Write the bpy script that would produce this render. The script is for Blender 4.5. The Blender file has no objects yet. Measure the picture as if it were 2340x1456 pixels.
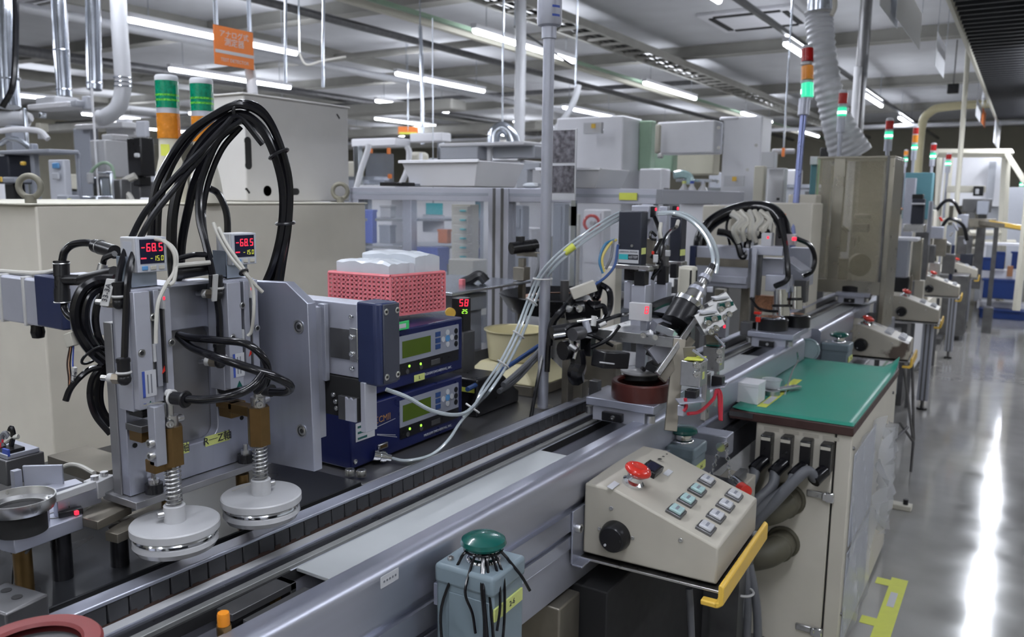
import bpy, bmesh, math, random
from mathutils import Vector, Matrix
random.seed(7)
scene = bpy.context.scene
col = scene.collection
# ---------------------------------------------------------------- camera
FPX, CX, CY, EYE = 1872.0, 1170.0, 728.0, 1.5
_Y = Vector((1180, 268, -FPX)).normalized()
_U = Vector((.0114, 1, (268 + .0114 * 1180) / FPX)).normalized()
_X = _Y.cross(_U).normalized()
RW = Matrix((_X, _Y, _U))            # camera axes -> world axes
cam_d = bpy.data.cameras.new('camera'); cam = bpy.data.objects.new('camera', cam_d); col.objects.link(cam)
cam.matrix_world = Matrix.Translation((0, 0, EYE)) @ RW.to_4x4()
cam_d.sensor_width = 36; cam_d.lens = 36 * FPX / 2340; cam_d.clip_start = .02; cam_d.clip_end = 200
cam_d.dof.use_dof = True; cam_d.dof.focus_distance = 1.5; cam_d.dof.aperture_fstop = 6.3
scene.camera = cam
# ---------------------------------------------------------------- world and exposure
world = bpy.data.worlds.new('world'); scene.world = world; world.use_nodes = True
world.node_tree.nodes['Background'].inputs[0].default_value = (.55, .62, .75, 1)
world.node_tree.nodes['Background'].inputs[1].default_value = .25
vs = scene.view_settings
vs.view_transform = 'Standard'; vs.look = 'None'; vs.exposure = 0.0; vs.gamma = 1.0; vs.use_curve_mapping = False
cy_ = scene.cycles
cy_.max_bounces = 6; cy_.diffuse_bounces = 3; cy_.glossy_bounces = 3; cy_.transmission_bounces = 3; cy_.transparent_max_bounces = 8
cy_.caustics_reflective = False; cy_.caustics_refractive = False; cy_.sample_clamp_indirect = 6.0
LAMP_WATTS = 47.0
TUBE_POWER = 22.0
TUBE_COLOUR = (.885, .92, 1.0)
# ---------------------------------------------------------------- where a sight line meets a plane of the room
EYEV = Vector((0, 0, EYE))
def ray(x, y): return RW @ Vector((x - CX, CY - y, -FPX))
def PZ(x, y, z): d = ray(x, y); return EYEV + d * ((z - EYE) / d.z)
def PX(x, y, X): d = ray(x, y); return EYEV + d * (X / d.x)
def PY(x, y, Y): d = ray(x, y); return EYEV + d * (Y / d.y)
def ZV(x, y, P):                      # height of a sight line above the ground point P
    d = ray(x, y); h = Vector((d.x, d.y)); p = Vector((P[0], P[1])); return EYE + d.z * p.length / h.length
# ---------------------------------------------------------------- materials
MATS = {}
def M(name, c, rough=.5, metal=0., var=.06, scale=30., bump=0., emit=None, es=1., trans=0., ior=1.45, alpha=1., coat=0., spec=.5, stretch=None, stain=None):
    if name in MATS: return MATS[name]
    m = bpy.data.materials.new(name); m.use_nodes = True; MATS[name] = m
    nt = m.node_tree; b = nt.nodes['Principled BSDF']; N = nt.nodes; L = nt.links
    b.inputs['Roughness'].default_value = rough; b.inputs['Metallic'].default_value = metal
    b.inputs['Base Color'].default_value = (*c, 1); b.inputs['Specular IOR Level'].default_value = spec
    b.inputs['IOR'].default_value = ior; b.inputs['Transmission Weight'].default_value = trans
    b.inputs['Alpha'].default_value = alpha; b.inputs['Coat Weight'].default_value = coat; b.inputs['Coat Roughness'].default_value = .08
    if emit:
        b.inputs['Emission Color'].default_value = (*emit, 1); b.inputs['Emission Strength'].default_value = es
    if var > 0 or bump > 0 or stain:
        tc = N.new('ShaderNodeTexCoord'); mp = N.new('ShaderNodeMapping'); L.new(tc.outputs['Object'], mp.inputs[0])
        if stretch: mp.inputs['Scale'].default_value = stretch
        nz = N.new('ShaderNodeTexNoise'); nz.inputs['Scale'].default_value = scale; nz.inputs['Detail'].default_value = 2
        L.new(mp.outputs[0], nz.inputs['Vector'])
        if var > 0:
            mr = N.new('ShaderNodeMapRange'); mr.inputs['To Min'].default_value = 1 - var * 1.6; mr.inputs['To Max'].default_value = 1 + var * 1.6
            L.new(nz.outputs['Fac'], mr.inputs['Value'])
            mx = N.new('ShaderNodeMix'); mx.data_type = 'RGBA'; mx.blend_type = 'MULTIPLY'; mx.inputs['Factor'].default_value = 1
            mx.inputs[6].default_value = (*c, 1); L.new(mr.outputs[0], mx.inputs[7]); out = mx.outputs[2]
            if stain:                                    # worn patches with a shape of their own
                n2 = N.new('ShaderNodeTexNoise'); n2.inputs['Scale'].default_value = stain[1]; n2.inputs['Detail'].default_value = 5
                L.new(tc.outputs['Object'], n2.inputs['Vector'])
                cr = N.new('ShaderNodeMapRange'); cr.inputs['From Min'].default_value = stain[2]; cr.inputs['From Max'].default_value = stain[2] + .06
                L.new(n2.outputs['Fac'], cr.inputs['Value'])
                m2 = N.new('ShaderNodeMix'); m2.data_type = 'RGBA'; L.new(cr.outputs[0], m2.inputs['Factor']); L.new(out, m2.inputs[6]); m2.inputs[7].default_value = (*stain[0], 1); out = m2.outputs[2]
            L.new(out, b.inputs['Base Color'])
            r2 = N.new('ShaderNodeMapRange'); r2.inputs['To Min'].default_value = max(.02, rough - .08); r2.inputs['To Max'].default_value = min(1, rough + .08)
            L.new(nz.outputs['Fac'], r2.inputs['Value']); L.new(r2.outputs[0], b.inputs['Roughness'])
        if bump > 0:
            bp = N.new('ShaderNodeBump'); bp.inputs['Strength'].default_value = bump; bp.inputs['Distance'].default_value = .002
            L.new(nz.outputs['Fac'], bp.inputs['Height']); L.new(bp.outputs[0], b.inputs['Normal'])
    return m
def G(name, c, alpha=.25, rough=.08):                    # thin clear sheet, see-through and glossy
    return M(name, c, rough=rough, var=0, alpha=alpha, spec=.5)
# ---------------------------------------------------------------- mesh building
def frame_of(d):
    d = Vector(d).normalized(); a = Vector((0, 0, 1)) if abs(d.z) < .9 else Vector((1, 0, 0))
    u = d.cross(a).normalized(); return u, d.cross(u).normalized(), d
def smooth_path(pts, k=6):
    P = [Vector(p) for p in pts]
    if len(P) < 3: return P
    Q = [P[0] * 2 - P[1]] + P + [P[-1] * 2 - P[-2]]; out = []
    for i in range(1, len(Q) - 2):
        a, b, c, d = Q[i - 1:i + 3]
        for j in range(k):
            t = j / k
            out.append(.5 * ((2 * b) + (c - a) * t + (2 * a - 5 * b + 4 * c - d) * t * t + (3 * b - a - 3 * c + d) * t ** 3))
    out.append(P[-1]); return out
class MB:
    def __init__(s): s.v = []; s.f = []; s.sm = []
    def add(s, v, f, smooth=False):
        o = len(s.v); s.v += [Vector(p) for p in v]; s.f += [tuple(i + o for i in q) for q in f]; s.sm += [smooth] * len(f); return s
    def box(s, lo, hi):
        (a, b, c), (d, e, f) = lo, hi
        a, d = min(a, d), max(a, d); b, e = min(b, e), max(b, e); c, f = min(c, f), max(c, f)
        return s.add([(a, b, c), (d, b, c), (d, e, c), (a, e, c), (a, b, f), (d, b, f), (d, e, f), (a, e, f)],
                     [(0, 3, 2, 1), (4, 5, 6, 7), (0, 1, 5, 4), (1, 2, 6, 5), (2, 3, 7, 6), (3, 0, 4, 7)])
    def cbox(s, c, sz, rz=0., rot=None):
        R = rot or Matrix.Rotation(rz, 3, 'Z'); c = Vector(c); h = Vector(sz) / 2; vs_ = []
        for z in (-1, 1):
            for x, y in ((-1, -1), (1, -1), (1, 1), (-1, 1)): vs_.append(c + R @ Vector((x * h.x, y * h.y, z * h.z)))
        return s.add(vs_, [(0, 3, 2, 1), (4, 5, 6, 7), (0, 1, 5, 4), (1, 2, 6, 5), (2, 3, 7, 6), (3, 0, 4, 7)])
    def cyl(s, p0, p1, r, r2=None, n=20, cap=True):
        p0, p1 = Vector(p0), Vector(p1); r2 = r if r2 is None else r2; u, w, d = frame_of(p1 - p0)
        A = [p0 + (u * math.cos(2 * math.pi * i / n) + w * math.sin(2 * math.pi * i / n)) * r for i in range(n)]
        B = [p1 + (u * math.cos(2 * math.pi * i / n) + w * math.sin(2 * math.pi * i / n)) * r2 for i in range(n)]
        s.add(A + B, [(i, i + n, (i + 1) % n + n, (i + 1) % n)[::-1] for i in range(n)], True)
        if cap:
            s.add(A, [tuple(range(n))]); s.add(B, [tuple(range(n))[::-1]])
        return s
    def tube(s, pts, r, n=8, k=6, smooth=True, r_end=None):
        P = smooth_path(pts, k) if smooth else [Vector(p) for p in pts]
        u, w, d = frame_of(P[1] - P[0]); rings = []; m = len(P)
        for i, p in enumerate(P):
            t = (P[min(i + 1, m - 1)] - P[max(i - 1, 0)]).normalized()
            u = (u - t * u.dot(t)); u = u.normalized() if u.length > 1e-6 else frame_of(t)[0]; w = t.cross(u)
            rr = r if r_end is None else r + (r_end - r) * i / (m - 1)
            rings.append([p + (u * math.cos(2 * math.pi * j / n) + w * math.sin(2 * math.pi * j / n)) * rr for j in range(n)])
        V = [p for q in rings for p in q]; Fc = []
        for i in range(m - 1):
            for j in range(n): Fc.append((i * n + j, i * n + (j + 1) % n, (i + 1) * n + (j + 1) % n, (i + 1) * n + j))
        s.add(V, Fc, True); s.add(rings[0], [tuple(range(n))[::-1]]); s.add(rings[-1], [tuple(range(n))]); return s
    def lathe(s, prof, c=(0, 0, 0), n=32, axis=(0, 0, 1), smooth=True):
        c = Vector(c); u, w, d = frame_of(axis); rings = []
        for (r, h) in prof:
            rings.append([c + d * h + (u * math.cos(2 * math.pi * i / n) + w * math.sin(2 * math.pi * i / n)) * max(r, 1e-5) for i in range(n)])
        V = [p for q in rings for p in q]; Fc = []
        for i in range(len(prof) - 1):
            for j in range(n): Fc.append((i * n + j, (i + 1) * n + j, (i + 1) * n + (j + 1) % n, i * n + (j + 1) % n)[::-1])
        s.add(V, Fc, smooth); return s
    def prism(s, poly, axis, a0, a1):
        def P(p, a): return {'X': (a, p[0], p[1]), 'Y': (p[0], a, p[1]), 'Z': (p[0], p[1], a)}[axis]
        n = len(poly); V = [P(p, a0) for p in poly] + [P(p, a1) for p in poly]
        return s.add(V, [tuple(range(n))[::-1], tuple(range(n, 2 * n))] + [(i, (i + 1) % n, (i + 1) % n + n, i + n) for i in range(n)])
    def quad(s, a, b, c, d): return s.add([a, b, c, d], [(0, 1, 2, 3)])
    def ball(s, c, r, n=12, sc=(1, 1, 1)):
        c = Vector(c); V = []; Fc = []
        for i in range(n // 2 + 1):
            t = math.pi * i / (n // 2)
            for j in range(n):
                p = 2 * math.pi * j / n; V.append(c + Vector((math.sin(t) * math.cos(p) * sc[0], math.sin(t) * math.sin(p) * sc[1], math.cos(t) * sc[2])) * r)
        for i in range(n // 2):
            for j in range(n): Fc.append((i * n + j, (i + 1) * n + j, (i + 1) * n + (j + 1) % n, i * n + (j + 1) % n))
        return s.add(V, Fc, True)
    def torus(s, c, R, r, axis=(0, 0, 1), n=24, k=10):
        c = Vector(c); u, w, d = frame_of(axis); V = []; Fc = []
        for i in range(n):
            a = 2 * math.pi * i / n; e = u * math.cos(a) + w * math.sin(a)
            for j in range(k):
                b = 2 * math.pi * j / k; V.append(c + e * (R + r * math.cos(b)) + d * (r * math.sin(b)))
        for i in range(n):
            for j in range(k): Fc.append((i * k + j, ((i + 1) % n) * k + j, ((i + 1) % n) * k + (j + 1) % k, i * k + (j + 1) % k))
        return s.add(V, Fc, True)
    def spring(s, p0, p1, R, r, turns, n=6):
        p0, p1 = Vector(p0), Vector(p1); u, w, d = frame_of(p1 - p0); L_ = (p1 - p0).length; pts = []
        for i in range(int(turns * 16) + 1):
            a = 2 * math.pi * i / 16; pts.append(p0 + d * (L_ * i / (turns * 16)) + (u * math.cos(a) + w * math.sin(a)) * R)
        return s.tube(pts, r, n=n, smooth=False)
    def build(s, name, m, parent=None, bev=0., world=True, seg=2):
        me = bpy.data.meshes.new(name); V = s.v
        if parent is not None and world:
            inv = parent.matrix_basis.inverted()
            if parent.parent: inv = (parent.parent.matrix_basis @ parent.matrix_basis).inverted()
            V = [inv @ p for p in V]
        me.from_pydata([tuple(p) for p in V], [], s.f); me.polygons.foreach_set('use_smooth', s.sm)
        bm = bmesh.new(); bm.from_mesh(me); bmesh.ops.recalc_face_normals(bm, faces=bm.faces); bm.to_mesh(me); bm.free()
        me.materials.append(MATS[m] if isinstance(m, str) else m); me.set_sharp_from_angle(angle=math.radians(38)); me.update()
        o = bpy.data.objects.new(name, me); col.objects.link(o)
        if parent is not None: o.parent = parent
        if bev > 0:
            b = o.modifiers.new('bevel', 'BEVEL'); b.width = bev; b.segments = seg; b.limit_method = 'ANGLE'; b.angle_limit = math.radians(40)
        return o
def tag(o, label, cat, group=None):
    o['label'] = label; o['category'] = cat
    if group: o['group'] = group
    return o
def thing(name, label, cat, loc=(0, 0, 0), rz=0., group=None):
    o = bpy.data.objects.new(name, None); o.empty_display_size = .05; col.objects.link(o)
    o.location = loc; o.rotation_euler = (0, 0, rz); o.matrix_basis = Matrix.Translation(loc) @ Matrix.Rotation(rz, 4, 'Z')
    return tag(o, label, cat, group)
def struct(o): o['kind'] = 'structure'; return o
def dup(root, loc, rz, label=None, group=None):
    r = root.copy(); col.objects.link(r); r.matrix_basis = Matrix.Translation(loc) @ Matrix.Rotation(rz, 4, 'Z')
    if label: r['label'] = label
    if group: r['group'] = group
    for ch in root.children:
        c = ch.copy(); col.objects.link(c); c.parent = r
        for g in ch.children:
            d = g.copy(); col.objects.link(d); d.parent = c
    return r
def text(name, s, size, origin, right, up, m, parent=None, align='CENTER', world=True, ext=.0004, sx=1.):
    cu = bpy.data.curves.new(name, 'FONT'); cu.body = s; cu.size = size; cu.align_x = align; cu.align_y = 'CENTER'; cu.extrude = ext; cu.resolution_u = 2
    o = bpy.data.objects.new(name, cu); col.objects.link(o)
    dg = bpy.context.evaluated_depsgraph_get(); me = bpy.data.meshes.new_from_object(o.evaluated_get(dg)); me.name = name
    bpy.data.objects.remove(o); bpy.data.curves.remove(cu)
    r = Vector(right).normalized(); u = Vector(up); u = (u - r * u.dot(r)).normalized(); n = r.cross(u)
    T = Matrix.Translation(origin) @ Matrix((r, u, n)).transposed().to_4x4() @ Matrix.Diagonal((sx, 1, 1, 1))
    if parent is not None and world:
        W = parent.matrix_basis if not parent.parent else parent.parent.matrix_basis @ parent.matrix_basis
        T = W.inverted() @ T
    me.transform(T); me.materials.clear(); me.materials.append(MATS[m])
    ob = bpy.data.objects.new(name, me); col.objects.link(ob)
    if parent is not None: ob.parent = parent
    return ob
def screw(mb, c, axis, r, h=None, n=12):
    """socket-head screw: head with a recessed hexagon"""
    h = h or r * .9; ax = Vector(axis).normalized(); c = Vector(c)
    mb.lathe([(0, 0), (r, 0), (r, h * .85), (r * .9, h), (r * .52, h), (r * .5, h * .45), (0, h * .45)], c, n, ax, smooth=False)
def px_box_y(mb, Y, x0, y0, x1, y1, depth):
    """box whose near face (towards -Y) fills a window seen at distance Y"""
    a, b = PY(x0, y0, Y), PY(x1, y1, Y); mb.box((a.x, Y, b.z), (b.x, Y + depth, a.z)); return a, b
def px_box_x(mb, X, x0, y0, x1, y1, depth):
    a, b = PX(x0, y0, X), PX(x1, y1, X); mb.box((X, a.y, b.z), (X - depth, b.y, a.z)); return a, b
SEG = {'0': 'abcdef', '1': 'bc', '2': 'abged', '3': 'abgcd', '4': 'fgbc', '5': 'afgcd', '6': 'afgedc', '7': 'abc', '8': 'abcdefg', '9': 'abcdfg', '-': 'g'}
def seven(name, s, h, origin, right, up, m, parent, slant=.10):
    r = Vector(right).normalized(); u = Vector(up).normalized(); o = Vector(origin); nrm = r.cross(u); w = h * .52; th = h * .12; mb = MB()
    adv = h * .72; W = sum(adv * (.30 if c == '.' else 1) for c in s); x = -W / 2
    def bar(x0, y0, x1, y1):
        P = [(x0, y0), (x1, y0), (x1, y1), (x0, y1)]; V = []
        for e in (0, .0005): V += [o + r * (px_ + py_ * slant) + u * py_ + nrm * e for px_, py_ in P]
        mb.add(V, [(3, 2, 1, 0), (4, 5, 6, 7), (0, 1, 5, 4), (1, 2, 6, 5), (2, 3, 7, 6), (3, 0, 4, 7)])
    for c in s:
        if c == '.': bar(x - adv * .12, -h / 2, x + th * .9 - adv * .12, -h / 2 + th); x += adv * .30; continue
        x0, x1 = x + (adv - w) / 2, x + (adv + w) / 2; t_ = h / 2; g = th * .35
        for q in SEG[c]:
            if q == 'a': bar(x0 + g, t_ - th, x1 - g, t_)
            if q == 'd': bar(x0 + g, -t_, x1 - g, -t_ + th)
            if q == 'g': bar(x0 + g, -th / 2, x1 - g, th / 2)
            if q == 'f': bar(x0, th * .3, x0 + th, t_ - g)
            if q == 'b': bar(x1 - th, th * .3, x1, t_ - g)
            if q == 'e': bar(x0, -t_ + g, x0 + th, -th * .3)
            if q == 'c': bar(x1 - th, -t_ + g, x1, -th * .3)
        x += adv
    return mb.build(name, m, parent)
# ---------------------------------------------------------------- palette
M('sheet_white', (.85, .87, .92), .5, var=.02)
M('floor_vinyl', (.30, .295, .285), .13, var=.10, scale=6, bump=.015, coat=.5)
M('ceiling_grey', (.62, .63, .66), .9, var=.08, scale=2)
M('ceiling_beam', (.33, .325, .30), .8, var=.1, scale=4)
M('wall_cream', (.44, .42, .34), .8, var=.06, scale=3)
M('beige_paint', (.60, .57, .495), .48, var=.05, scale=9)
M('beige_box', (.43, .405, .345), .42, var=.05, scale=14)
M('white_paint', (.74, .745, .785), .45, var=.04, scale=5)
M('cream_paint', (.55, .53, .45), .45, var=.05, scale=5)
M('aluminium', (.47, .49, .58), .40, .8, var=.06, scale=60, stretch=(1, .05, 1))
M('rail_alu', (.50, .52, .61), .36, .85, var=.04, scale=60, stretch=(1, .04, 1))
M('bed_steel', (.24, .24, .25), .34, .85, var=.25, scale=6)
M('deck_grey', (.40, .42, .43), .5, .1, var=.06, scale=10)
M('aluminium_v', (.46, .48, .57), .40, .8, var=.06, scale=60, stretch=(1, 1, .05))
M('anodised', (.42, .435, .50), .42, .6, var=.04, scale=40)
M('anodised_light', (.48, .495, .57), .42, .5, var=.03, scale=40)
M('steel', (.55, .55, .55), .3, 1., var=.1, scale=50)
M('steel_dark', (.16, .16, .165), .38, .8, var=.2, scale=14)
M('plate_grey', (.33, .33, .345), .38, .75, var=.1, scale=18)
M('steel_brown', (.23, .21, .175), .45, .8, var=.2, scale=18)
M('table_steel', (.035, .037, .042), .30, .5, var=.35, scale=5, bump=.05)
M('chrome', (.75, .76, .78), .12, 1., var=0)
M('galvanised', (.58, .62, .69), .22, 1., var=.15, scale=8)
M('white_duct', (.52, .53, .56), .45, .1, var=.05, scale=8)
M('black_plastic', (.010, .010, .012), .3, var=.1, scale=40)
M('black_rubber', (.006, .006, .008), .17, var=.1, scale=40)
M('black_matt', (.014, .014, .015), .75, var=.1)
M('navy', (.018, .026, .075), .38, var=.06, scale=30)
M('navy_grey', (.038, .042, .06), .42, var=.06, scale=30)
M('controller_blue', (.008, .013, .075), .3, var=.06, scale=20)
M('chain_black', (.035, .036, .04), .5, var=.25, scale=25)
M('rust', (.035, .017, .012), .8, var=.3, scale=60)
M('white_plastic', (.46, .465, .48), .42, var=.04, scale=30)
M('white_gloss', (.46, .465, .485), .2, var=.02, scale=30, coat=.5)
M('ivory', (.50, .48, .42), .4, var=.05)
M('nylon_white', (.48, .48, .475), .5, var=.04)
M('brass_brown', (.20, .125, .05), .36, .85, var=.1, scale=50)
M('pale_yellow', (.62, .57, .36), .42, var=.04, scale=10)
M('yellow_guard', (.72, .46, .07), .4, var=.05)
M('yellow_tape', (.62, .66, .10), .55, var=.05)
M('lime_label', (.60, .66, .22), .6, var=.03)
M('pink_plastic', (.78, .22, .25), .42, var=.04)
M('green_mat', (.030, .27, .195), .42, var=.08, scale=4)
M('teal_button', (.006, .09, .075), .22, var=.03, coat=.3)
M('grey_blue_paint', (.19, .245, .28), .38, var=.05, scale=12)
M('grey_panel', (.30, .32, .37), .45, var=.03)
M('red_plastic', (.62, .03, .018), .2, var=.03, coat=.4)
M('red_dull', (.19, .035, .035), .5, var=.15, scale=18)
M('lamp_red', (.42, .012, .01), .25, var=.02)
M('lamp_orange', (.75, .26, .02), .3, var=.02)
M('lamp_green', (.0, .33, .17), .25, var=.02)
M('lamp_green_lit', (.0, .4, .2), .25, var=0, emit=(.05, .9, .5), es=.8)
M('lamp_glow', (.8, 1, .9), .3, var=0, emit=(.75, 1, .88), es=2.2)
M('led_red', (.5, .01, .02), .4, var=0, emit=(1, .03, .07), es=1.4)
M('led_green', (.2, .6, .05), .4, var=0, emit=(.45, 1, .08), es=1.3)
M('digit_yellow', (.5, .5, .05), .4, var=0, emit=(.6, .62, .08), es=.55)
M('screen_navy', (.008, .01, .035), .15, var=0)
M('lcd_green', (.075, .12, .012), .25, var=.1, scale=14)
M('label_white', (.52, .53, .56), .5, var=.02)
M('label_grey', (.45, .47, .52), .5, var=.02)
M('membrane_grey', (.26, .275, .33), .45, var=.02)
M('ink', (.03, .03, .04), .6, var=0)
M('ink_blue', (.05, .09, .38), .5, var=0)
M('ink_grey', (.18, .19, .22), .6, var=0)
M('ink_gold', (.33, .17, .07), .4, var=0)
M('orange_sign', (.72, .20, .045), .55, var=.04)
M('paper', (.52, .54, .60), .6, var=.03)
M('grey_cable', (.12, .125, .138), .45, var=.05)
M('white_cable', (.46, .45, .41), .45, var=.03)
M('blue_cable', (.025, .065, .20), .4, var=.03)
M('red_cable', (.45, .02, .04), .4, var=.03)
M('olive_elbow', (.095, .088, .062), .55, var=.1)
M('clear_tube', (.55, .62, .66), .12, var=.05, trans=.25, coat=.5)
M('acrylic', (.60, .66, .78), .06, var=0, alpha=.13)
M('smoked_acrylic', (.50, .46, .34), .08, var=0, alpha=.36)
M('film', (.72, .74, .78), .2, var=0, alpha=.42)
M('bag_plastic', (.66, .70, .75), .22, var=.05, scale=25, bump=.4, alpha=.9)
M('blue_bin', (.06, .11, .50), .4, var=.04)
M('blue_bin_dark', (.01, .035, .16), .4, var=.04)
M('teal_paint', (.10, .24, .28), .5, var=.04)
M('cyan_paper', (.04, .42, .46), .5, var=.03)
M('green_paint', (.25, .36, .26), .5, var=.05)
M('green_bright', (.05, .55, .16), .45, var=.02)
M('photo_dark', (.11, .105, .12), .4, var=1.0, scale=55)
M('brown_ring', (.085, .022, .018), .35, var=.1)
M('copper', (.42, .21, .12), .4, .6, var=.4, scale=120)
M('cooling_fin', (.025, .026, .028), .5, .4, var=.1)
M('tray_dark', (.03, .031, .035), .6, .3, var=.1)
M('tube_glow', (1, 1, 1), .5, var=0, emit=TUBE_COLOUR, es=TUBE_POWER)
MATS['tube_glow'].cycles.emission_sampling = 'NONE'
def PD(x, y, d):                       # point on a sight line at viewing depth d
    return EYEV + ray(x, y) * (d / FPX)
# ================================================================ THE HALL
CEIL = 4.0
struct(MB().box((-30, -6, -.1), (6, 33, 0)).build('floor', 'floor_vinyl'))
struct(MB().box((-30, -6, CEIL), (6, 33, CEIL + .1)).build('ceiling', 'ceiling_grey'))
struct(MB().box((-30, 32.9, 0), (6, 33, CEIL)).build('wall_back', 'wall_cream'))
struct(MB().box((-30, -6, 0), (-29.9, 33, CEIL)).build('wall_left', 'wall_cream'))
struct(MB().box((5.9, -6, 0), (6, 33, CEIL)).build('wall_right', 'wall_cream'))
struct(MB().box((-30, -6, 0), (6, -5.9, CEIL)).build('wall_front', 'wall_cream'))
# ceiling girders across the hall and ceiling panel joints
for i, y in enumerate((3.1, 8.4, 13.7, 19.0, 24.3, 29.6)):
    g = MB(); g.box((-29.9, y - .07, CEIL - .17), (5.9, y + .07, CEIL)); g.box((-29.9, y - .12, CEIL - .19), (5.9, y + .12, CEIL - .17))
    struct(g.build('trim_%d' % (i + 1), 'ceiling_beam'))
for i, x in enumerate((-21.5, -16.1, -10.6)):
    struct(MB().box((x - .05, -5.9, CEIL - .14), (x + .05, 32.9, CEIL)).build('trim_%d' % (i + 7), 'ceiling_beam'))
# ---------------------------------------------------------------- fluorescent lights in rows
def make_light():
    t = thing('fluorescent_light', '', 'light', (0, 0, 3.4))
    b = MB(); b.prism([(-.03, .02), (.03, .02), (.045, .075), (-.045, .075)], 'Y', -1.27, 1.27); b.build('housing', 'white_paint', t, world=False)
    for s in (-1, 1):
        c = MB(); c.cyl((0, s * .02, 0), (0, s * 1.24, 0), .034, n=10); c.build('tube', 'tube_glow', t, world=False)
    for s in (-1, 1):
        MB().cyl((0, s * 1.0, .07), (0, s * 1.0, CEIL - 3.4), .006, n=6).build('hanger_rod', 'galvanised', t, world=False)
    ld = bpy.data.lights.new('fluorescent_lamp', 'AREA'); ld.shape = 'RECTANGLE'; ld.size = .068; ld.size_y = 2.46; ld.energy = LAMP_WATTS; ld.color = TUBE_COLOUR
    lo = bpy.data.objects.new('lamp', ld); col.objects.link(lo); lo.parent = t; lo.location = (0, 0, -.036)
    lu = bpy.data.lights.new('fluorescent_glow', 'AREA'); lu.shape = 'RECTANGLE'; lu.size = .06; lu.size_y = 2.46; lu.energy = LAMP_WATTS * .22; lu.color = TUBE_COLOUR
    lo = bpy.data.objects.new('upper_lamp', lu); col.objects.link(lo); lo.parent = t; lo.location = (0, 0, .078); lo.rotation_euler = (math.pi, 0, 0)
    return t
rows = [(-.06, (-4.5, .4, 9.3, 13.2, 18.1)), (-2.73, (-3.8, 1.3, 6.9, 12.0, 17.4, 22.7)), (-5.66, (-1.2, 4.3, 9.45, 14.5, 20.1, 25.6)),
        (-8.72, (1.9, 7.08, 11.7, 17.3, 22.9)), (-11.6, (4.3, 9.66, 14.5, 19.9)), (-14.3, (12.2, 17.55, 23.5)), (-17.6, (9.2, 14.5, 20.2)), (-20.3, (8.5, 13.4, 18.8, 24.5)), (-23.2, (11.0, 16.4, 21.8)), (2.7, (-2., 3.6, 9.2))]
L0 = None; k = 0
ordn = ['nearest', 'second', 'third', 'fourth', 'fifth', 'sixth']
rown = {-.06: 'over the right hand aisle', -2.73: 'over the stack lights row', -5.66: 'over the white press row', -8.72: 'behind the orange hanging sign',
        -11.6: 'over the far left machines', -14.3: 'over the distant left machines', -17.6: 'along the sixth row to the left', -20.3: 'along the seventh row to the left', -23.2: 'along the farthest left row', 2.7: 'outside the aisle to the right'}
for x, ys in rows:
    for i, y in enumerate(ys):
        lab = '%s white fluorescent strip light %s' % (ordn[i], rown[x])
        if L0 is None:
            L0 = make_light(); L0.matrix_basis = Matrix.Translation((x, y, 3.4)); L0['label'] = lab; L0['group'] = 'fluorescent strip lights'
        else: dup(L0, (x, y, 2.64 if x == -.06 and y > 2 else 3.4), 0, lab, 'fluorescent strip lights')
# ---------------------------------------------------------------- overhead trunking, pipes and trays
def overhead(name, label, cat, x, z, y0, y1, w, h, m):
    return tag(MB().box((x - w / 2, y0, z), (x + w / 2, y1, z + h)).build(name, m), label, cat)
t = thing('cable_ladder', 'dark overhead cable ladder running along beside the white strip lights', 'cable tray', (-5.2, 2, 3.62))
for s in (-1, 1): MB().box((-5.2 + s * .22 - .02, -2, 3.62), (-5.2 + s * .22 + .02, 32, 3.72)).build('side_rail', 'ceiling_beam', t)
for i in range(60): MB().box((-5.4, 3 + i * .42, 3.63), (-5.0, 3.05 + i * .42, 3.66)).build('rung', 'ceiling_beam', t)
for j, (dx, r) in enumerate(((-.12, .035), (-.03, .04), (.06, .03), (.13, .035))):
    MB().tube([(-5.2 + dx, -2 + i * 2, 3.69 + .015 * math.sin(i * 2.1 + j)) for i in range(18)], r, n=6, k=2).build('cable', 'black_rubber', t)
overhead('light_trunking', 'long cream overhead trunking beside the dark cable ladder', 'trunking', -6.12, 3.44, -4, 31, .07, .10, 'cream_paint')
overhead('green_conduit', 'pale green overhead conduit between trunking and ladder', 'conduit', -5.92, 3.46, -4, 31, .045, .045, 'green_paint')
overhead('ceiling_trunking', 'grey cable trunking under the ceiling along the right light row', 'trunking', -2.72, 3.50, 4, 31, .06, .05, 'steel_dark')
for i, (x, z, r, m) in enumerate(((-7.4, 3.6, .05, 'steel_dark'), (-9.9, 3.55, .06, 'white_duct'), (-12.6, 3.5, .08, 'steel_dark'), (-16.0, 3.62, .10, 'ceiling_beam'))):
    lab = ['thin dark pipe under the ceiling left of the cable ladder', 'white pipe under the ceiling behind the orange sign', 'thick dark pipe under the ceiling over the left machines', 'very thick dark pipe along the far left ceiling'][i]
    tag(MB().cyl((x, -4, z), (x, 31, z), r, n=10).build('ceiling_pipe', m), lab, 'pipe', 'pipes under the ceiling')
for i, (y, z, r, m, lab) in enumerate(((5.9, 3.80, .04, 'steel_dark', 'nearest dark cross pipe under the ceiling'), (11.0, 3.85, .06, 'ceiling_beam', 'second brown cross pipe under the ceiling'),
        (16.4, 3.8, .05, 'steel_dark', 'third dark cross pipe under the ceiling'), (22.0, 3.25, .05, 'white_duct', 'far white cross pipe under the ceiling'))):
    tag(MB().cyl((-29, y, z), (-5.5 if i < 3 else 2, y, z), r, n=10).build('cross_pipe', m), lab, 'pipe', 'cross pipes under the ceiling')
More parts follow.
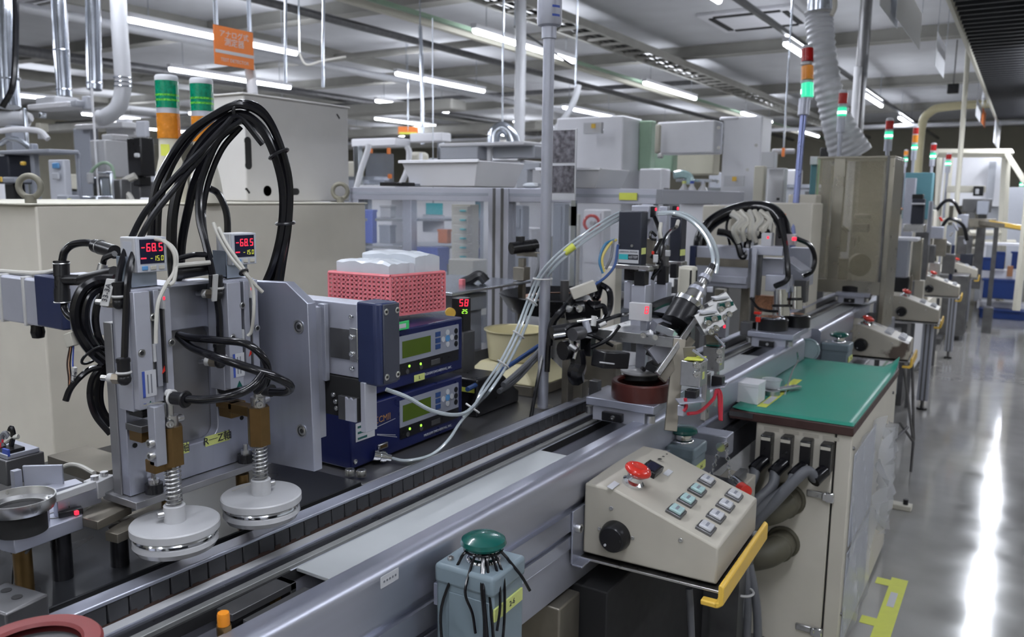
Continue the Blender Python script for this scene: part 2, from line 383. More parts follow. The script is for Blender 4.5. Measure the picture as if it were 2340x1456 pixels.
for i in range(3):      # dark bulky air ducts between the girders at the far left
    y = 13 + i * 4.9
    tag(MB().box((-26, y, 3.12), (-9.5 - (i % 3), y + .5, 3.32)).build('air_duct', 'ceiling_beam', bev=.03),
        '%s brown rectangular air duct hanging over the left machines' % ordn[i], 'duct', 'brown air ducts')
# air conditioner cassette in the ceiling
a, b = PZ(1590, 60, CEIL), PZ(1845, 20, CEIL)
t = thing('ceiling_air_conditioner', 'square white ceiling air conditioner panel with dark slots', 'air conditioner', (a.x, a.y, CEIL))
c0 = Vector((-4.0, 8.3, CEIL)); c0 = (PZ(1620, 40, CEIL) + PZ(1840, 40, CEIL)) / 2
MB().cbox((c0.x, c0.y, CEIL - .02), (1.3, 1.3, .05)).build('panel', 'white_paint', t, bev=.01)
for dx, dy, sx, sy in ((-.5, 0, .08, .9), (.5, 0, .08, .9), (0, -.5, .9, .08), (0, .5, .9, .08)):
    MB().cbox((c0.x + dx, c0.y + dy, CEIL - .05), (sx, sy, .02)).build('slot', 'black_matt', t)
# cable tray with open rungs above the aisle
tx0 = PZ(2230, 150, 2.75).x
t = thing('aisle_cable_tray', 'dark open rung cable tray with pale edge rails above the aisle', 'cable tray', (tx0, 3, 2.75))
for x in (tx0, tx0 + 1.05): MB().box((x - .012, 1.0, 2.72), (x + .012, 15.5, 2.81)).build('edge_rail', 'cream_paint', t)
for i in range(85): MB().box((tx0, 1.6 + i * .16, 2.75), (tx0 + 1.05, 1.635 + i * .16, 2.785)).build('rung', 'tray_dark', t)
for j in range(9): MB().box((tx0 + .06 + j * .115, 1, 2.80), (tx0 + .09 + j * .115, 15.5, 2.82)).build('long_bar', 'tray_dark', t)
for j in range(5): MB().tube([(tx0 + .15 + j * .17 + .03 * math.sin(i * 1.7 + j), 1 + i * 1.2, 2.86) for i in range(13)], .035, n=6, k=3).build('cable', 'black_rubber', t)
for y in (4.2, 7.4, 10.6, 13.8):
    for x in (tx0, tx0 + 1.05): MB().cyl((x, y, 2.8), (x, y, CEIL), .008, n=6).build('hanger_rod', 'galvanised', t)
# cream pipe dropping from the tray to the far machines
p = PD(2212, 100, 9.5); q = PD(2190, 470, 9.5)
tag(MB().cyl((p.x, p.y, p.z + .6), (q.x, q.y, .0), .028, n=10).build('drop_pipe', 'cream_paint'), 'thin cream vertical pipe dropping from the aisle cable tray', 'pipe')
p = PD(2105, 300, 14)
tag(MB().tube([(p.x + 2.2, p.y, p.z + .42), (p.x + .5, p.y, p.z + .4), (p.x + .1, p.y, p.z + .3), (p.x, p.y, p.z), (p.x, p.y, p.z - 1.0), (p.x, p.y, 0)], .07, n=10).build('bent_pipe', 'pale_yellow'), 'cream bent pipe rising behind the far stack lights', 'pipe')
# dark pipe and white tube beside the flexible duct
p = PD(1966, 200, 7.6)
tag(MB().cyl((p.x, p.y, 0), (p.x, p.y, CEIL), .052, n=12).build('dark_pipe', 'steel_dark'), 'dark vertical pipe behind the corrugated duct', 'pipe')
p = PD(1955, 240, 7.5)
tag(MB().cyl((p.x, p.y, 0), (p.x, p.y, PD(1955, 155, 7.5).z), .035, n=12).build('white_pipe', 'white_paint'), 'white vertical pipe with rounded top beside the dark pipe', 'pipe')
# ---------------------------------------------------------------- hanging signs and sheets
sp = PD(535, 105, 4.6)
t = thing('hanging_sign', 'orange hanging sign with white Japanese lettering on two chains', 'sign', tuple(sp))
a = PX(488, 56, sp.x); b = PX(581, 153, sp.x)
y0, y1 = a.y, b.y; z1, z0 = PX(488, 55, sp.x).z, PX(488, 145, sp.x).z
MB().box((sp.x - .008, y0, z0), (sp.x, y1, z1)).build('board', 'orange_sign', t, bev=.002)
MB().box((sp.x, y0 + .004, z0 + (z1 - z0) * .30), (sp.x + .002, y1 - .004, z0 + (z1 - z0) * .385)).build('white_stripe', 'label_white', t)
W_ = y1 - y0; cy = (y0 + y1) / 2
text('lettering', 'アナログ式', W_ * .15, (sp.x + .001, cy, z0 + (z1 - z0) * .80), (0, 1, 0), (0, 0, 1), 'label_white', t)
text('lettering', '測定器', W_ * .17, (sp.x + .001, cy, z0 + (z1 - z0) * .60), (0, 1, 0), (0, 0, 1), 'label_white', t)
text('lettering', 'TEST DETECTOR', W_ * .095, (sp.x + .001, cy, z0 + (z1 - z0) * .14), (0, 1, 0), (0, 0, 1), 'label_white', t)
for yy in (y0 + .02, y1 - .02): MB().cyl((sp.x - .004, yy, z1), (sp.x - .004, yy, CEIL), .012, n=8).build('chain', 'galvanised', t)
sheets = [(2056, -60, 2104, 80, 4.6, 'sheet_white', 'nearest white sheet hanging in a clear sleeve from the aisle tray'), (2016, -60, 2052, 48, 4.3, 'sheet_white', 'white sheet half cut off at the top edge left of the sleeved sheet'),
          (2143, 72, 2157, 172, 7.0, 'sheet_white', 'narrow white sheet hanging alone beyond the nearest one'), (2233, 225, 2240, 282, 11., 'sheet_white', 'small white sheet hanging beside the cream pipe'),
          (2246, 245, 2250, 298, 12., 'orange_sign', 'small red edged sheet hanging far down the aisle'), (2275, 270, 2282, 345, 12.5, 'sheet_white', 'farthest white sheet hanging before the cream frame')]
for x0, yy0, x1, yy1, d, m, lab in sheets:
    p = PD(x0, (yy0 + yy1) / 2, d); X0 = p.x
    a, b = PX(x0, yy0, X0), PX(x1, yy1, X0)
    th = thing('hanging_sheet', lab, 'notice', (X0, a.y, a.z), group='sheets hanging from the aisle tray')
    zb_ = PX(x0, yy1 - (28 if d < 5 else 12), X0).z
    MB().box((X0 - .003, a.y, zb_), (X0, b.y, a.z)).build('sheet', m, th)
    for yy in (a.y + .01, b.y - .01): MB().cyl((X0, yy, a.z), (X0, yy, CEIL), .003, n=5).build('cord', 'galvanised', th)
p = PD(2178, 203, 13)
th = thing('ceiling_speaker', 'small black loudspeaker under the far ceiling', 'speaker', (p.x, p.y, p.z))
MB().cbox(p, (.16, .12, .15)).build('body', 'black_plastic', th, bev=.01); MB().cyl(p, (p.x, p.y, CEIL), .01, n=6).build('bracket', 'steel_dark', th)
# ---------------------------------------------------------------- galvanised ducts at the upper left
def duct(name, lab, pts, r, m, rings=(), d=6.):
    t = thing(name, lab, 'duct', tuple(PD(*pts[-1], d)), group='ducts at the upper left')
    P = [PD(x, y, d) for x, y in pts]; MB().tube(P, r, n=16, k=8).build('pipe', m, t)
    for (x, y) in rings:
        c = PD(x, y, d); MB().torus(c, r * 1.02, r * .10, (0, 0, 1), 20, 6).build('seam_ring', 'galvanised', t)
    return t
duct('galvanised_duct', 'leftmost galvanised vertical duct at the picture edge', [(8, -60), (12, 80), (18, 200), (22, 245)], .075, 'galvanised', [(18, 180)])
duct('galvanised_duct', 'second galvanised duct ending above a grey curved hood', [(132, -60), (137, 60), (143, 160), (147, 222)], .052, 'galvanised', [(140, 115), (146, 205)])
duct('galvanised_duct', 'third galvanised duct ending in a white vertical rod', [(212, -60), (213, 60), (215, 140), (216, 205)], .052, 'galvanised', [(215, 190)])
duct('elbow_duct', 'galvanised duct curving left in a white corrugated elbow', [(268, -60), (273, 60), (279, 150), (281, 200), (270, 245), (240, 268), (225, 270)], .058, 'white_duct', [(280, 178), (281, 188), (281, 198)])
p = PD(6, 100, 5.9)
tag(MB().tube([PD(33, -40, 5.8), PD(36, 60, 5.8), PD(30, 190, 5.8), PD(5, 245, 5.8)], .022, n=8).build('black_hose', 'black_rubber'), 'thin black hose beside the leftmost duct', 'hose')
# ================================================================ THE LINE: TABLE, RAILS, TROUGH
SH = .024
def sx(X, Y): return X + SH * (Y - 1.4)
def rail(mb, prof, y0, y1):
    n = len(prof); V = [(sx(x, y0), y0, z) for x, z in prof] + [(sx(x, y1), y1, z) for x, z in prof]
    return mb.add(V, [tuple(range(n))[::-1], tuple(range(n, 2 * n))] + [(i, (i + 1) % n, (i + 1) % n + n, i + n) for i in range(n)])
def rrect(x0, z0, x1, z1): return [(x0, z0), (x1, z0), (x1, z1), (x0, z1)]
M('lip_grey', (.27, .275, .27), .4, .5, var=.1, scale=20)
# machine bed
t = thing('machine_bed', 'dark steel machine bed under the transfer head and the blue controllers', 'machine bed', (-1.6, 1.3, 0))
rail(MB(), rrect(-1.80, .86, -1.135, .90), -.6, 1.24).build('bed_plate', 'table_steel', t, bev=.002)
rail(MB(), rrect(-1.80, .86, -1.135, .893), 1.242, 2.96).build('bed_plate', 'bed_steel', t, bev=.002)
rail(MB(), rrect(-1.135, .86, -1.112, .888), -.6, 2.96).build('edge_bar', 'steel_brown', t, bev=.001)
rail(MB(), rrect(-1.75, .06, -1.15, .858), -.5, 2.92).build('bed_body', 'beige_paint', t)
for y in (-.4, 1.2, 2.8):
    for x in (-1.65, -1.25): MB().cyl((x, y, 0), (x, y, .06), .04, n=12).build('levelling_foot', 'steel_dark', t)
for x, y in ((800, 1086), (826, 1088)):
    p = PZ(x, y, .90); b = MB(); screw(b, p, (0, 0, 1), .011, .014); b.build('screw', 'steel', t)
# conveyor
t = thing('conveyor', 'long aluminium twin rail conveyor with a dark chain guide', 'conveyor', (-.95, 1.4, 0))
rail(MB(), rrect(-1.100, .903, -1.068, .910), -.6, 6.2).build('top_strip', 'aluminium', t, bev=.002)
rail(MB(), rrect(-1.108, .80, -1.080, .903), -.6, 6.2).build('guide_back', 'steel_dark', t)
for i in range(86):
    y = .40 + i * .0345; mb = MB(); rail(mb, rrect(-1.0795, .872, -1.0700, .9025), y, y + .0325); mb.build('chain_link', 'chain_black', t, bev=.0015, seg=1)
rb = MB(); n = 150
for i in range(n):
    y = .35 + i * .012; h = .002 + .007 * random.random() ** 1.5; rail(rb, rrect(-1.0702, .8705, -1.0694, .8705 + h), y, y + .0122)
o = rb.build('rust_line', 'rust', t); o['kind'] = 'stuff'
rail(MB(), rrect(-1.072, .845, -1.044, .8705), -.6, 6.2).build('wear_strip', 'white_plastic', t, bev=.002)
rail(MB(), rrect(-1.0435, .845, -1.0385, .8735), -.6, 6.2).build('groove_lip', 'aluminium', t)
rail(MB(), rrect(-1.0385, .845, -1.0150, .8700), -.6, 6.2).build('groove', 'black_plastic', t)
rail(MB(), rrect(-1.0150, .845, -1.0005, .8712), -.6, 6.2).build('groove_lip', 'lip_grey', t, bev=.001)
rail(MB(), rrect(-1.0005, .845, -.9955, .8640), -.6, 6.2).build('shadow_gap', 'black_matt', t)
rail(MB(), rrect(-1.08, .80, -1.004, .845), -.6, 6.2).build('inner_beam_top', 'steel_dark', t)
rail(MB(), rrect(-1.06, .70, -.997, .8645), .92, 6.2).build('inner_beam', 'anodised_light', t, bev=.001)
rail(MB(), rrect(-1.06, .70, -1.002, .8645), -.6, .92).build('inner_beam', 'anodised_light', t)
for y0, y1 in ((.93, 1.73), (2.32, 3.3), (3.75, 6.2)):
    rail(MB(), rrect(-.9955, .860, -.9165, .8665), y0, y1).build('deck_plate', 'deck_grey', t, bev=.0008); rail(MB(), rrect(-.9155, .858, -.868, .8650), y0 + .03, y1 + .02).build('deck_lip', 'anodised_light', t, bev=.0008)
rail(MB(), rrect(-.997, .700, -.868, .712), -.6, 6.2).build('trough_floor', 'black_matt', t)
# outer beam with rounded shoulder, T-slots below
pr = [(-.868, .70), (-.868, .900)] + [(-.845 + .020 * math.sin(a), .880 + .020 * math.cos(a)) for a in [math.radians(d) for d in range(0, 91, 15)]] + [(-.825, .808), (-.829, .806), (-.829, .800), (-.839, .800), (-.839, .786), (-.825, .786), (-.825, .742), (-.839, .742), (-.839, .728), (-.825, .728), (-.825, .70)]
def outer(y0, y1):
    b = MB(); n = len(pr); V = [(sx(x, y0), y0, z) for x, z in pr] + [(sx(x, y1), y1, z) for x, z in pr]
    b.add(V, [(i, (i + 1) % n, (i + 1) % n + n, i + n) for i in range(n)], False)
    for k in range(1, 10): b.sm[k] = True
    b.add(V[:n], [tuple(range(n))[::-1]]); b.add(V[n:], [tuple(range(n))]); return b
outer(-.6, 3.66).build('outer_beam', 'rail_alu', t)
outer(3.95, 4.70).build('outer_beam', 'rail_alu', t)
rail(MB(), rrect(-.92, .60, -.83, .695), -.6, 6.2).build('lower_beam', 'anodised', t, bev=.002)
for y in (-.3, 2.5, 5.6): 
    for x in (-1.03, -.87): MB().box((sx(x, y) - .03, y - .03, 0), (sx(x, y) + .03, y + .03, .70)).build('leg', 'anodised', t)
q = PX(900, 1284, -.826)
MB().cbox((sx(-.8255, q.y) + .0005, q.y, .876), (.0012, .045, .020)).build('sticker', 'label_white', t, bev=.0004)
for k in range(5): MB().cbox((sx(-.8245, q.y) + .0003, q.y - .014 + k * .007, .876), (.0006, .0035, .0035)).build('print_mark', 'ink_grey', t)
# dark support column and cabinet body below the line, seen under the panel shelf
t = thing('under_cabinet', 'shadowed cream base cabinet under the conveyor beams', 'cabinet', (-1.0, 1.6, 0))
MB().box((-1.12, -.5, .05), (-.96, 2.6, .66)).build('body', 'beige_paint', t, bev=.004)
MB().box((-.90, 1.62, .0), (-.74, 2.55, .60)).build('shade_filler', 'black_matt', t, bev=.004)  # black box added to stand in for the shade under the panel shelf
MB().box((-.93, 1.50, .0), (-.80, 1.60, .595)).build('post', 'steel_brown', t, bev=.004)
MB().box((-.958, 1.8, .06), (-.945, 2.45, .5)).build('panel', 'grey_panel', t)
t = thing('floor_hose', 'pale hose lying under the conveyor beside the grey push button box', 'hose', tuple(PZ(1300, 1440, .35)))
MB().tube([PZ(1205, 1418, .36), PZ(1245, 1420, .36), PZ(1290, 1432, .35), PZ(1330, 1450, .33), PZ(1380, 1480, .30)], .008, n=8).build('hose', 'white_cable', t)
# stopper devices in the trough
def at(p): return Vector(p)
t = thing('stopper_unit', 'dark stopper unit with a long window set in the conveyor trough', 'stopper', (-.95, .85, .712))
a = PX(525, 1390, -.955); b = PX(672, 1330, -.955)
y0, y1 = a.y, b.y; zt = b.z + .002
MB().box((-.985, y0, zt - .012), (-.950, y1, zt)).build('frame_top', 'steel_dark', t, bev=.001)
MB().box((-.985, y1 - .012, .712), (-.950, y1, zt)).build('frame_end', 'steel_dark', t, bev=.001)
MB().box((-.985, y0, .712), (-.970, y1, zt - .012)).build('frame_back', 'black_matt', t)
MB().box((-.968, y1 - .04, zt - .03), (-.955, y1 - .028, zt - .014)).build('sensor', 'brass_brown', t)
a = PX(575, 1405, -.915); b = PX(716, 1348, -.915)
MB().box((-.935, a.y, .80), (-.912, b.y, b.z)).build('bar', 'steel_dark', t, bev=.001)
MB().box((-.94, a.y, .712), (-.908, b.y, .80)).build('bar_base', 'black_matt', t)
def plunger(px_, py_, z, r, label, n):
    p = PZ(px_, py_, z) if n else PX(px_, py_, -.893); z = p.z; t = thing('plunger', label, 'plunger', (p.x, p.y, .712), group='orange capped plungers in the trough')
    MB().cyl((p.x, p.y, .712), (p.x, p.y, z - .03), r * .75, n=14).build('rod', 'steel_dark', t)
    MB().cyl((p.x, p.y, z - .034), (p.x, p.y, z - .018), r * 1.25, n=6).build('nut', 'brass_brown', t)
    MB().lathe([(0, 0), (r, 0), (r, .016), (r * .9, .019), (0, .019)], (p.x, p.y, z - .019), 18).build('cap', 'lamp_orange', t)
    return t
plunger(510, 1400, .80, .0085, 'orange capped plunger in the trough near the bottom of the picture', 0)
plunger(1294, 998, .86, .009, 'orange capped plunger before the first pallet station', 1)
plunger(1694, 806, .86, .012, 'orange capped plunger before the second pallet station', 2)
t = thing('trough_cylinder', 'black air cylinder lying in the trough at the bottom edge', 'cylinder', tuple(PZ(440, 1430, .76)))
a, b = PZ(395, 1452, .775), PZ(470, 1412, .775)
MB().cyl(a, b, .022, n=18).build('barrel', 'black_plastic', t); MB().cbox(PZ(370, 1450, .775), (.05, .03, .05)).build('end_block', 'steel_dark', t, bev=.002)
# ================================================================ OPERATION PANELS
def make_panel(name, label, s, loc, rz, buttons, worn=False, group=None, dy=1.):
    """sloped operation box on a shelf; local X towards the aisle, Y along the line"""
    w, d = .318 * s, .345 * s * dy
    t = thing(name, label, 'control box', loc, rz, group)
    prof = [(0, 0), (w, 0), (w, .085 * s), (.078 * s, .168 * s), (0.002, .170 * s)]
    prof = [(x, z + .012 * s) for x, z in prof]
    m = 'beige_box_worn' if worn else 'beige_box'
    MB().prism(prof, 'Y', 0, d).build('housing', m, t, bev=.005 * s, world=False)
    MB().box((-.03 * s, -.012 * s, .0), (w + .012 * s, d + .012 * s, .006 * s)).build('shelf', 'steel', t, bev=.001, world=False)
    g = MB(); gp = [(w + .004, -.024), (w + .012, -.026), (w + .024, -.016), (w + .024, .024), (w + .016, .030), (w + .012, .026), (w + .012, -.012), (w + .004, -.014)]
    g.prism([((x - w) * s + w, z * s) for x, z in gp], 'Y', -.03 * s, d + .03 * s); g.build('edge_guard', 'yellow_guard', t, bev=.003 * s, world=False)
    g = MB(); g.box((w - .025 * s, -.03 * s, -.026 * s), (w + .012 * s, -.008 * s, -.014 * s)); g.build('guard_return', 'yellow_guard', t, bev=.003 * s, world=False)
    # knob on the near side
    k = MB(); kc = Vector((.083 * s, 0, .072 * s)); k.lathe([(0, 0), (.036 * s, 0), (.036 * s, .004 * s), (.034 * s, .012 * s), (.031 * s, .026 * s), (.027 * s, .030 * s), (0, .031 * s)], kc, 28, (0, -1, 0))
    kn = k.build('knob', 'black_plastic', t, world=False)
    kd = MB().cyl((.070 * s, -.030 * s, .058 * s), (.070 * s, -.0335 * s, .058 * s), .003 * s, n=8).build('dot', 'label_white', None); kd.parent = kn
    for (x, z, r) in ((.042, .080, .004), (.124, .076, .004), (.070, .135, .005), (.235, .096, .005)):
        sc = MB(); screw(sc, (x * s, 0, z * s), (0, -1, 0), r * s, .003 * s); sc.build('screw', 'steel', t, world=False)
    # sloped face frame
    A = Vector((.078, 0, .180)) * s; B = Vector((.318, 0, .097)) * s; u = (B - A).normalized(); nrm = Vector((-u.z, 0, u.x)); L_ = (B - A).length
    def sp(fu, y): return A + u * (L_ * fu) + Vector((0, y * d, 0))
    # emergency stop
    c = sp(.06, .20)
    cr = MB(); cr.lathe([(.026 * s, 0), (.026 * s, .008 * s), (.022 * s, .011 * s), (.019 * s, .013 * s), (.019 * s, .024 * s)], c, 28, nrm); cr.build('button_ring', 'chrome', t, world=False)
    es = MB(); es.lathe([(.014 * s, .012 * s), (.016 * s, .022 * s), (.026 * s, .030 * s), (.0315 * s, .036 * s), (.0315 * s, .041 * s), (.028 * s, .046 * s), (.018 * s, .050 * s), (.015 * s, .0485 * s), (.0, .0485 * s)], c, 32, nrm); es.build('emergency_button', 'red_plastic', t, world=False)
    # display window
    R = Matrix((u, Vector((0, 1, 0)), nrm)).transposed()
    c = sp(.075, .52); b = MB(); b.cbox(c + nrm * .006 * s, (.040 * s, .062 * s * dy, .018 * s), rot=R); ds = b.build('counter_display', 'black_plastic', t, bev=.002 * s, world=False)
    b = MB(); b.cbox(c + nrm * .0152 * s, (.026 * s, .046 * s * dy, .0012 * s), rot=R); w2 = b.build('window', 'screen_navy', None); w2.parent = ds
    for (fu, y, sz) in ((-.05, .04, (.014, .055)), (-.10, .42, (.014, .055)), (.20, .64, (.014, .05))):
        b = MB(); b.cbox(sp(max(fu, .0), y) + nrm * .0006 * s + (u * (-.012 * s) if fu < 0 else u * 0), (sz[0] * s, sz[1] * s * .8, .0012 * s), rot=R); b.build('label_plate', 'label_white', t, world=False)
    # square push buttons
    names = ['label_white', 'label_white', 'label_grey']
    for r_, fu in enumerate((.53, .82)):
        for q_ in range(buttons):
            y = (.14 + q_ * .225) if buttons == 4 else (.30 + q_ * .22)
            c = sp(fu, y)
            b = MB(); b.cbox(c + nrm * .003 * s, (.038 * s, .046 * s * dy, .008 * s), rot=R); bz = b.build('push_button', 'steel_dark' if buttons == 4 else 'label_grey', t, bev=.002 * s, world=False)
            b = MB(); b.cbox(c + nrm * .0095 * s, (.029 * s, .035 * s * dy, .008 * s), rot=R)
            mm = 'button_aqua' if (r_ == 0 and q_ < 3 and buttons == 4) else 'button_clear'
            cp = b.build('cap', mm, None, bev=.0025 * s); cp.parent = bz
            b = MB(); b.cbox(c + nrm * .0137 * s, (.006 * s, .020 * s, .0006 * s), rot=R); cp = b.build('print', 'ink_grey', None); cp.parent = bz
    return t
M('button_clear', (.50, .51, .54), .22, var=.08, scale=60, coat=.3)
M('button_aqua', (.36, .52, .52), .22, var=.08, scale=60, coat=.3)
M('beige_box_worn', (.43, .405, .345), .42, var=.05, scale=14, stain=((.10, .075, .06), 6.0, .575))
P1 = make_panel('operation_console', 'large nearest cream operation panel with eight square buttons', 1.0, (-.815, 1.635, .662), .035, 4, group='cream operation panels')
for (x, y, sz) in ((1478, 1042, .012), (1490, 1036, .008), (1502, 1041, .006)):
    q_ = PY(x, y, 1.9); b = MB(); b.lathe([(0, .0), (sz * .5, 0), (sz * .3, .0008), (0, .0008)], (-.735, q_.y + (x - 1478) * .002, .8432), 7); b.build('paint_chip', 'black_matt', P1)
# bracket tying the near shelf to the beam
b = MB(); b.box((sx(-.8245, 1.6), 1.585, .66), (sx(-.820, 1.6), 1.67, .79)); b.box((sx(-.8245, 1.6), 1.585, .660), (-.79, 1.67, .664))
b.build('bracket', 'aluminium', P1, bev=.001)
b = MB(); q = PX(1297, 1190, -.818); screw(b, (sx(-.820, 1.6), 1.605, .745), (1, 0, 0), .011, .012); b.build('screw', 'steel', P1)
for (x, y, s_, wn, lab) in ((2074, 832, 1.32, True, 'cream operation panel with brown worn paint on its side, behind the green mat'),
                        (2143, 744, 1.32, False, 'third cream operation panel, on the first aluminium leg'),
                        (2190, 684, 1.32, False, 'fourth cream operation panel, joined to a second box'),
                        (2232, 639, 1.30, False, 'fifth cream operation panel along the aisle'),
                        (2269, 597, 1.25, False, 'farthest small cream operation panel by the cream frame')):
    s_ *= .765; p = PZ(x, y, .64); make_panel('operation_console', lab, s_, (p.x - .318 * s_, p.y, .645), .03, 3, wn, 'cream operation panels', .75)
# cables dropping under the nearest panel
t = thing('panel_cable', 'grey cable dropping from under the nearest operation panel', 'cable', (-.6, 1.7, 0))
MB().tube([PY(1575, 1345, 1.75), PY(1578, 1400, 1.75), PY(1580, 1470, 1.76), PY(1575, 1560, 1.8)], .008, n=10).build('cable', 'grey_cable', t)
t = thing('cable_bundle', 'bundle of grey cables tied below the nearest panel by the cabinet', 'cable', (-.55, 2.3, 0))
for j, (xs) in enumerate(((1685, 1672, 1640, 1620), (1690, 1692, 1690, 1680), (1702, 1706, 1708, 1704), (1712, 1722, 1730, 1732))):
    MB().tube([PY(x, y, 2.35 + .02 * j) for x, y in zip(xs, (1290, 1340, 1400, 1490))], .013, n=10).build('cable', 'grey_cable', t)
MB().torus(PY(1697, 1352, 2.36), .032, .004, (0, 0, 1), 16, 6).build('cable_tie', 'nylon_white', t)
# ================================================================ PUSH BUTTON BOXES
def make_button_box(label, loc, s, rz=.0, cords=False, tape=True):
    t = thing('push_button_box', label, 'button box', loc, rz, 'grey push button boxes with green mushrooms')
    w, d, h = .115 * s, .105 * s, .22 * s
    MB().box((-w / 2, -d / 2, -h), (w / 2, d / 2, -.024 * s)).build('box', 'grey_blue_paint', t, bev=.006 * s, world=False)
    MB().box((-w / 2 - .002 * s, -d / 2 - .003 * s, -.036 * s), (w / 2 + .003 * s, d / 2 + .002 * s, 0)).build('lid', 'grey_blue_paint', t, bev=.007 * s, world=False, seg=3)
    MB().box((-w / 2 + .028 * s, -d / 2 - .0025 * s, -h), (w / 2 - .006 * s, -d / 2, -.045 * s)).build('front_panel', 'grey_blue_paint', t, bev=.0015 * s, world=False)
    b = MB(); b.lathe([(.031 * s, 0), (.031 * s, .003 * s), (.029 * s, .006 * s), (.024 * s, .008 * s), (.024 * s, .020 * s), (.022 * s, .024 * s), (0, .024 * s)], (.006 * s, 0, 0), 28); b.build('button_ring', 'chrome', t, world=False)
    b = MB(); b.lathe([(.020 * s, .024 * s), (.037 * s, .026 * s), (.040 * s, .031 * s), (.038 * s, .038 * s), (.028 * s, .044 * s), (.012 * s, .047 * s), (0, .0475 * s)], (.006 * s, 0, 0), 32); b.build('mushroom_button', 'teal_button', t, world=False)
    b = MB(); screw(b, (-w / 2 + .016 * s, -d / 2 + .022 * s, 0), (0, 0, 1), .006 * s); b.build('screw', 'steel', t, world=False)
    if tape:
        MB().box((w / 2, -d / 2 + .002 * s, -.078 * s), (w / 2 + .0035 * s, d / 2 - .01 * s, -.056 * s)).build('tape', 'lime_label', t, world=False)
        MB().box((w / 2, -.005 * s, -.165 * s), (w / 2 + .0015 * s, .030 * s, -.145 * s)).build('name_plate', 'label_white', t, world=False)
        text('tape_text', '2-6', .014 * s, (w / 2 + .0037 * s, .006 * s, -.067 * s), (0, 1, 0), (0, 0, 1), 'ink', t, world=False)
    MB().box((-w / 2 - .012 * s, -d / 2 + .01, -.085 * s), (-w / 2, -d / 2 + .03, -.045 * s)).build('mount', 'aluminium', t, bev=.001, world=False)
    if cords:
        ring = [(.006 + .033 * math.cos(a), .033 * math.sin(a), .020) for a in [2 * math.pi * i / 16 for i in range(17)]]
        MB().tube(ring, .0022, n=6, k=2).build('cord', 'black_rubber', t, world=False)
        ends = [(-.036, -.066, -.07, -.040, -.067, -.24, 0), (.012, -.066, -.03, .03, -.062, -.10, 1), (.038, -.056, -.02, .046, -.062, -.14, 1), (.056, -.03, -.015, .066, -.052, -.09, 1), (.060, -.02, -.02, .068, -.045, -.15, 1), (.05, .01, .006, .088, .02, -.045, 2), (.045, -.06, -.03, .058, -.064, -.22, 1), (.05, -.05, -.03, .064, -.058, -.20, 1)]
        for (x0, y0_, z0, x1, y1_, z1, kk) in ends:
            a = math.atan2(y0_, x0 - .006)
            MB().tube([(.006 + .030 * math.cos(a), .030 * math.sin(a), .021), (.006 + .044 * math.cos(a), .044 * math.sin(a), .008), (x0, y0_, z0), ((x0 + x1) / 2 + .004, (y0_ + y1_) / 2, (z0 + z1) / 2), (x1, y1_, z1)], .0026, n=6).build('cord', 'black_rubber', t, world=False)
    return t
g = PZ(1115, 1290, .89)
make_button_box('nearest grey button box with black cords hanging from its green mushroom', (-.752, 1.115, .876), 1.0, .03, cords=True)
p = PZ(1557, 1008, .80)
make_button_box('grey button box behind the nearest operation panel beside a chain', (p.x, p.y, .80), 1.0, .0)
p = PZ(1914, 772, .86)
make_button_box('grey button box beyond the far edge of the green mat', (p.x, p.y, .84), 1.05, .0)
# grey button box with a round glass gauge facing the camera
c = PZ(1845, 800, .83)
t = thing('round_gauge', 'round glass dial on a short post at the mat edge', 'gauge', (c.x, c.y, .66))
M('gauge_glass', (.30, .38, .42), .12, var=.03, coat=.6)
MB().lathe([(0, 0), (.048, 0), (.052, .006), (.052, .03), (.046, .034), (.044, .030), (0, .030)], (c.x, c.y, c.z), 32, (.25, -.95, .2)).build('dial', 'gauge_glass', t)
MB().box((c.x - .02, c.y, .66), (c.x + .02, c.y + .03, c.z)).build('post', 'anodised', t, bev=.002)
# ================================================================ CABINET WITH GREEN MAT
CX0, CX1, CY0, CY1, CZ = -.790, -.402, 2.67, 3.72, .798
t = thing('control_cabinet', 'tall beige control cabinet with green mat top and four black plugs', 'cabinet', ((CX0 + CX1) / 2, (CY0 + CY1) / 2, 0))
MB().box((CX0 + .09, CY0, .02), (CX1 - .052, CY0 + .02, CZ - .03)).build('front_door', 'beige_paint', t, bev=.003)
MB().box((CX1 - .046, CY0 + .001, .02), (CX1, CY0 + .02, CZ - .03)).build('corner_post', 'beige_paint', t, bev=.003)
MB().box((CX1 - .012, CY0 + .021, .02), (CX1, CY1, CZ - .03)).build('side_panel', 'beige_paint', t, bev=.003)
MB().box((CX0 + .10, CY0 + .022, .02), (CX1 - .014, CY1 - .004, CZ - .04)).build('carcass', 'black_matt', t)
M('brown_board', (.055, .028, .025), .45, var=.15)
MB().box((CX0, CY0 - .012, CZ - .03), (CX1 + .004, CY1 + .01, CZ)).build('top_board', 'brown_board', t, bev=.003)
b = MB(); b.box((CX0 + .0, CY0 - .014, CZ - .02), (CX0 + .08, CY0 - .012, CZ - .004)); b.build('edge_strip', 'steel_dark', t)
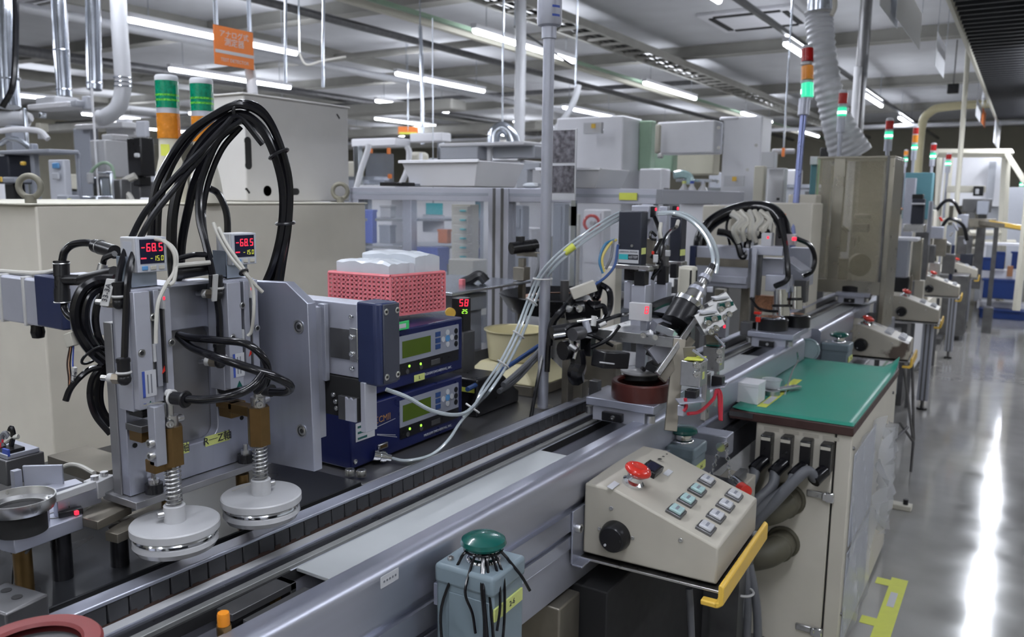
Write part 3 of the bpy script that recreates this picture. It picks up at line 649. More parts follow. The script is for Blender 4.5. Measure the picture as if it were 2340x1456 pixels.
for i in range(4):
    p = PY((1752, 1797, 1842, 1888)[i], (1022, 1028, 1036, 1045)[i], CY0 - .03); pl = MB(); pl.box((p.x - .017, CY0 - .05, p.z - .052), (p.x + .017, CY0, p.z + .045)); c_ = pl.build('plug', 'black_plastic', t, bev=.004)
    b = MB(); b.box((p.x - .015, CY0 - .052, p.z + .028), (p.x + .015, CY0 - .044, p.z + .038)); b.build('plug_label', 'ivory', c_)
    bx, by = ((1722, 1092), (1765, 1110), (1802, 1112), (1840, 1078))[i]
    s0 = Vector((p.x, CY0 - .045, p.z - .040)); e = [(1692, 1165), (1700, 1180), (1705, 1195), (1716, 1212)][i]
    pts = [s0, s0 + Vector((-.018, -.035, -.018)), PY(bx, by, CY0 - .11), PY((bx + e[0]) / 2 - 4, (by + e[1]) / 2, CY0 - .15), PY(e[0], e[1], CY0 - .16), PY(e[0] - 6, e[1] + 70, CY0 - .16)]
    MB().tube(pts, .0165, n=12).build('cable', 'grey_cable', c_)
    MB().tube([s0, s0 + Vector((-.012, -.025, -.012)), s0 + Vector((-.022, -.045, -.026))], .021, n=12).build('boot', 'black_rubber', c_)
    MB().box((p.x - .02, CY0 - .0015, CZ - .055), (p.x + .03, CY0, CZ - .043)).build('label_plate', 'beige_box', t)
for i, (x, y) in enumerate(((1803, 1140), (1790, 1238))):
    p = PY(x, y, CY0); e = MB(); e.tube([p, p + Vector((0, -.05, 0)), p + Vector((-.03, -.085, -.02)), p + Vector((-.09, -.095, -.045)), p + Vector((-.13, -.095, -.06))], .043, n=18)
    c_ = e.build('hose_elbow', 'olive_elbow', t)
    e = MB(); e.torus(p + Vector((-.004, -.055, -.002)), .043, .006, (.1, 1, 0)); e.torus(p + Vector((-.085, -.095, -.043)), .044, .006, (-1, 0, -.4)); e.torus(p + Vector((0, -.004, 0)), .047, .008, (0, 1, 0)); 
    for q_ in range(1): e.build('collar', 'olive_elbow', c_)
for i, (x, y) in enumerate(((1885, 1133), (1858, 1440))):
    p = PY(x, y, CY0); L_ = thing
    b = MB(); b.box((p.x - .055, CY0 - .010, p.z - .010), (p.x - .005, CY0, p.z + .012)); la = b.build('latch', 'steel', t, bev=.003)
    b = MB(); b.box((p.x + .002, CY0 - .014, p.z - .018), (p.x + .030, CY0, p.z + .016)); b.build('latch_keeper', 'chrome', la, bev=.004)
    b = MB(); b.box((p.x - .006, CY0 - .016, p.z - .013), (p.x + .006, CY0 - .006, p.z + .013)); b.build('latch_loop', 'chrome', la, bev=.002)
# documents in clear sleeves on the side
for k, (y0_, y1_, z0, z1) in enumerate(((CY0 + .06, CY0 + .50, .38, .69), (CY0 + .05, CY0 + .50, .05, .36))):
    MB().box((CX1 + .001, y0_, z0), (CX1 + .005, y1_, z1)).build('sleeve_sheet', 'paper', t)
    s_ = MB(); nx, nz = 10, 8; V = []; 
    for i in range(nx + 1):
        for j in range(nz + 1):
            V.append((CX1 + .010 + .006 * math.sin(i * 1.3 + j * .9 + k) + (.02 if i == nx else 0) * (j / nz), y0_ - .02 + (y1_ - y0_ + .05) * i / nx, z0 - .03 + (z1 - z0 + .06) * j / nz))
    s_.add(V, [(i * (nz + 1) + j, (i + 1) * (nz + 1) + j, (i + 1) * (nz + 1) + j + 1, i * (nz + 1) + j + 1) for i in range(nx) for j in range(nz)], True)
    s_.build('clear_sleeve', 'film', t)
for y in (CY0 + .03, CY1 - .12):
    for z in (.16, .72):
        b = MB(); screw(b, (CX1, y, z), (1, 0, 0), .006); b.build('screw', 'steel_dark', t)
# crumpled clear bag hanging behind the sleeves
b = MB(); random.seed(3); V = []; nx, nz = 9, 12
for i in range(nx + 1):
    for j in range(nz + 1):
        f = j / nz; wd = .05 + .09 * math.sin(f * 2.6 + .3)
        V.append((CX1 + .035 + .05 * math.sin(i * 1.9 + j * 1.1) * .5 + random.uniform(-.008, .008), CY0 + .62 + (i / nx - .5) * wd * 2.2, (.26 + .40 * f)))
b.add(V, [(i * (nz + 1) + j, (i + 1) * (nz + 1) + j, (i + 1) * (nz + 1) + j + 1, i * (nz + 1) + j + 1) for i in range(nx) for j in range(nz)], True)
tag(b.build('plastic_bag', 'film'), 'crumpled clear plastic bag hanging on the aisle side of the cabinet', 'bag')
# green mat with a lifted far corner
b = MB(); nx, ny = 14, 24; V = []
for i in range(nx + 1):
    for j in range(ny + 1):
        u_, v_ = i / nx, j / ny; x = CX0 + .008 + (CX1 - CX0 - .006) * u_; y = CY0 - .004 + (CY1 - CY0 - .0) * v_
        z = CZ + .003 + .05 * max(0, (u_ - .8) / .2) ** 2 * max(0, (v_ - .85) / .15) ** 2 + .006 * max(0, (.12 - u_) / .12)
        V.append((x, y, z))
b.add(V, [(i * (ny + 1) + j, (i + 1) * (ny + 1) + j, (i + 1) * (ny + 1) + j + 1, i * (ny + 1) + j + 1) for i in range(nx) for j in range(ny)], True)
mt = b.build('green_mat', 'green_mat'); so = mt.modifiers.new('solid', 'SOLIDIFY'); so.thickness = .003; so.offset = -1
tag(mt, 'smooth green rubber mat covering the cabinet top', 'mat')
MT = CZ + .0035
a = PZ(1740, 930, MT); b_ = PZ(1800, 885, MT)
t = thing('yellow_tape', 'strip of yellow tape with a white label across the green mat', 'tape', tuple(a))
d = (b_ - a).normalized(); n_ = Vector((-d.y, d.x, 0)) * .016
def strip(a, b, n_, z): m_ = MB(); m_.add([a + n_, b + n_, b - n_, a - n_, a + n_ + Vector((0, 0, z)), b + n_ + Vector((0, 0, z)), b - n_ + Vector((0, 0, z)), a - n_ + Vector((0, 0, z))], [(3, 2, 1, 0), (4, 5, 6, 7), (0, 1, 5, 4), (1, 2, 6, 5), (2, 3, 7, 6), (3, 0, 4, 7)]); return m_
strip(a, b_ + d * .16, n_, .0006).build('tape', 'yellow_tape', t)
strip(a + d * .05, a + d * .17, n_ * .7, .001).build('label', 'label_white', t)
# box, cup, gauge and wire on the mat
p0, p1, p2 = PZ(1663, 918, MT), PZ(1732, 923, MT), PZ(1744, 912, MT)
t = thing('white_box', 'small white cardboard box on the near corner of the green mat', 'box', (p0.x, p0.y, MT))
w_ = (p1 - p0).length; MB().box((p0.x, p0.y + .01, MT), (p0.x + w_, p0.y + .10, MT + .062)).build('carton', 'white_paint', t, bev=.002)
MB().box((p0.x - .001, p0.y + .009, MT + .058), (p0.x + w_ + .001, p0.y + .101, MT + .072)).build('lid', 'white_paint', t, bev=.002)
p = PZ(1757, 900, MT)
t = thing('plastic_cup', 'small translucent cup beside the white box', 'cup', (p.x, p.y + .03, MT))
MB().lathe([(0, .002), (.026, .002), (.033, .045), (.036, .047), (.036, .049), (.031, .047), (.024, .006), (0, .006)], (p.x, p.y + .03, MT), 24).build('cup', 'film', t)
p = PZ(1770, 903, MT)
t = thing('dial_caliper', 'metal measuring tool with dark jaws lying on the mat', 'tool', (p.x, p.y, MT))
MB().cbox((p.x + .012, p.y + .07, MT + .012), (.030, .16, .008), rz=-.5).build('beam', 'steel', t, bev=.001)
MB().cyl((p.x - .01, p.y, MT + .001), (p.x - .01, p.y, MT + .016), .028, n=20).build('dial', 'steel', t); MB().cbox((p.x - .03, p.y - .01, MT + .008), (.05, .02, .012), rz=.4).build('jaw', 'black_plastic', t, bev=.002)
t = thing('bent_wire', 'thin bent wire standing at the back of the mat', 'wire', tuple(PZ(1793, 905, MT)))
MB().tube([PZ(1793, 903, MT), PZ(1800, 880, MT + .01), PZ(1812, 845, MT + .03), PZ(1823, 825, MT + .05), PZ(1822, 805, MT + .09)], .003, n=6).build('wire', 'steel', t)
# small cream switch box with red lamp, chain and arm behind the near panel
p = PZ(1645, 1075, .70)
t = thing('arm_beam', 'square aluminium arm with a hanging chain behind the nearest panel', 'arm', (sx(-.82, 2.4), 2.45, .72))
a, b_ = PX(1575, 1000, -.80), PX(1672, 975, -.60)
MB().box((-.80, 2.33, .735), (PY(1662, 990, 2.33).x, 2.40, .80)).build('arm', 'anodised', t, bev=.003)
AX = PY(1655, 998, 2.33).x
MB().cyl((AX, 2.33, .775), (AX, 2.30, .775), .014, n=16).build('pivot_pin', 'chrome', t)
for s_ in (0, 1):
    for i in range(9 - s_ * 2):
        c = Vector((AX - .006 - .0035 * i + s_ * .020 + s_ * .006 * i, 2.312, .768 - .0135 * i)); ch = MB(); ch.torus(c, .0055, .0015, (1, 0, 0) if i % 2 else (0, 1, 0), 10, 5); ch.build('chain_link', 'chrome', t)
p = PZ(1680, 1090, .62)
t = thing('switch_box', 'cream junction box with a red capped lamp behind the nearest panel', 'box', (-.62, 2.42, .50))
MB().box((-.74, 2.38, .50), (PY(1703, 1100, 2.38).x, 2.50, .645)).build('box', 'beige_box', t, bev=.004)
c = PY(1685, 1112, 2.30)
MB().cyl(c + Vector((-.02, .03, 0)), c + Vector((.015, -.01, 0)), .020, n=20).build('lamp_collar', 'chrome', t); MB().cyl(c + Vector((.014, -.009, 0)), c + Vector((.034, -.03, 0)), .019, n=20).build('lamp_cap', 'red_plastic', t)
MB().box((c.x - .03, c.y + .02, c.z - .015), (c.x - .01, 2.43, c.z + .015)).build('lamp_arm', 'steel', t)
# yellow tape marking on the floor
fa = PZ(2030, 1456, 0); 
t = thing('floor_marking', 'yellow floor tape marking with a white label beside the cabinet', 'floor tape', tuple(PZ(2050, 1340, 0)))
x1 = PZ(2055, 1330, 0); 
xs = (-.332, -.272)
MB().box((xs[0], 2.3, .0005), (xs[1], PZ(2060, 1325, 0).y, .0015)).build('tape', 'yellow_tape', t)
yy = PZ(2030, 1325, 0).y
MB().box((CX1 + .02, yy - .06, .0005), (xs[0], yy, .0014)).build('tape', 'yellow_tape', t)
MB().box((CX1 + .02, yy - .42, .0005), (xs[0], yy - .36, .0014)).build('tape', 'yellow_tape', t)
MB().box((xs[0] + .015, yy - .24, .0015), (xs[1] - .02, yy - .11, .0022)).build('label', 'label_white', t)
p = PZ(2058, 1162, 0)
t = thing('floor_clamp', 'small white foot clamp lying on the floor beside the cabinet', 'clamp', tuple(p))
MB().box((p.x - .06, p.y - .03, 0), (p.x + .05, p.y + .03, .025)).build('base', 'cream_paint', t, bev=.004); MB().cyl((p.x + .02, p.y, .025), (p.x + .02, p.y, .05), .012, n=10).build('knob', 'black_plastic', t)
# ================================================================ TRANSFER HEAD
HX = -1.18
t = thing('pick_and_place_machine', 'aluminium pick and place head with two spring loaded white suction discs', 'machine head', (HX, .87, .90))
HEAD = t
# front plate with a rounded window (built as a ring of quads), backing plate behind it
def plate_with_window(X0, X1, y0, y1, z0, z1, wy0, wy1, wz0, wz1, r):
    inner = []
    for cy_0, cz_0, a0 in ((wy1 - r, wz1 - r, 0), (wy0 + r, wz1 - r, 90), (wy0 + r, wz0 + r, 180), (wy1 - r, wz0 + r, 270)):
        for d in range(0, 91, 15): a = math.radians(a0 + d); inner.append((cy_0 + r * math.cos(a), cz_0 + r * math.sin(a)))
    outer_ = []; cy0, cz0 = (wy0 + wy1) / 2, (wz0 + wz1) / 2
    n = len(inner)
    for i, (y, z) in enumerate(inner):
        k = i // 7; e = i % 7
        cor = [(y1, z1), (y0, z1), (y0, z0), (y1, z0)][k]
        if e == 3: outer_.append(cor)
        elif e < 3: outer_.append({0: (y1, z), 1: (y, z1), 2: (y0, z), 3: (y, z0)}[k])
        else: outer_.append({0: (y, z1), 1: (y0, z), 2: (y, z0), 3: (y1, z)}[k])
    b = MB(); V = []
    for X in (X0, X1): V += [(X, y, z) for y, z in inner] + [(X, y, z) for y, z in outer_]
    Fc = []
    for i in range(n):
        j = (i + 1) % n
        Fc += [(i, j, n + j, n + i), (2 * n + i, 3 * n + i, 3 * n + j, 2 * n + j), (i, 2 * n + i, 2 * n + j, j), (n + i, n + j, 3 * n + j, 3 * n + i)]
    return b.add(V, Fc)
plate_with_window(HX, HX - .020, .745, 1.0, 1.015, 1.349, .815, .918, 1.072, 1.272, .022).build('front_plate', 'aluminium_v', t, bev=.0015)
MB().box((HX - .020, .743, 1.0), (HX - .042, 1.0, 1.295)).build('back_plate', 'plate_grey', t, bev=.001)
MB().box((HX - .042, .80, 1.01), (HX - .075, 1.0, 1.20)).build('rib', 'steel_brown', t, bev=.001)
# foot flange under the plate
MB().box((HX + .030, .735, 1.002), (HX - .06, 1.01, 1.014)).build('foot_flange', 'plate_grey', t, bev=.001)
MB().prism([(-1.23, .742), (-1.13, .742), (-1.115, .80), (-1.14, .84), (-1.23, .84)], 'Z', .955, .968).build('stop_plate', 'steel_brown', t, bev=.001)
for y in (.80, .95): MB().cyl((-1.16, y, .90), (-1.16, y, .998), .012, n=14).build('support_post', 'brass_brown', t)
for (x, y) in ((352, 1108), (562, 1052)):
    p = PX(x, y, HX + .012); b = MB(); b.cyl((p.x, p.y, 1.014), (p.x, p.y, 1.030), .014, n=16); s_ = b.build('thumb_screw', 'black_plastic', t)
    b = MB(); b.cyl((p.x, p.y, 1.030), (p.x, p.y, 1.037), .009, n=12); b.cyl((p.x, p.y, 1.037), (p.x, p.y, 1.048), .004, n=8); b.build('stud', 'steel', s_)
for (x, y) in ((308, 1018), (552, 955)): p = PX(x, y, HX); MB().cyl((HX - .001, p.y, p.z), (HX + .0012, p.y, p.z), .004, n=12).build('hole', 'black_matt', t)
# yellow axis labels
p = PX(497, 1003, HX); MB().box((HX, p.y - .026, p.z - .008), (HX + .0008, p.y + .026, p.z + .010)).build('axis_label', 'lime_label', t)
text('axis_text', 'R─Z軸', .0185, (HX + .001, p.y, p.z + .001), (0, 1, 0), (0, 0, 1), 'ink', t)
p = PX(420, 1025, HX); MB().box((HX, p.y - .022, p.z - .009), (HX + .0008, p.y + .010, p.z + .009)).build('axis_label', 'lime_label', t)
text('axis_text', '軸', .0175, (HX + .001, p.y + .002, p.z), (0, 1, 0), (0, 0, 1), 'ink', t)
# cross plate (faces the camera) with a chamfered corner, carriage behind it
MB().prism([(-1.20, 1.005), (-1.030, 1.012), (-1.036, 1.312), (-1.088, 1.345), (-1.20, 1.341)], 'Y', 1.0, 1.020).build('cross_plate', 'aluminium_v', t, bev=.0012)
for (x, y) in ((683, 747), (690, 985)):
    p = PY(x, y, 1.0); b = MB(); b.lathe([(.012, 0), (.0125, .0015), (.0095, .0015)], (p.x, 1.0, p.z), 24, (0, -1, 0)); screw(b, (p.x, 1.003, p.z), (0, -1, 0), .0085, .004); sc_ = b.build('screw', 'steel', t); MB().cyl((p.x, 1.0, p.z), (p.x, .9992, p.z), .0046, n=6).build('hex_socket', 'black_matt', sc_); MB().lathe([(.0085, 0), (.0118, 0), (.0118, .0004), (.0085, .0004)], (p.x, .9998, p.z), 24, (0, -1, 0)).build('recess', 'steel_dark', sc_)
MB().box((-1.19, 1.021, 1.060), (-1.052, 1.054, 1.300)).build('carriage', 'anodised', t, bev=.001)
MB().box((-1.060, 1.048, 1.165), (-1.044, 1.058, 1.305)).build('carriage_clip', 'anodised', t, bev=.001)
# ---- two slide cylinders
def slide(y0, y1, nm):
    s_ = MB().box((HX + .0, y0, 1.162), (HX + .036, y1, 1.351)).build('slide_body', 'anodised_light', t, bev=.001)
    ym = y0 + (y1 - y0) * .42
    MB().box((HX + .036, y0 + .002, 1.166), (HX + .050, ym, 1.349)).build('slide_table', 'anodised_light', s_, bev=.001)
    MB().box((HX + .036, ym + .008, 1.196), (HX + .048, y1 - .022, 1.349)).build('slide_rail', 'anodised', s_, bev=.001)
    MB().box((HX + .036, y1 - .014, 1.182), (HX + .044, y1, 1.349)).build('slide_lip', 'anodised_light', s_, bev=.0005)
    for (dy, z) in ((.010, 1.255), (.033, 1.308), (.063, 1.264)):
        b = MB(); b.lathe([(.0062, 0), (.0062, .0012), (.0048, .0012)], (HX + .0495, y0 + dy, z), 18, (1, 0, 0)); screw(b, (HX + .048, y0 + dy, z), (1, 0, 0), .0046, .003); b.build('screw', 'steel', s_); MB().cyl((HX + .050, y0 + dy, z), (HX + .0515, y0 + dy, z), .0036, n=6).build('hex_socket', 'black_matt', s_)
    for (dy, z, led) in ((.0315, 1.252, False), (.052, 1.333, True)):
        sw = MB().box((HX + .040, y0 + dy - .0022, z - .014), (HX + .0515, y0 + dy + .0022, z + .014)).build('reed_switch', 'white_plastic', s_)
    for gy in (.0300, .0525): MB().box((HX + .030, y0 + gy - .0016, 1.20), (HX + .0485, y0 + gy + .0016, 1.348)).build('switch_groove', 'steel_dark', s_)
    MB().box((HX + .0505, y0 + .0505, 1.333), (HX + .0525, y0 + .0535, 1.338)).build('led', 'led_red', s_)
    MB().box((HX + .050, y0 + .008, 1.185), (HX + .0506, y0 + .032, 1.226)).build('name_plate', 'label_white', s_)
    MB().box((HX + .0506, y0 + .008, 1.185), (HX + .0510, y0 + .0125, 1.226)).build('blue_bar', 'ink_blue', s_)
    for k in range(2): MB().box((HX + .0506, y0 + .0165 + k * .006, 1.190), (HX + .0509, y0 + .0185 + k * .006, 1.220)).build('print_line', 'ink_grey', s_)
    b = MB(); b.prism([(y0 + .014, 1.167), (y0 + .026, 1.167), (y0 + .020, 1.178)], 'X', HX + .050, HX + .0507); b.build('warning_mark', 'teal_button', s_)
    b = MB(); b.prism([(y0 + .044, 1.216), (y0 + .050, 1.220), (y0 + .049, 1.229), (y0 + .046, 1.222)], 'X', HX + .048, HX + .0487); b.build('paint_mark', 'red_plastic', s_)
    MB().box((HX + .004, y0 + .012, 1.150), (HX + .040, y0 + .030, 1.162)).build('rod_end', 'black_plastic', s_, bev=.001)
    return s_
slide(.736, .804, 1); slide(.907, .979, 2)
# top cap of the front plate
MB().box((HX - .022, .80, 1.349), (HX + .03, .91, 1.353)).build('top_cap', 'aluminium', t)
# ---- spring shafts and discs
D1 = PZ(400, 1190, .985); D2 = PZ(597, 1128, .985)
def shaft_unit(D, y0, first):
    X, Y = D.x, D.y
    b = MB(); b.box((HX + .004, y0 + .005, 1.128), (HX + .045, y0 + .036, 1.139)); fl = b.build('lift_flange', 'steel_dark' if first else 'brass_brown', t, bev=.001)
    MB().box((HX + .008, y0 + .008, 1.111), (HX + .04, y0 + .032, 1.128)).build('flange_block', 'brass_brown', fl, bev=.001)
    if first:
        br = MB().box((X - .006, Y - .034, 1.085), (X + .012, Y - .016, 1.178)).build('bracket_plate', 'anodised', t, bev=.001)
        for z in (1.102, 1.122):
            s_ = MB(); screw(s_, (X + .004, Y - .034, z), (0, -1, 0), .0065, .008); s_.build('screw', 'steel', br)
        MB().cbox((X + .004, Y - .004, 1.181), (.004, .075, .003), rz=-.2).build('top_tab', 'chrome', br)
    else:
        MB().box((HX + .036, y0 + .005, 1.122), (X - .01, Y + .01, 1.139)).build('arm', 'brass_brown', t, bev=.001)
    hx = MB(); hx.cyl((X, Y, 1.078 if first else 1.0735), (X, Y, 1.140), .0195, n=6); hx.build('guide_block', 'brass_brown', t, bev=.001)
    if first: MB().box((X - .018, Y - .034, 1.072), (X + .006, Y - .004, 1.092)).build('guide_foot', 'brass_brown', t, bev=.001)
    cl = MB(); cl.cyl((X, Y, 1.140), (X, Y, 1.157), .0125, n=20); c_ = cl.build('clamp_collar', 'steel', t)
    for a in (-.6, 1.6):
        d = Vector((math.cos(a), math.sin(a), 0)); s_ = MB(); screw(s_, Vector((X, Y, 1.148)) + d * .011, d, .0062, .012); s_.build('screw', 'steel', c_)
    MB().cyl((X, Y, 1.0), (X, Y, 1.18), .0065, n=16).build('shaft', 'steel', t)
    MB().spring((X, Y, 1.012), (X, Y, 1.076), .0118, .0014, 9.5).build('spring', 'steel', t)
    R = .0675
    dk = MB(); dk.lathe([(0, .985), (R - .002, .985), (R, .983), (R, .972), (R - .002, .970), (0, .970)], (X, Y, 0), 48); d_ = dk.build('suction_disc', 'white_plastic', t)
    MB().lathe([(0, 1.012), (.0155, 1.012), (.0165, 1.011), (.0165, .985)], (X, Y, 0), 28).build('hub', 'white_plastic', d_)
    hs = MB(); dd = Vector((-.45, -.9, 0)).normalized() if first else Vector((.2, .98, 0)); screw(hs, Vector((X, Y, .999)) + dd * .0155, dd, .0055, .010); hs.build('hub_screw', 'steel', d_)
    MB().lathe([(R - .006, .970), (R - .004, .966), (R - .005, .962)], (X, Y, 0), 48).build('metal_ring', 'chrome', d_)
    MB().lathe([(R - .009, .963), (R - .0035, .960), (R - .0025, .953), (R - .008, .944), (R - .024, .940), (0, .939)], (X, Y, 0), 48).build('cup', 'white_gloss', d_)
    if not first: MB().prism([(X - .05, Y - .02), (X - .05, Y + .02), (X - .052, Y + .02), (X - .052, Y - .02)], 'Z', .985, .9856).build('flat', 'ivory', d_)
shaft_unit(D1, .736, True); shaft_unit(D2, .907, False)
# ---- digital pressure gauges
def gauge(y0, label, ce):
    g = thing('pressure_gauge', label, 'pressure gauge', (-1.165, y0 + .025, 1.353), group='digital pressure gauges on the head')
    MB().box((-1.19, y0, 1.375), (-1.153, y0 + .053, 1.430)).build('body', 'white_plastic', g, bev=.002)
    MB().box((-1.153, y0 + .0005, 1.3755), (-1.149, y0 + .0525, 1.4295)).build('bezel', 'label_grey', g, bev=.001)
    sc = MB().box((-1.149, y0 + .006, 1.389), (-1.1484, y0 + .0475, 1.4265)).build('screen', 'screen_navy', g)
    seven('reading', '-68.5', .0128, (-1.1484, y0 + .0265, 1.4140), (0, 1, 0), (0, 0, 1), 'led_red', g, .04)
    seven('set_value', '-15.0', .0078, (-1.1484, y0 + .0345, 1.3968), (0, 1, 0), (0, 0, 1), 'digit_yellow', g, .06)
    MB().box((-1.149, y0 + .007, 1.3965), (-1.1480, y0 + .016, 1.3985)).build('bar_mark', 'led_red', g)
    for i in range(3): MB().box((-1.149, y0 + .008 + i * .0145, 1.379), (-1.1475, y0 + .018 + i * .0145, 1.3855)).build('key', 'button_blue' if i == 0 else 'ivory', g, bev=.0008)
    MB().box((-1.182, y0 - .0006, 1.40), (-1.160, y0, 1.423)).build('spec_label', 'label_grey', g)
    b = MB(); b.box((-1.195, y0 - .004, 1.353), (-1.160, y0 + .040, 1.3555)); b.box((-1.162, y0 - .004, 1.353), (-1.1595, y0 + .040, 1.375)); b.box((-1.195, y0 - .004, 1.353), (-1.160, y0 - .002, 1.40)); b.build('bracket', 'bracket_blue', g)
    if ce: text('ce_mark', 'CE', .012, (-1.170, y0 - .0008, 1.388), (1, 0, 0), (0, 0, 1), 'ink_grey', g)
    return g
M('button_blue', (.10, .28, .55), .4, var=0); M('bracket_blue', (.32, .37, .45), .35, .6, var=.05)
gauge(.759, 'pressure gauge reading minus 68.5 on the left slide of the head', False)
gauge(.938, 'pressure gauge reading minus 68.5 on the right slide of the head', True)
# ================================================================ LINEAR ACTUATOR
t = thing('linear_actuator', 'long silver linear actuator with navy end caps behind the head', 'actuator', (-1.5, 1.09, .90))
MB().box((-1.885, 1.062, 1.176), (-.979, 1.108, 1.309)).build('body', 'anodised_light', t, bev=.002)
MB().box((-1.043, 1.059, 1.208), (-.988, 1.0622, 1.262)).build('dark_insert', 'steel_dark', t)
MB().box((-.995, 1.0575, 1.206), (-.976, 1.062, 1.266)).build('end_bracket', 'steel', t, bev=.001)
for z in (1.220, 1.250, 1.194, 1.286): 
    b = MB(); screw(b, (-.989, 1.0575, z), (0, -1, 0), .0048, .0035); b.build('screw', 'chrome', t)
ec = MB(); ec.prism([(-.980, 1.060), (-.935, 1.056), (-.925, 1.064), (-.925, 1.108), (-.980, 1.110)], 'Z', 1.168, 1.314); e_ = ec.build('end_cap', 'navy', t, bev=.004)
MB().box((-.926, 1.066, 1.172), (-.922, 1.108, 1.312)).build('end_face', 'navy_grey', e_, bev=.002)
for y in (1.0715, 1.101):
    for z in (1.184, 1.299):
        b = MB(); b.lathe([(.0058, 0), (.006, .001), (.0045, .001)], (-.922, y, z), 16, (1, 0, 0)); screw(b, (-.9225, y, z), (1, 0, 0), .0045, .002); b.build('screw', 'chrome', e_); MB().cyl((-.9215, y, z), (-.9200, y, z), .0026, n=6).build('hex_socket', 'black_matt', e_)
# left motor end
MB().prism([(-2.00, 1.050), (-1.885, 1.046), (-1.878, 1.056), (-1.878, 1.130), (-2.00, 1.130)], 'Z', 1.176, 1.300).build('motor_bracket', 'navy', t, bev=.004)
MB().box((-2.34, 1.058, 1.172), (-2.0, 1.125, 1.288)).build('motor', 'anodised_light', t, bev=.006)
for x in (-2.175, -2.065): 
    b = MB(); b.box((x - .006, 1.0555, 1.169), (x + .006, 1.128, 1.2905)); b.build('cable_tie', 'nylon_white', t, bev=.002)
MB().tube([(-2.34, 1.09, 1.292), (-2.2, 1.085, 1.293), (-2.02, 1.08, 1.300), (-1.93, 1.09, 1.318)], .006, n=8).build('motor_cable', 'white_cable', t)
MB().lathe([(0, 0), (.014, .004), (.017, .018), (.015, .03), (.015, .04)], (-2.065, 1.085, 1.132), 16).build('motor_plug', 'black_rubber', t)
MB().box((-1.74, 1.07, .90), (-1.66, 1.12, 1.176)).build('stand', 'steel_dark', t, bev=.002)
# black limit gear below the right end
MB().box((-1.06, 1.060, 1.100), (-.968, 1.095, 1.175)).build('lower_shell', 'black_matt', t, bev=.002)
MB().box((-1.02, 1.052, 1.098), (-.975, 1.066, 1.142)).build('steel_block', 'steel_dark', t, bev=.001)
MB().prism([(-.998, 1.100), (-.974, 1.100), (-.974, 1.143), (-.981, 1.139), (-.986, 1.143), (-.992, 1.139), (-.998, 1.143)], 'Y', 1.047, 1.051).build('notched_tab', 'anodised_light', t)
MB().box((-.968, 1.054, 1.082), (-.957, 1.085, 1.172)).build('side_tab', 'anodised_light', t, bev=.001)
for (x, z) in ((-1.035, 1.14), (-1.03, 1.128), (-1.028, 1.116), (-.985, 1.12)):
    b = MB(); screw(b, (x, 1.058, z), (0, -1, 0), .0045, .004); b.build('screw', 'steel', t)
# ================================================================ CABLES AND AIR LINES OF THE HEAD
def cable(name, label, pts, r, m, cat='cable', group='black cables of the head', n=8):
    """pts: (x, y, depth)"""
    return tag(MB().tube([PD(*p) for p in pts], r, n=n).build(name, m), label, cat, group)
loop = [
 ([(398, 660, 1.42), (392, 560, 1.42), (398, 470, 1.42), (425, 385, 1.42), (475, 310, 1.42), (540, 262, 1.43), (590, 285, 1.45), (625, 345, 1.47), (647, 430, 1.49), (645, 520, 1.51), (627, 600, 1.53), (605, 655, 1.54)], .0088, 'thickest black cable of the loop above the head'),
 ([(412, 660, 1.44), (415, 560, 1.44), (432, 470, 1.44), (450, 400, 1.44), (495, 320, 1.44), (548, 275, 1.45), (600, 300, 1.46), (632, 360, 1.48), (652, 430, 1.5), (650, 540, 1.52), (636, 610, 1.54), (622, 658, 1.55)], .0075, 'inner thick black cable of the loop above the head'),
 ([(345, 545, 1.40), (350, 450, 1.40), (375, 385, 1.40), (425, 310, 1.40), (490, 262, 1.41), (548, 240, 1.42), (605, 268, 1.45), (640, 335, 1.47), (659, 420, 1.49), (655, 520, 1.51), (640, 600, 1.53), (633, 658, 1.54)], .0065, 'outermost black cable of the loop, rising from the left gauge'),
 ([(360, 545, 1.43), (366, 460, 1.43), (395, 375, 1.43), (445, 305, 1.43), (505, 258, 1.43), (552, 234, 1.43), (600, 252, 1.46), (636, 315, 1.48), (662, 410, 1.5), (661, 510, 1.52), (648, 600, 1.55), (640, 655, 1.56)], .0055, 'slim black cable on top of the loop above the head'),
 ([(268, 655, 1.25), (278, 600, 1.26), (300, 545, 1.28), (335, 480, 1.30), (400, 405, 1.34), (460, 345, 1.38), (510, 292, 1.40), (545, 268, 1.42), (600, 330, 1.45)], .0052, 'thin black air line from the left elbow up into the loop'),
 ([(284, 832, 1.24), (287, 740, 1.24), (292, 640, 1.24), (305, 580, 1.26), (345, 500, 1.29), (400, 430, 1.33), (450, 370, 1.38), (500, 310, 1.40), (550, 275, 1.42)], .0052, 'thin black air line running straight down the left slide'),
 ([(503, 785, 1.38), (500, 710, 1.38), (488, 640, 1.38), (470, 560, 1.39), (455, 500, 1.40), (455, 440, 1.41), (468, 390, 1.42), (500, 320, 1.43), (545, 285, 1.44)], .0058, 'black air line dropping to the right slide'),
 ([(480, 590, 1.41), (468, 540, 1.41), (464, 480, 1.42), (478, 410, 1.43), (508, 340, 1.44), (550, 290, 1.45)], .0052, 'short black air line behind the one dropping to the right slide'),
 ([(520, 560, 1.48), (518, 490, 1.48), (500, 445, 1.48), (478, 430, 1.47)], .0060, 'short curved black cable behind the right gauge'),
]
for pts, r, lab in loop: cable('head_cable', lab, pts, r, 'black_rubber')
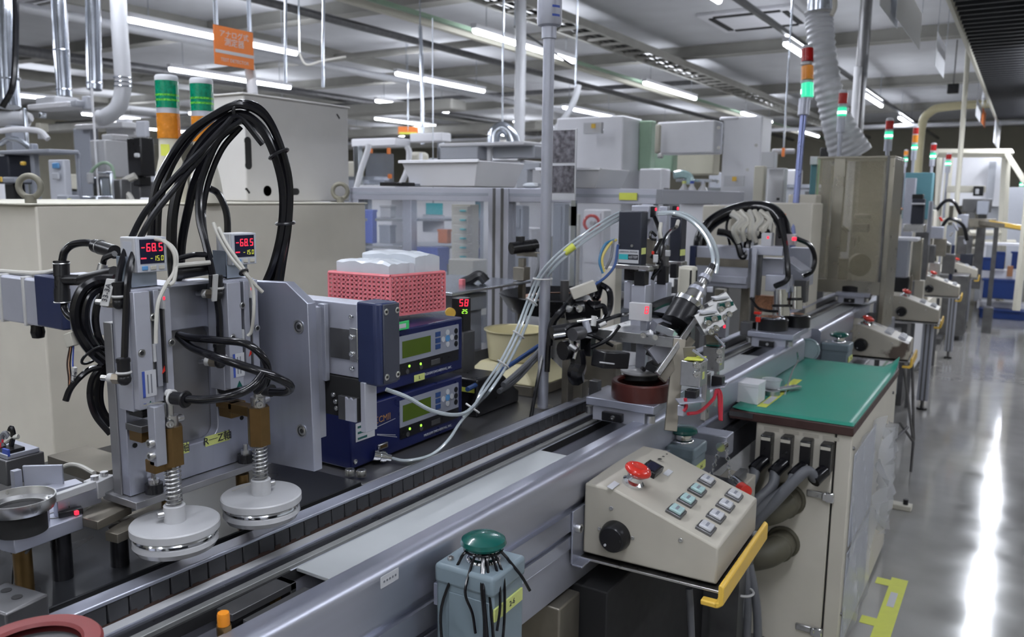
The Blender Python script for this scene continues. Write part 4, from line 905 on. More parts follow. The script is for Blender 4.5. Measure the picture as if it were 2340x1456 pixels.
for (x, y, d, R, ax, lab) in ((550, 256, 1.43, .018, (1, .15, -.1), 'black tie at the top of the cable loop'), (637, 352, 1.475, .018, (.45, .3, -1), 'black tie on the falling side of the cable loop'), (652, 510, 1.515, .016, (0, .1, -1), 'lower black tie on the cable loop')):
    c = PD(x, y, d); b = MB(); b.torus(c, R, .0030, ax, 24, 6); u_, w_, d_ = frame_of(ax); tag(b.build('cable_tie', 'black_plastic'), lab, 'cable tie', 'black cable ties on the loop')
mid = [
 ([(408, 765, 1.36), (440, 772, 1.33), (500, 778, 1.30), (560, 785, 1.28), (598, 812, 1.28), (612, 845, 1.29), (608, 875, 1.31), (590, 893, 1.33)], .0062, 'thick black tube curling out of the plate window over the right slide'),
 ([(408, 768, 1.36), (440, 795, 1.33), (500, 818, 1.28), (560, 838, 1.26), (625, 860, 1.26), (662, 880, 1.28), (655, 895, 1.30), (620, 896, 1.32)], .0068, 'thick black tube bulging to the right over the cross plate'),
 ([(425, 912, 1.24), (470, 914, 1.23), (530, 905, 1.22), (575, 885, 1.23), (604, 850, 1.26)], .0064, 'glossy black tube from the lower elbow of the left shaft'),
]
for pts, r, lab in mid: cable('air_tube', lab, pts, r, 'black_rubber', 'tube', 'black tubes before the plate', n=10)
lft = [
 ([(262, 638, 1.30), (225, 640, 1.30), (190, 660, 1.29), (172, 705, 1.29), (178, 755, 1.30), (205, 800, 1.31), (236, 828, 1.33)], .0080, 'thickest black cable looping left of the head'),
 ([(262, 650, 1.31), (235, 655, 1.31), (206, 675, 1.30), (194, 715, 1.30), (200, 760, 1.31), (220, 795, 1.32), (242, 820, 1.34)], .0070, 'middle black cable looping left of the head'),
 ([(262, 662, 1.32), (240, 668, 1.32), (224, 690, 1.32), (218, 730, 1.32), (225, 770, 1.33), (240, 800, 1.34)], .0060, 'inner black cable looping left of the head'),
 ([(240, 830, 1.34), (212, 862, 1.33), (205, 905, 1.33), (218, 950, 1.34), (252, 992, 1.35)], .0048, 'outer black cable of the lower left loops'),
 ([(243, 835, 1.35), (222, 870, 1.35), (218, 915, 1.35), (232, 950, 1.36), (254, 970, 1.37)], .0062, 'thick black cable of the lower left loops'),
 ([(247, 838, 1.36), (232, 872, 1.36), (230, 915, 1.36), (240, 945, 1.37), (256, 960, 1.38)], .0048, 'inner black cable of the lower left loops'),
 ([(232, 838, 1.33), (205, 845, 1.32), (180, 865, 1.31), (160, 890, 1.31), (150, 916, 1.31)], .0050, 'dark cable stub pointing down to the left'),
]
for pts, r, lab in lft: cable('loop_cable', lab, pts, r, 'black_rubber')
c = PD(213, 812, 1.315); tag(MB().torus(c, .020, .0022, (.7, .2, -.7), 20, 6).build('cable_tie', 'black_plastic'), 'black tie on the cables looping left of the head', 'cable tie', 'black cable ties on the loop')
# T fitting with its tubes, left of the gauge
t = thing('tee_fitting', 'large black push-in tee fitting with rings left of the gauge', 'fitting', tuple(PD(143, 690, 1.42)))
P = [PD(140, 597, 1.42), PD(143, 693, 1.42)]
b = MB(); b.cyl(P[0], P[0].lerp(P[1], .36), .0130, n=20); b.cyl(P[0].lerp(P[1], .34), P[0].lerp(P[1], .68), .0118, n=20); b.cyl(P[0].lerp(P[1], .66), P[1], .0130, n=20)
b.cyl(PD(143, 640, 1.42), PD(190, 640, 1.40), .0095, n=16); b.build('body', 'black_plastic', t)
for f in (.05, .97): MB().torus(P[0].lerp(P[1], f), .0132, .0012, (0, 0, 1), 20, 6).build('ring', 'steel', t)
MB().tube([PD(142, 597, 1.42), PD(148, 575, 1.42), PD(165, 560, 1.42), (PD(195, 555, 1.41)), PD(225, 560, 1.40)], .0065, n=10).build('tube', 'black_rubber', t)
b = MB(); b.cyl(PD(218, 562, 1.40), PD(262, 576, 1.36), .0115, n=18); b.build('connector', 'black_plastic', t)
MB().torus(PD(230, 565, 1.39), .0118, .0012, PD(262, 576, 1.36) - PD(218, 562, 1.40), 20, 6).build('ring', 'steel', t)
MB().tube([PD(146, 690, 1.42), PD(150, 712, 1.41), PD(165, 728, 1.38), PD(190, 735, 1.36)], .0060, n=10).build('tube', 'black_rubber', t)
MB().cyl(PD(188, 640, 1.40), PD(262, 622, 1.34), .010, n=16).build('manifold', 'black_plastic', t)
MB().cyl(PD(228, 632, 1.37), PD(236, 604, 1.37), .0075, n=12).build('nut', 'steel', t)
MB().tube([PD(236, 606, 1.37), PD(240, 590, 1.36), PD(262, 580, 1.34)], .005, n=8).build('tube', 'black_rubber', t)
# elbows on the left slide with white collars
def elbow(x, y, d, label):
    t = thing('air_elbow', label, 'fitting', tuple(PD(x, y, d)), group='air elbows on the slides')
    p = PD(x, y, d); q = p + Vector((0, 0, .026))
    b = MB(); b.cyl(q - Vector((0, 0, .022)), q + Vector((0, 0, .006)), .0095, n=16); b.ball(p, .0105, 12); b.build('body', 'black_plastic', t)
    MB().cyl(q, q + Vector((0, 0, .005)), .0105, n=16).build('rim', 'black_plastic', t)
    MB().torus(p + Vector((0, 0, .010)), .0098, .0022, (0, 0, 1), 20, 6).build('white_collar', 'nylon_white', t)
    s_ = p - PY(0, 0, 1) * 0; dv = Vector((-.9, -.35, 0)).normalized()
    MB().cyl(p, p + dv * .018, .0085, n=6).build('hex_nut', 'brass_steel', t); MB().cyl(p + dv * .018, p + dv * .026, .0075, n=14).build('white_washer', 'nylon_white', t); MB().cyl(p + dv * .026, p + dv * .038, .0045, n=10).build('stem', 'steel', t)
    return t
M('brass_steel', (.32, .28, .22), .35, .9, var=.05)
elbow(272, 692, 1.245, 'black air elbow at the top of the left slide')
elbow(284, 866, 1.235, 'black air elbow low on the left slide')
elbow(497, 672, 1.375, 'black air elbow between the two slides near the top')
elbow(503, 828, 1.370, 'black air elbow on the lower right slide')
t = thing('wire_tag', 'white wire tag marked 33-3A on the left elbow', 'tag', tuple(PD(240, 672, 1.24)))
a, b_ = PD(228, 698, 1.232), PD(243, 637, 1.232); rt = (PD(247, 700, 1.232) - a)
MB().add([a, a + rt, b_ + rt, b_, a + Vector((-.002, .003, 0)), a + rt + Vector((-.002, .003, 0)), b_ + rt + Vector((-.002, .003, 0)), b_ + Vector((-.002, .003, 0))], [(0, 1, 2, 3), (7, 6, 5, 4), (0, 4, 5, 1), (1, 5, 6, 2), (2, 6, 7, 3), (3, 7, 4, 0)]).build('tube', 'nylon_white', t)
text('tag_text', '33-3A', .0115, (a + b_ + rt) / 2 + Vector((.001, -.0015, 0)), b_ - a, rt * -1, 'ink', t)
t = thing('wire_tag', 'white wire tag hanging by the elbow between the slides', 'tag', tuple(PD(490, 660, 1.36)))
MB().cbox(PD(491, 658, 1.355), (.003, .009, .045), rot=Matrix.Rotation(.15, 3, 'Y')).build('tube', 'nylon_white', t); MB().cbox(PD(486, 642, 1.36), (.006, .012, .02)).build('clip', 'black_plastic', t, bev=.001)
# lower elbow with tab on the left shaft
t = thing('shaft_elbow', 'black elbow with white collar at the foot of the left slide', 'fitting', tuple(PD(400, 912, 1.25)))
MB().cyl(PD(385, 908, 1.255), PD(428, 914, 1.24), .0100, n=16).build('body', 'black_plastic', t); MB().torus(PD(424, 913, 1.241), .0112, .0025, PD(428, 914, 1.24) - PD(385, 908, 1.255), 20, 6).build('rim', 'black_plastic', t)
MB().torus(PD(394, 909, 1.252), .0105, .0022, PD(428, 914, 1.24) - PD(385, 908, 1.255), 20, 6).build('white_collar', 'nylon_white', t); MB().ball(PD(386, 899, 1.25), .007, 10).build('white_cap', 'nylon_white', t)
t = thing('shaft_elbow', 'black elbow at the foot of the right slide', 'fitting', tuple(PD(605, 890, 1.38)))
MB().cyl(PD(588, 888, 1.385), PD(622, 893, 1.37), .0105, n=16).build('body', 'black_plastic', t); MB().torus(PD(602, 890, 1.378), .0112, .0022, PD(622, 893, 1.37) - PD(588, 888, 1.385), 20, 6).build('white_collar', 'nylon_white', t)
# sensor leads
for pts, r, m, lab in (
   ([(345, 545, 1.28), (375, 552, 1.27), (398, 580, 1.27), (398, 620, 1.27), (380, 650, 1.25), (362, 690, 1.235), (357, 740, 1.23), (356, 785, 1.23)], .0030, 'white_cable', 'white sensor lead curving down the left slide'),
   ([(372, 548, 1.29), (395, 565, 1.29), (404, 590, 1.28), (398, 640, 1.26), (387, 652, 1.25)], .0028, 'white_cable', 'second white sensor lead behind the left gauge'),
   ([(488, 510, 1.37), (500, 540, 1.36), (530, 590, 1.35), (560, 625, 1.35), (580, 648, 1.36), (600, 668, 1.37)], .0032, 'white_cable', 'white lead crossing the right gauge'),
   ([(500, 520, 1.36), (520, 560, 1.35), (560, 620, 1.35), (578, 660, 1.36), (580, 710, 1.36), (575, 755, 1.37), (566, 768, 1.37)], .0028, 'white_cable', 'white lead running down the right slide'),
   ([(405, 592, 1.34), (440, 583, 1.36), (470, 582, 1.38)], .0045, 'black_rubber', 'short black tube between the two gauges'),
   ([(400, 608, 1.34), (440, 604, 1.36), (480, 600, 1.38)], .0040, 'white_cable', 'white tube between the two gauges')):
    cable('sensor_lead', lab, pts, r, m, 'cable', 'sensor leads of the head')
c = PD(557, 622, 1.35); tag(MB().torus(c, .0065, .0024, (1, 0, -1), 16, 6).build('cable_tie', 'black_plastic'), 'small black tie on the white leads of the right gauge', 'cable tie')
t = thing('coupling', 'black hose coupling lying between the two gauges', 'fitting', tuple(PD(440, 620, 1.37)))
MB().cyl(PD(408, 622, 1.36), PD(475, 612, 1.40), .0125, n=16).build('body', 'black_plastic', t); MB().cyl(PD(400, 622, 1.355), PD(412, 621, 1.36), .015, n=16).build('rim', 'black_plastic', t)
t = thing('wire_connector', 'white wire connector with coloured wires hanging left of the head', 'connector', tuple(PD(163, 770, 1.31)))
MB().cbox(PD(164, 776, 1.31), (.020, .012, .022), rot=Matrix.Rotation(-.3, 3, 'Y')).build('shell', 'ivory', t, bev=.001)
for j, (m, dx) in enumerate((('rust', -4), ('ink_blue', 4), ('black_rubber', 0), ('copper', -1))):
    MB().tube([PD(164 + dx, 790, 1.31), PD(160 + dx * 1.6, 830, 1.31), PD(162 + dx * 1.3, 865, 1.31), PD(157, 895, 1.31)], .0014, n=6).build('wire', m, t)
MB().cbox(PD(169, 862, 1.307), (.006, .005, .034), rot=Matrix.Rotation(.25, 3, 'Y')).build('wire_tag', 'nylon_white', t)
text('tag_text', '1-14', .010, PD(169, 862, 1.302), PD(174, 845, 1.302) - PD(164, 880, 1.302), PD(160, 858, 1.302) - PD(172, 864, 1.302), 'ink', t)
# ================================================================ LEFT FIXTURE (pick-up jig)
t = thing('pickup_jig', 'steel pick-up jig with a machined aluminium ring on black posts', 'jig', tuple(PZ(100, 1250, .90)))
JZ = 1.00
def jz(x, y, z=JZ): return PZ(x, y, z)
# base plate with chamfered end
pl = [jz(0, 1226), jz(32, 1234), jz(188, 1178), jz(188, 1168), jz(60, 1150), jz(-60, 1180)]
MB().prism([(p.x, p.y) for p in pl], 'Z', JZ - .022, JZ).build('base_plate', 'aluminium', t, bev=.001)
for (x, y) in ((33, 1208), (127, 1178)): p = jz(x, y); b = MB(); b.lathe([(.014, 0), (.0145, .0012), (.012, .0012), (.011, -.006), (0, -.006)], p, 24); b.build('counterbore', 'steel', t)
pl = [jz(178, 1175), jz(222, 1187), jz(300, 1150), jz(288, 1132), jz(240, 1120)]
MB().prism([(p.x, p.y) for p in pl], 'Z', JZ - .018, JZ - .004).build('end_plate', 'steel_brown', t, bev=.001)
pl = [jz(240, 1215, .975), jz(268, 1222, .975), jz(330, 1195, .975), jz(300, 1178, .975)]
MB().prism([(p.x, p.y) for p in pl], 'Z', .96, .975).build('foot_plate', 'steel_brown', t, bev=.001)
for (x0, y0_, r) in ((145, 1320, .0150), (275, 1290, .0140), (58, 1355, .013)):
    p = PZ(x0, y0_, .90); MB().cyl((p.x, p.y, .90), (p.x, p.y, .965 if r == .014 else JZ - .02), r, n=20).build('post', 'black_plastic' if r > .0135 else 'brass_brown', t)
# raised guide bars
a, b_ = jz(-20, 1200, 1.03), jz(112, 1150, 1.03); d = (b_ - a).normalized()
def bar(a, b, h, wdt, m, nm='guide_bar'):
    d = (b - a); d.z = 0; d.normalize(); n_ = Vector((-d.y, d.x, 0)) * wdt; z0 = Vector((0, 0, -h)); V = [a, b, b + n_, a + n_]
    return MB().add([p + z0 for p in V] + V, [(0, 3, 2, 1), (4, 5, 6, 7), (0, 1, 5, 4), (1, 2, 6, 5), (2, 3, 7, 6), (3, 0, 4, 7)]).build(nm, m, t, bev=.001)
bar(jz(-20, 1190, 1.03), jz(112, 1147, 1.03), .032, .012, 'aluminium')
bar(jz(130, 1140, 1.03), jz(230, 1108, 1.03), .030, .012, 'aluminium')
bar(jz(118, 1135, 1.045), jz(220, 1100, 1.045), .012, .010, 'white_plastic', 'guide_strip')
bar(jz(100, 1125, 1.02), jz(190, 1103, 1.02), .02, .030, 'anodised_light', 'slide_strip')
# aluminium ring
c = jz(45, 1140, 1.05)
MB().lathe([(.034, 0), (.044, 0), (.0475, .008), (.0475, .019), (.0455, .019), (.043, .008), (.038, .004), (.034, .004), (.034, 0)], (c.x, c.y, 1.034), 48).build('ring', 'steel', t)
MB().cyl((c.x, c.y, 1.0), (c.x, c.y, 1.034), .034, n=32).build('ring_core', 'black_matt', t)
# rear clamp block, plate and bracket
p = PZ(30, 1100, 1.0)
q0 = PZ(35, 1110, 1.0)
MB().box((q0.x - .16, q0.y - .01, 1.0), (q0.x - .005, q0.y + .055, 1.045)).build('clamp_block', 'steel_dark', t, bev=.002)
MB().box((q0.x - .15, q0.y - .005, 1.045), (q0.x - .01, q0.y + .05, 1.053)).build('clamp_plate', 'anodised', t, bev=.001)
MB().cbox(PZ(100, 1093, 1.03), (.005, .062, .045), rz=-.9).build('upright_plate', 'anodised', t, bev=.001)
MB().cbox(PZ(38, 1098, 1.03), (.012, .012, .035)).build('stop_pin', 'anodised', t)
MB().box((PZ(240, 1075, .98).x - .16, PZ(240, 1075, .98).y - .02, .96), (PZ(240, 1075, .98).x + .02, PZ(240, 1075, .98).y + .06, .985)).build('rear_plate', 'steel_brown', t, bev=.001)
# white sensor head block
c = PZ(228, 1100, 1.03)
w_ = MB().cbox((c.x, c.y, 1.022), (.028, .040, .028), rz=.3).build('sensor_block', 'white_plastic', t, bev=.001)
for dy in (-.01, .01): MB().cyl((c.x - dy * .3, c.y + dy, 1.036), (c.x - dy * .3, c.y + dy, 1.043), .0062, n=14).build('screw', 'steel', w_)
MB().tube([PZ(135, 1072, 1.0), PZ(160, 1062, 1.01), PZ(185, 1066, 1.01), PZ(215, 1082, 1.02)], .004, n=8).build('sensor_lead', 'white_cable', t)
# photo sensor with red light
c = jz(160, 1165, 1.008); MB().cbox((c.x, c.y, 1.004), (.014, .034, .010), rz=-.35).build('photo_sensor', 'black_plastic', t, bev=.001)
MB().cbox(jz(175, 1172, 1.006), (.005, .005, .006)).build('red_lamp', 'led_red', t)
for (x, y) in ((152, 1158), (168, 1152)): p = jz(x, y, 1.01); b = MB(); b.cyl((p.x, p.y, 1.009), (p.x, p.y, 1.019), .0065, n=14); b.build('thumb_nut', 'steel', t)
MB().tube([jz(148, 1170, 1.0), jz(130, 1190, .99), jz(95, 1225, .98), jz(62, 1258, .97), jz(55, 1275, .955)], .0030, n=8).build('sensor_lead', 'grey_cable', t)
MB().tube([jz(10, 1165, 1.02), jz(22, 1190, 1.0), jz(8, 1215, .99), jz(15, 1245, .975), jz(40, 1275, .955), jz(40, 1330, .92)], .0040, n=8).build('sensor_lead', 'black_rubber', t)
MB().tube([PZ(48, 1275, .95), PZ(42, 1305, .93), PZ(40, 1345, .91)], .009, n=10).build('lead_wrap', 'black_rubber', t)
# dark sensor cluster at the left edge
t = thing('sensor_cluster', 'small dark sensor with a ring of stubby cables at the left edge', 'sensor', tuple(PZ(25, 1035, 1.053)))
MB().cbox(PD(25, 1032, 1.42), (.036, .030, .016)).build('body', 'black_plastic', t, bev=.001); MB().cbox(PD(14, 1034, 1.40), (.018, .004, .012)).build('blue_label', 'ink_blue', t)
for (pts, m) in (([(8, 1020), (4, 1000), (12, 990), (20, 1002)], 'grey_cable'), ([(25, 1020), (30, 995), (26, 978), (22, 985)], 'black_rubber'), ([(12, 1010), (28, 1000), (42, 998)], 'white_cable'), ([(3, 1022), (5, 1012), (10, 1005)], 'red_cable')):
    MB().tube([PD(x, y, 1.42) for x, y in pts], .0045, n=8).build('cable', m, t)
# red ring and dark block at the lower left corner
c = PZ(72, 1492, .96)
t = thing('red_ring_fixture', 'dull red ring fixture cut by the lower left corner', 'fixture', (c.x, c.y, .90))
MB().lathe([(.054, 0), (.076, 0), (.077, .010), (.074, .014), (.056, .014), (.053, .010)], (c.x, c.y, .955), 48).build('ring', 'red_dull', t)
MB().cyl((c.x, c.y, .90), (c.x, c.y, .957), .054, n=32).build('core', 'steel_dark', t)
p = PZ(45, 1365, .95)
t = thing('drilled_block', 'grey drilled steel block above the red ring', 'block', (p.x, p.y, .90))
MB().cbox((p.x - .015, p.y - .01, .925), (.085, .062, .05), rz=.15).build('block', 'steel_dark', t, bev=.003)
for dx, dy in ((-.02, .01), (.012, .008), (-.005, -.02)): MB().cyl((p.x - .015 + dx, p.y - .01 + dy, .9502), (p.x - .015 + dx, p.y - .01 + dy, .9508), .007, n=14).build('hole', 'black_matt', t)
# ================================================================ helpers for machinery seen at a given viewing depth
def pb(mb, x0, y0, x1, y1, d, ratio=1., rz=0.):
    """box whose outline fills the window x0..x1, y0..y1 at depth d (ratio = width along X / along Y)"""
    w = (x1 - x0) * d / FPX; wy = w / (ratio * .848 + .53); wx = ratio * wy; h = (y1 - y0) * d / FPX
    c = PD((x0 + x1) / 2, (y0 + y1) / 2, d); mb.cbox(c, (wx, wy, h), rz=rz); return mb
def pbx(name, x0, y0, x1, y1, d, m, parent=None, ratio=1., bev=.002, rz=0.): return pb(MB(), x0, y0, x1, y1, d, ratio, rz).build(name, m, parent, bev=bev)
def pcyl(name, a, b, r, m, parent=None, n=16, r2=None): return MB().cyl(PD(*a), PD(*b), r, n=n, r2=r2).build(name, m, parent)
def ptube(name, pts, r, m, parent=None, n=8, k=6): return MB().tube([PD(*p) for p in pts], r, n=n, k=k).build(name, m, parent)
def pslab(name, a, b, wdt, thk, m, parent=None, up=(0, 0, 1), bev=.001):
    """slab along the line a-b; wdt across (perpendicular to up), thk along up"""
    A, B = PD(*a), PD(*b); d = (B - A); L_ = d.length; d.normalize(); u = Vector(up); u = (u - d * u.dot(d)).normalized(); w = u.cross(d)
    return MB().cbox((A + B) / 2, (L_, wdt, thk), rot=Matrix((d, w, u)).transposed()).build(name, m, parent, bev=bev)
def foot(x, y, d, z): p = PD(x, y, d); return (p.x, p.y, z)
# ================================================================ DISPENSER CONTROLLERS
def controller(z0, label):
    X, Y0, Y1, H_ = -1.21, 1.285, 1.705, .143
    t = thing('dispense_controller', label, 'controller', (X - .13, (Y0 + Y1) / 2, z0), group='navy dispensing controllers')
    MB().box((X - .27, Y0, z0 + .006), (X, Y1, z0 + H_)).build('case', 'controller_blue', t, bev=.004)
    for y in (Y0 + .03, Y1 - .03):
        for x in (X - .03, X - .24): MB().cyl((x, y, z0), (x, y, z0 + .007), .012, n=12).build('rubber_foot', 'black_rubber', t)
    y0 = Y0 + .165; w = Y1 - .02 - y0
    pn = MB().box((X, y0, z0 + .062), (X + .002, Y1 - .02, z0 + .127)).build('membrane', 'membrane_grey', t)
    MB().box((X + .002, y0 + .010, z0 + .074), (X + .0026, y0 + .118, z0 + .114)).build('lcd', 'lcd_green', pn)
    lw = MB().box((X, y0 + .0, z0 + .034), (X + .002, Y1 - .02, z0 + .0615)).build('switch_strip', 'black_plastic', t)
    for k in range(3): MB().box((X + .002, y0 + .137, z0 + .076 + k * .0155), (X + .0032, y0 + .157, z0 + .088 + k * .0155)).build('blue_key', 'blue_cable', pn)
    yc, zc = y0 + .187, z0 + .097
    for dy, dz, m in ((0, 0, 'button_blue'), (.018, 0, 'label_white'), (-.018, 0, 'label_white'), (0, .015, 'label_white'), (0, -.015, 'label_white')):
        MB().cyl((X + .002, yc + dy, zc + dz), (X + .0034, yc + dy, zc + dz), .0072 if dy or dz else .0088, n=16).build('pad_key', m, pn)
    for k in range(3): MB().cyl((X + .002, y0 + .223, z0 + .078 + k * .0165), (X + .0034, y0 + .223, z0 + .078 + k * .0165), .0072, n=14).build('black_key', 'black_plastic', pn)
    for (dy, dz) in ((.035, .052), (.078, .050)): MB().cyl((X + .002, y0 + dy, z0 + dz), (X + .0034, y0 + dy, z0 + dz), .0032, n=10).build('led', 'led_green', lw)
    for (dy, dz) in ((.028, .040), (.080, .042)): MB().cyl((X + .002, y0 + dy, z0 + dz), (X + .0030, y0 + dy, z0 + dz), .006, n=14).build('button', 'steel_dark', lw)
    MB().box((X + .002, y0 + .12, z0 + .039), (X + .0032, y0 + .155, z0 + .052)).build('socket', 'steel_dark', lw, bev=.0008)
    text('maker_text', 'MUSASHI ENGINEERING, INC.', .0088, (X + .0006, y0 + .150, z0 + .020), (0, 1, 0), (0, 0, 1), 'label_grey', t)
    # left half: stickers and sockets
    text('series_text', 'ΣCMⅡ', .021, (X + .0006, Y0 + .105, z0 + .098), (0, 1, 0), (0, 0, 1), 'ink_gold', t)
    for (a_, b_) in (((.05, .080), (.15, .088)), ((.085, .064), (.155, .042)), ((.085, .066), (.150, .048))):
        MB().add([(X + .0004, Y0 + a_[0], z0 + a_[1]), (X + .0004, Y0 + b_[0], z0 + b_[1]), (X + .0004, Y0 + b_[0], z0 + b_[1] + .0012), (X + .0004, Y0 + a_[0], z0 + a_[1] + .0012)], [(0, 1, 2, 3)]).build('stripe', 'label_white', t)
    dsub = MB().box((X, Y0 + .085, z0 + .028), (X + .006, Y0 + .118, z0 + .042)).build('dsub_socket', 'steel', t, bev=.002)
    MB().box((X + .006, Y0 + .091, z0 + .032), (X + .0066, Y0 + .112, z0 + .038)).build('dsub_insert', 'brass_brown', dsub)
    b = MB(); screw(b, (X, Y0 + .012, z0 + .022), (1, 0, 0), .0055, .003); b.build('screw', 'steel', t)
    return t
c1 = controller(.893, 'lower navy dispensing controller with green screen on the machine bed')
c2 = controller(1.046, 'upper navy dispensing controller with green screen, under the pink basket')
MB().box((-1.2098, 1.300, .958), (-1.2088, 1.362, 1.000)).build('sticker', 'label_white', c1)
for k in range(3): MB().box((-1.2089, 1.306, .988 - k * .013), (-1.2083, 1.352 - k * .008, .993 - k * .013)).build('print_line', 'teal_button', c1)
MB().box((-1.2098, 1.505, 1.055), (-1.2088, 1.545, 1.071)).build('name_tape', 'lime_label', c2); text('name_text', 'L', .012, (-1.2084, 1.525, 1.063), (0, 1, 0), (0, 0, 1), 'ink', c2)
# coupling on the lower controller
t = thing('tube_coupling', 'chrome screw coupling on the lower controller', 'fitting', (-1.20, 1.37, .915))
p = Vector((-1.205, 1.352, .916)); q = PZ(893, 1047, .905); dv = (q - p)
for f0, f1, r in ((0, .25, .0125), (.25, .4, .0105), (.4, .62, .0135), (.62, .72, .0115), (.72, 1., .0085)): MB().cyl(p + dv * f0, p + dv * f1, r, n=16).build('sleeve', 'chrome', t)
# air tubes to the pole and the motors
def tubes(name, label, pts, r, m, cat='tube', group='clear air tubes'):
    return tag(MB().tube(pts, r, n=8).build(name, m), label, cat, group)
POLE = PZ(1240, 938, .893)
jn = PZ(1085, 930, .94)
run = [(1110, 890, 2.02), (1150, 830, 2.16), (1185, 760, 2.24), (1212, 690, 2.28), (1235, 638, 2.27), (1270, 595, 2.24), (1320, 553, 2.26), (1380, 512, 2.32), (1425, 488, 2.40)]
up1 = [PD(*p) for p in run]; up2 = [PD(x + 9, y + 4, d + .01) for x, y, d in run]; up3 = [PD(x - 6, y - 5, d) for x, y, d in run]
tubes('air_tube', 'clear tube from the actuator fitting up to the pole', [PD(882, 890, 1.50), PD(930, 908, 1.52), PD(985, 938, 1.58), PD(1040, 948, 1.68), PD(1075, 935, 1.80)] + up1, .0040, 'clear_tube')
tubes('air_tube', 'clear tube from the lower controller up to the pole', [q, PZ(930, 1053, .905), PZ(985, 1040, .91), PZ(1025, 1005, .93), PZ(1052, 965, .95), jn] + up2, .0040, 'clear_tube')
tubes('air_tube', 'thin clear tube on the inside of the tied bundle', [PD(1060, 952, 1.78), PD(1085, 925, 1.9)] + up3, .0034, 'clear_tube')
for (x, y, d, lab) in ((1080, 933, 1.85, 'white tie where the two clear tubes meet'), (1185, 765, 2.24, 'white tie halfway up the clear tubes'), (1240, 637, 2.27, 'white tie fixing the clear tubes to the pole'), (1150, 832, 2.15, 'white tie low on the clear tubes'), (1215, 690, 2.28, 'small white tie just below the pole tie')):
    i = 0; b = MB(); b.torus(PD(x, y, d), .017 if x != 1240 else .026, .0026, (.35, .5, .8) if x != 1240 else (0, 0, 1), 20, 6); tag(b.build('cable_tie', 'nylon_white'), lab, 'cable tie', 'white ties on the clear tubes')
p = PD(1300, 570, 2.25); pcyl('tube_sleeve', (1290, 578, 2.25), (1312, 562, 2.25), .010, 'yellow_tape').parent = None
tag(bpy.data.objects['tube_sleeve'], 'yellow sleeve around the clear tubes right of the pole', 'sleeve')
for (pts, m, lab, r) in (([(1068, 890, 2.2), (1110, 868, 2.3), (1160, 838, 2.4), (1232, 790, 2.45)], 'blue_cable', 'blue cable passing behind the clear tubes', .007),
                        ([(1150, 880, 2.2), (1185, 850, 2.3), (1230, 805, 2.4), (1262, 760, 2.45)], 'grey_cable', 'dark grey cable beside the blue cable', .008),
                        ([(1140, 895, 2.2), (1180, 868, 2.3), (1232, 812, 2.4)], 'grey_cable', 'second dark grey cable beside the blue cable', .007),
                        ([(1212, 960, 2.25), (1222, 905, 2.28), (1232, 850, 2.3), (1248, 760, 2.32), (1255, 715, 2.33)], 'black_rubber', 'thin black cable rising behind the pole', .0055)):
    tag(ptube('floor_cable', pts, r, m), lab, 'cable', 'cables behind the pole')
# ---------------------------------------------------------------- notebook, basket with bags
ZT = 1.190
t = thing('notebook', 'white notebook with green edge on the upper controller', 'notebook', (-1.24, 1.36, ZT))
MB().box((-1.42, 1.30, ZT), (-1.203, 1.475, ZT + .012)).build('pages', 'label_white', t); MB().box((-1.2035, 1.30, ZT), (-1.200, 1.476, ZT + .019)).build('green_edge', 'green_bright', t)
for k in range(3): MB().box((-1.200, 1.345 + k * .042, ZT + .004), (-1.1994, 1.380 + k * .042, ZT + .014)).build('edge_label', 'label_white', t)
BZ = ZT + .016
F0 = PZ(893, 722, BZ); 
t = thing('plastic_basket', 'pink perforated plastic basket on the upper controller', 'basket', (F0.x, F0.y, BZ))
zt = ZV(893, 632, F0); Lp = PZ(752, 622, zt); Rp = PZ(1015, 622, zt); F1 = Vector((F0.x, F0.y, zt)); Bk = Lp + Rp - F1
def lattice(a, b, nm):
    d = (b - a); L_ = d.length; d.normalize(); n_ = Vector((-d.y, d.x, 0)) * .003; mb = MB(); h = zt - BZ
    def st(u0, u1, w0, w1):
        A = Vector((a.x, a.y, BZ)) + d * u0; B = Vector((a.x, a.y, BZ)) + d * u1; z0, z1 = Vector((0, 0, w0)), Vector((0, 0, w1)); V = [A + z0, B + z0, B + z1, A + z1]
        mb.add([p - n_ for p in V] + [p + n_ for p in V], [(3, 2, 1, 0), (4, 5, 6, 7), (0, 1, 5, 4), (1, 2, 6, 5), (2, 3, 7, 6), (3, 0, 4, 7)])
    nc = int(L_ / .0135); nr = 9
    for i in range(nc + 1): st(L_ * i / nc - .0028, L_ * i / nc + .0028, 0, h)
    for j in range(nr + 1): st(0, L_, h * j / nr - .0028, h * j / nr + .0028)
    return mb.build(nm, 'pink_plastic', t)
lattice(Lp, F1, 'wall'); lattice(F1, Rp, 'wall'); lattice(Rp, Bk, 'wall'); lattice(Bk, Lp, 'wall')
MB().add([Vector((p.x, p.y, BZ)) for p in (Lp, F1, Rp, Bk)] + [Vector((p.x, p.y, BZ + .004)) for p in (Lp, F1, Rp, Bk)], [(3, 2, 1, 0), (4, 5, 6, 7), (0, 1, 5, 4), (1, 2, 6, 5), (2, 3, 7, 6), (3, 0, 4, 7)]).build('bottom', 'pink_plastic', t)
b = MB()
for a_, c_ in ((Lp, F1), (F1, Rp), (Rp, Bk), (Bk, Lp)): b.tube([a_, c_], .005, n=6, smooth=False)
b.build('rim', 'pink_plastic', t)
